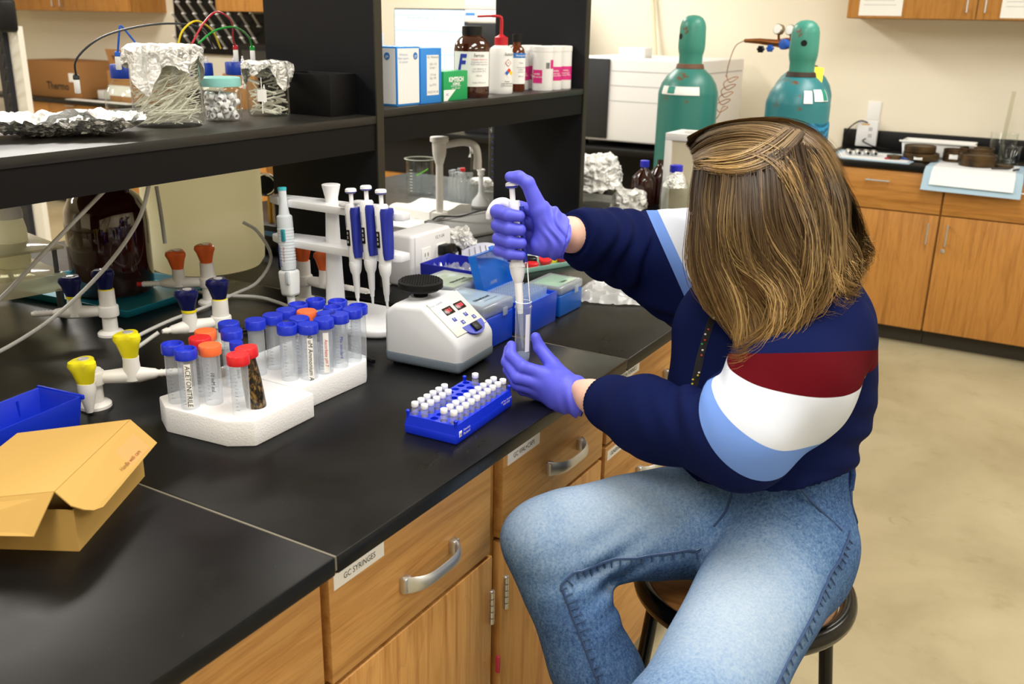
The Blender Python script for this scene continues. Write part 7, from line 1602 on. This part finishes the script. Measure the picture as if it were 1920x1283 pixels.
# ---- the pipette in the right hand
ax_ = Vector((-0.0402, 0.0205, 0.273)).normalized()
pt_ = thing('pipette', 'white and blue pipette held in the gloved hand, tip in the tube', 'pipette', (-0.1208, 1.3925, 1.2425), group=None)
qx = Vector((0.863, 0.505, 0)); qx = (qx-ax_*qx.dot(ax_)).normalized(); qy = ax_.cross(qx); pt_.rotation_euler = Matrix(((qx.x, qy.x, ax_.x), (qx.y, qy.y, ax_.y), (qx.z, qy.z, ax_.z))).to_euler()
def srings(spec, n=24, p=0.7):
    out = []
    for (z, xl, xr, yd) in spec:
        c, w = (xl+xr)/2, (xr-xl)/2; out.append([(c+w*math.copysign(abs(math.cos(a))**p, math.cos(a)), yd*math.copysign(abs(math.sin(a))**p, math.sin(a)), z) for a in [2*math.pi*k/n for k in range(n)]])
    return out
MB().loft(srings([(-0.108, -0.0135, 0.0145, 0.0125), (-0.095, -0.0130, 0.0130, 0.0125), (-0.085, -0.0095, 0.0115, 0.0120), (-0.060, -0.0065, 0.0110, 0.0115), (-0.015, -0.0065, 0.0110, 0.0115), (0.0, -0.0095, 0.0125, 0.0120), (0.005, -0.0090, 0.0115, 0.0110)])).build('handle', M_pw, pt_)
MB().loft(srings([(-0.100, 0.0090, 0.0190, 0.0115), (-0.06, 0.0085, 0.0185, 0.0120), (-0.005, 0.0095, 0.0185, 0.0115)])).build('grip', M_pb, pt_)
MB().loft(srings([(-0.098, -0.0165, -0.0065, 0.0095), (-0.085, -0.0150, -0.0050, 0.0100), (-0.03, -0.0130, -0.0050, 0.0100)])).build('front_grip', M_pb, pt_)
MB().tube(bez([(-0.004, 0, -0.003), (-0.018, 0, 0.004), (-0.032, 0, -0.001), (-0.041, 0, -0.016), (-0.042, 0, -0.024)], 16), [0.0085]*4+[0.0080]*4+[0.0075]*5+[0.0062]*3+[0.005], 14).build('finger_hook', M_pw, pt_)
w_ = MB().rbox((-0.0035, -0.0128, -0.092), (0.0045, -0.0110, -0.078), 0.0005).build('volume_window', M_black, pt_); text('digit', '4', 0.007, M_paper, w_, (0.0005, -0.01295, -0.087), (1, 0, 0), (0, 0, 1))
MB().lathe([(0.0048, 0.003), (0.0048, 0.028)], 16).build('plunger_rod', M_pw, pt_)
bt = MB().lathe([(0.007, 0.026), (0.0105, 0.028), (0.0110, 0.030)], 24).build('plunger_button', M_pb, pt_); MB().lathe([(0.0111, 0.030), (0.0105, 0.0345), (0.008, 0.0362)], 24).build('button_cap', M_pw, bt)
MB().lathe([(0.0070, -0.136), (0.0095, -0.130), (0.0125, -0.118), (0.0140, -0.106)], 24).build('collar', M_pw, pt_)
MB().lathe([(0.0048, -0.190), (0.0068, -0.165), (0.0072, -0.135)], 20).build('shaft', M_pw, pt_)
MB().lathe([(0.0012, -0.252), (0.0030, -0.225), (0.0045, -0.200), (0.0052, -0.172)], 14, cap1=False).build('tip', thin_glass('tip_clear', '#eef4f8', 0.06, body=0.2), pt_)
MB().rbox((0.0165, -0.004, -0.170), (0.0185, 0.004, -0.100), 0.0008).build('ejector_bar', M_pw, pt_)
# ---- the tube in the left hand
ht = thing('conical_tube', 'uncapped clear tube held in the gloved hand under the pipette', 'tube', (OT[0], OT[1], 0.9715))
M_ht = thin_glass('held_tube_clear', '#f0f4f8', 0.04, body=0.10)
MB().lathe([(0.006, -0.004), (0.0115, 0.001), (0.0132, 0.006), (0.0136, 0.012), (0.0138, 0.096), (0.0150, 0.097), (0.0150, 0.100), (0.0138, 0.1005), (0.0138, 0.1075)], 32, cap1=False).build('body', M_ht, ht)
MB().lathe([(0.0133, 0.1070), (0.0144, 0.1078), (0.0133, 0.1086)], 32, cap0=False, cap1=False).build('rim', mat('rim_white', '#eef2f4', 0.2, alpha=0.8), ht)
MB().lathe([(0.0060, -0.003), (0.0112, 0.002), (0.0128, 0.007), (0.0128, 0.013)], 28).build('liquid', mat('held_liquid', '#c8d4e4', 0.08, alpha=0.35), ht)
wrap_label(ht, 0.0141, 0.020, 0.088, math.radians(-42), math.radians(-5), mat('label_frost', '#eef0f6', 0.6, alpha=0.9), 'writing_patch', 8)

# ---- lanyard with badge
def onshirt(x, z, fn=torso_fn):
    return None
lp = []
for (z, dx, dy) in ((1.165, -0.62, -0.78), (1.12, -0.60, -0.80), (1.06, -0.58, -0.81), (1.00, -0.56, -0.83), (0.955, -0.55, -0.83), (0.92, -0.55, -0.83)):
    c = A3((0.30+0.02*(1.16-z), 1.50, z)); d_ = A3((dx+0.22, dy-0.10, 0)); d_ /= np.linalg.norm(d_); ss = np.linspace(0.02, 0.26, 160, dtype=np.float32); P = c+ss[:, None]*d_; f_ = torso_fn(P); i = int(np.argmax(f_ > 0.0015)); lp.append(Vector((P[i]-A3(ORG)).tolist()))
path = bez(lp, 40); ln = thing('lanyard', 'black lanyard with coloured flecks hanging at the chest', 'lanyard', ORG)
b = MB(); M_lan = mat('lanyard_black', '#15151a', 0.6)
rings = []
for i, p in enumerate(path):
    tg = (path[min(i+1, len(path)-1)]-path[max(i-1, 0)]).normalized(); sd = tg.cross(Vector((0.4, -0.9, 0))).normalized(); nn = sd.cross(tg); w = 0.006
    rings.append([p+sd*w+nn*0.0008, p+sd*w-nn*0.0008, p-sd*w-nn*0.0008, p-sd*w+nn*0.0008])
b.loft(rings); b.build('strap', M_lan, ln)
rng = random.Random(2)
for i in range(2, len(path)-2):
    if rng.random() < 0.45: continue
    p = path[i]+Vector((rng.uniform(-0.004, 0.004), rng.uniform(-0.001, 0.001), rng.uniform(-0.003, 0.003))); hx = rng.choice(['#d8c040', '#3fa860', '#e8e8e8', '#c84848']); MB().rbox((p.x-0.0016, p.y-0.004, p.z-0.0012), (p.x+0.0016, p.y-0.0015, p.z+0.0012), 0.0005).build('fleck', mat('fleck_'+hx, hx, 0.5), ln)
p = path[-6]; MB().rbox((p.x-0.022, p.y-0.006, p.z-0.010), (p.x-0.018, p.y-0.003, p.z+0.022), 0.001).build('badge_reel', mat('badge_white', '#e8e8e8', 0.3), ln)

# ---- stool
st_o = thing('stool', 'round black metal lab stool with a wooden seat under the person', 'stool', (0.322, 1.458, 0.0))
MB().lathe([(0.02, 0.600), (0.155, 0.600), (0.160, 0.604), (0.160, 0.614), (0.152, 0.618), (0.02, 0.618)], 48).build('seat', wood('stool_wood', '#b07a44', '#8a5a2c', 'x'), st_o)
prof = [(0.176+0.0145*math.cos(2*math.pi*k/14), 0.610+0.0185*math.sin(2*math.pi*k/14)) for k in range(15)]
M_blk = mat('black_enamel', '#060607', 0.22, spec=0.4)
MB().lathe(prof, 64, cap0=False, cap1=False).build('seat_ring', M_blk, st_o)
for k in range(4):
    a = math.radians(32+90*k); MB().tube([(0.150*math.cos(a), 0.150*math.sin(a), 0.595), (0.215*math.cos(a), 0.215*math.sin(a), 0.012)], 0.0125, 14).build('leg', M_blk, st_o)
    MB().lathe([(0.017, 0), (0.017, 0.018)], 14, (0.2165*math.cos(a), 0.2165*math.sin(a), 0)).build('rubber_foot', M_rub, st_o)
MB().tube([(0.187*math.cos(2*math.pi*k/40), 0.187*math.sin(2*math.pi*k/40), 0.25) for k in range(41)], 0.009, 10, caps=False).build('foot_ring', M_blk, st_o)
HA = [
  [ (0.196, 1.409, 1.327), (0.202, 1.377, 1.265), (0.220, 1.352, 1.206), (0.264, 1.335, 1.159), (0.297, 1.332, 1.132), (0.316, 1.318, 1.098) ],
  [ (0.225, 1.379, 1.330), (0.237, 1.340, 1.275), (0.257, 1.329, 1.216), (0.295, 1.323, 1.175), (0.320, 1.321, 1.131), (0.320, 1.301, 1.080) ],
  [ (0.262, 1.366, 1.337), (0.280, 1.325, 1.282), (0.303, 1.322, 1.224), (0.335, 1.323, 1.177), (0.343, 1.323, 1.134), (0.334, 1.314, 1.094) ],
  [ (0.297, 1.374, 1.350), (0.322, 1.336, 1.293), (0.346, 1.331, 1.228), (0.368, 1.341, 1.174), (0.368, 1.335, 1.127), (0.354, 1.327, 1.096) ],
  [ (0.326, 1.391, 1.366), (0.358, 1.354, 1.302), (0.377, 1.352, 1.236), (0.392, 1.364, 1.181), (0.388, 1.356, 1.137), (0.367, 1.341, 1.113) ],
  [ (0.348, 1.419, 1.373), (0.383, 1.384, 1.308), (0.402, 1.387, 1.240), (0.415, 1.391, 1.186), (0.411, 1.380, 1.148), (0.386, 1.365, 1.131) ],
  [ (0.362, 1.459, 1.362), (0.399, 1.433, 1.303), (0.418, 1.433, 1.242), (0.430, 1.437, 1.203), (0.427, 1.419, 1.161), (0.408, 1.406, 1.157) ],
  [ (0.365, 1.505, 1.350), (0.402, 1.493, 1.295), (0.419, 1.497, 1.247), (0.434, 1.492, 1.213), (0.430, 1.481, 1.189), (0.416, 1.471, 1.185) ],
  [ (0.348, 1.557, 1.352), (0.382, 1.566, 1.291), (0.404, 1.568, 1.233), (0.418, 1.572, 1.191), (0.419, 1.564, 1.166), (0.410, 1.555, 1.158) ],
]
HB = [
  [ (0.194, 1.418, 1.337), (0.224, 1.412, 1.353), (0.270, 1.406, 1.364), (0.311, 1.404, 1.361), (0.349, 1.386, 1.335), (0.378, 1.372, 1.286) ],
  [ (0.177, 1.442, 1.345), (0.200, 1.440, 1.367), (0.250, 1.437, 1.380), (0.301, 1.430, 1.378), (0.347, 1.417, 1.354), (0.385, 1.399, 1.298) ],
  [ (0.157, 1.481, 1.349), (0.181, 1.492, 1.372), (0.237, 1.505, 1.384), (0.296, 1.503, 1.387), (0.353, 1.480, 1.367), (0.396, 1.461, 1.314) ],
  [ (0.144, 1.524, 1.355), (0.178, 1.551, 1.373), (0.240, 1.579, 1.383), (0.299, 1.588, 1.378), (0.350, 1.568, 1.346), (0.393, 1.557, 1.285) ],
]
HC = [
  [ (0.344, 1.427, 1.385), (0.335, 1.395, 1.363), (0.315, 1.369, 1.343), (0.281, 1.357, 1.330), (0.238, 1.367, 1.328), (0.202, 1.402, 1.330) ],
  [ (0.310, 1.451, 1.387), (0.294, 1.404, 1.370), (0.273, 1.374, 1.356), (0.243, 1.371, 1.346), (0.216, 1.390, 1.341), (0.195, 1.411, 1.333) ],
]
# ---- hair: a soft inner mass with thousands of strands laid over it
CENH = Vector(Hc)
def resample(g, n):
    return bez(g, n*6)[::1]
def guide(g, n=15):
    p = bez(g, 60); L = [0.0]
    for i in range(1, len(p)): L.append(L[-1]+(p[i]-p[i-1]).length)
    out = []; k = 0
    for j in range(n):
        s_ = L[-1]*j/(n-1)
        while k < len(L)-2 and L[k+1] < s_: k += 1
        u = (s_-L[k])/max(L[k+1]-L[k], 1e-9); out.append(p[k].lerp(p[k+1], u))
    return out
GA, GB, GC = [guide(g) for g in HA], [guide(g) for g in HB], [guide(g) for g in HC]
M_hair = mat('hair', '#5a4028', 0.45, spec=0.28); t = NT(M_hair); at = t.n('ShaderNodeAttribute', attribute_name='strand'); t.l(at.outputs['Color'], t.p.inputs['Base Color'])
M_hbase = mat('hair_base', '#5a4128', 0.7, spec=0.12)
def inner(p, k, zf=0.35):
    q = p.copy(); v_ = (CENH-q); v_.z *= zf; return tuple(q+v_.normalized()*k)
def hair_fn(P):
    d = ell(P, hp_(0, -0.016, 0.012), HR, (0.074, 0.082, 0.078))
    for g in GA:
        pts = [inner(g[i], 0.037) for i in (0, 3, 6, 9, 11, 13)]; d = smin(d, chain(P, pts, [0.024, 0.026, 0.026, 0.026, 0.022, 0.014], 0.02), 0.02)
    for g in GB:
        pts = [inner(g[i], 0.034, 1.0) for i in (0, 4, 8, 12)]; d = smin(d, chain(P, pts, [0.006, 0.010, 0.010, 0.010], 0.02), 0.012)
    far = [hp_(0.05, -0.045, -0.01), hp_(0.075, -0.07, -0.10), hp_(0.07, -0.06, -0.16)]
    d = smin(d, chain(P, far, [0.035, 0.035, 0.02]), 0.04)
    return d+waves(P, 90, 41)*0.0015
def open_face(P):   # leave the face free
    return np.maximum(hair_fn(P), -ell(P, hp_(0, 0.125, -0.045), HR, (0.075, 0.075, 0.085)))
hair = sdf_obj('hair', open_face, (0.08, 1.24, 1.02), (0.48, 1.66, 1.42), 0.0052, M_hbase, person, None, ORG); tag(hair, 'shoulder-length brown hair with blonde highlights, falling over the face')
C_root, C_mid, C_hi, C_tip = np.array(lin('#2a1c12')[:3]), np.array(lin('#4e3822')[:3]), np.array(lin('#c8a870')[:3]), np.array(lin('#9a7846')[:3])
hv, hf_, hc = [], [], []
rng = np.random.RandomState(12)
clump_tint = rng.rand(400)
def strand(path, w, ss, tint, light):
    n = len(path); b0 = len(hv)
    for i, p in enumerate(path):
        tg = (path[min(i+1, n-1)]-path[max(i-1, 0)]); out = p-CENH; out.z *= 0.4+0.8*min(1, max(0, out.z/0.08)); sd = tg.cross(out)
        sd = sd.normalized() if sd.length > 1e-9 else Vector((1, 0, 0)); ww = w*min(1, (n-1-i)/3.0+0.12)
        for s_ in (-1, 1): q = p+sd*ww*s_-Vector(ORG); hv.append((q.x, q.y, q.z))
        u = ss[i]; c = C_root*(1-min(1, u*1.7))+C_mid*min(1, u*1.7); hi = max(0.0, min(1.0, light*(0.10+0.95*u**1.2))); c = c*(1-hi)+C_hi*hi; tp = max(0.0, u-0.55)/0.45*0.75; c = c*(1-tp)+(C_tip*(0.7+0.6*tint))*tp; c = c*(0.65+0.6*tint)
        for s_ in (0, 1): hc.append((c[0], c[1], c[2], 1))
    for i in range(n-1): a = b0+2*i; hf_.append((a, a+1, a+3, a+2))
def grow(G, count, w, jit, wave, lightp, u0=0.0, ushift=0.0, lift=0.010, cuts=(0.80, 1.0), lock=0.55, bins=4.0):
    m_ = len(G)-1
    def at(s_, x):
        i = min(max(int(s_), 0), m_-1); f_ = s_-i; a = min(int(x), len(G[0])-2); return G[i][a].lerp(G[i][a+1], x-a).lerp(G[i+1][a].lerp(G[i+1][a+1], x-a), f_), (G[i][a+1]-G[i][a]).normalized()
    for k in range(count):
        s_ = rng.rand()*m_; cb = int(s_*bins); sc_ = (cb+0.5)/bins; ct = clump_tint[(cb*7+int(rng.rand()*3)+37*len(G)) % 400]; lk_ = clump_tint[(cb*11+5) % 400]
        off = Vector(rng.normal(0, 1, 3))*jit; ph = sc_*1.5+lk_*2.6+rng.normal(0, 0.28); end = rng.uniform(*cuts)*(0.93+0.10*lk_); n = len(G[0]); lf = rng.rand()*lift
        light = (0.62 if ct > 0.62 else 0.12)*lightp+rng.normal(0, 0.18)+(0.7 if rng.rand() < 0.06 else 0); path = []; ss = []
        for j in range(n):
            u = j/(n-1)*end; x = min(u, 0.9999)*(n-1); su = s_+(sc_-s_)*lock*u; su = min(max(su, 0), m_-1e-4); p, tg = at(su, x)
            if u > 1: p = p+tg*(u-1)*0.15
            o = p-CENH; o.z *= 0.4+0.6*min(1, max(0, o.z/0.08)); o.normalize(); sd = tg.cross(o); wv = wave*(0.6+0.8*lk_)*u**1.3
            p = p+o*(lf-0.006)+off*(0.4+0.7*u)+sd*wv*math.sin(u*7.5+ph)+o*wv*0.7*math.cos(u*7.5+ph)
            path.append(p); ss.append(min(1, u0+u*(1-u0)+ushift))
        strand(path, w*rng.uniform(0.6, 1.3), ss, rng.rand()*0.6+ct*0.4, light)
grow(GA, 9000, 0.00052, 0.0038, 0.025, 0.85, cuts=(0.70, 1.06), lock=0.42)
grow(GA[:6], 1600, 0.0005, 0.0045, 0.028, 1.1, cuts=(0.95, 1.1), lift=0.016)
grow([guide([(0.199, 1.405, 1.331), (0.222, 1.385, 1.343), (0.262, 1.377, 1.350), (0.302, 1.380, 1.350), (0.336, 1.372, 1.335), (0.362, 1.358, 1.300)])]+GB, 5000, 0.00055, 0.0036, 0.004, 0.65, u0=0.38, ushift=0.0, lift=0.017, lock=0.2)
grow(GC, 420, 0.0009, 0.0030, 0.002, 1.1, u0=0.25, ushift=0.08, lift=0.016, lock=0.3)
sh_ = Vector((-0.03, 0.05, -0.004)); B5 = [p+sh_*(0.5+0.5*math.sin(math.pi*i/14)) for i, p in enumerate(GB[3])]; A10 = [p+Vector((-0.035, 0.045, 0.0)) for p in GA[8]]
grow([GB[2], GB[3], B5], 1800, 0.0007, 0.004, 0.003, 1.0, u0=0.55, lift=0.014, lock=0.2)
grow([GA[7], GA[8], A10], 1500, 0.0006, 0.004, 0.020, 1.0, cuts=(0.85, 1.1), lift=0.014)
far_g = [guide([hp_(0.00, -0.02, 0.092), hp_(0.05, -0.03, 0.076), hp_(0.084, -0.03, 0.015), hp_(0.092, -0.02, -0.06), hp_(0.095, 0.0, -0.13), hp_(0.08, 0.01, -0.17)]), guide([hp_(0.00, -0.04, 0.086), hp_(0.05, -0.070, 0.066), hp_(0.078, -0.085, 0.005), hp_(0.082, -0.088, -0.07), hp_(0.08, -0.08, -0.14), hp_(0.07, -0.06, -0.18)])]
grow(far_g, 800, 0.0008, 0.004, 0.006, 0.8, u0=0.3)
grow([GA[8], far_g[1]], 1000, 0.0008, 0.004, 0.010, 1.0, u0=0.3)
for k in range(110):         # loose flyaway hairs at the nape
    g = GA[rng.randint(5, 9)]; p0 = g[10]+Vector(rng.normal(0, 0.006, 3)); o = (p0-CENH).normalized(); pth = [p0+o*0.030*u*rng.uniform(0.6, 1)+Vector((0, 0, 1))*0.012*math.sin(u*3+k)+Vector(rng.normal(0, 0.0006, 3)) for u in [i/9 for i in range(10)]]
    strand(pth, 0.0004, [0.8]*10, 0.8, 0.7)
me = bpy.data.meshes.new('strands'); me.from_pydata(hv, [], hf_); me.materials.append(M_hair); ca = me.attributes.new('strand', 'FLOAT_COLOR', 'POINT'); ca.data.foreach_set('color', np.array(hc, np.float32).ravel()); me.polygons.foreach_set('use_smooth', [True]*len(me.polygons)); me.update()
so = bpy.data.objects.new('strands', me); COL.objects.link(so); so.parent = hair; tag(so, kind='stuff')
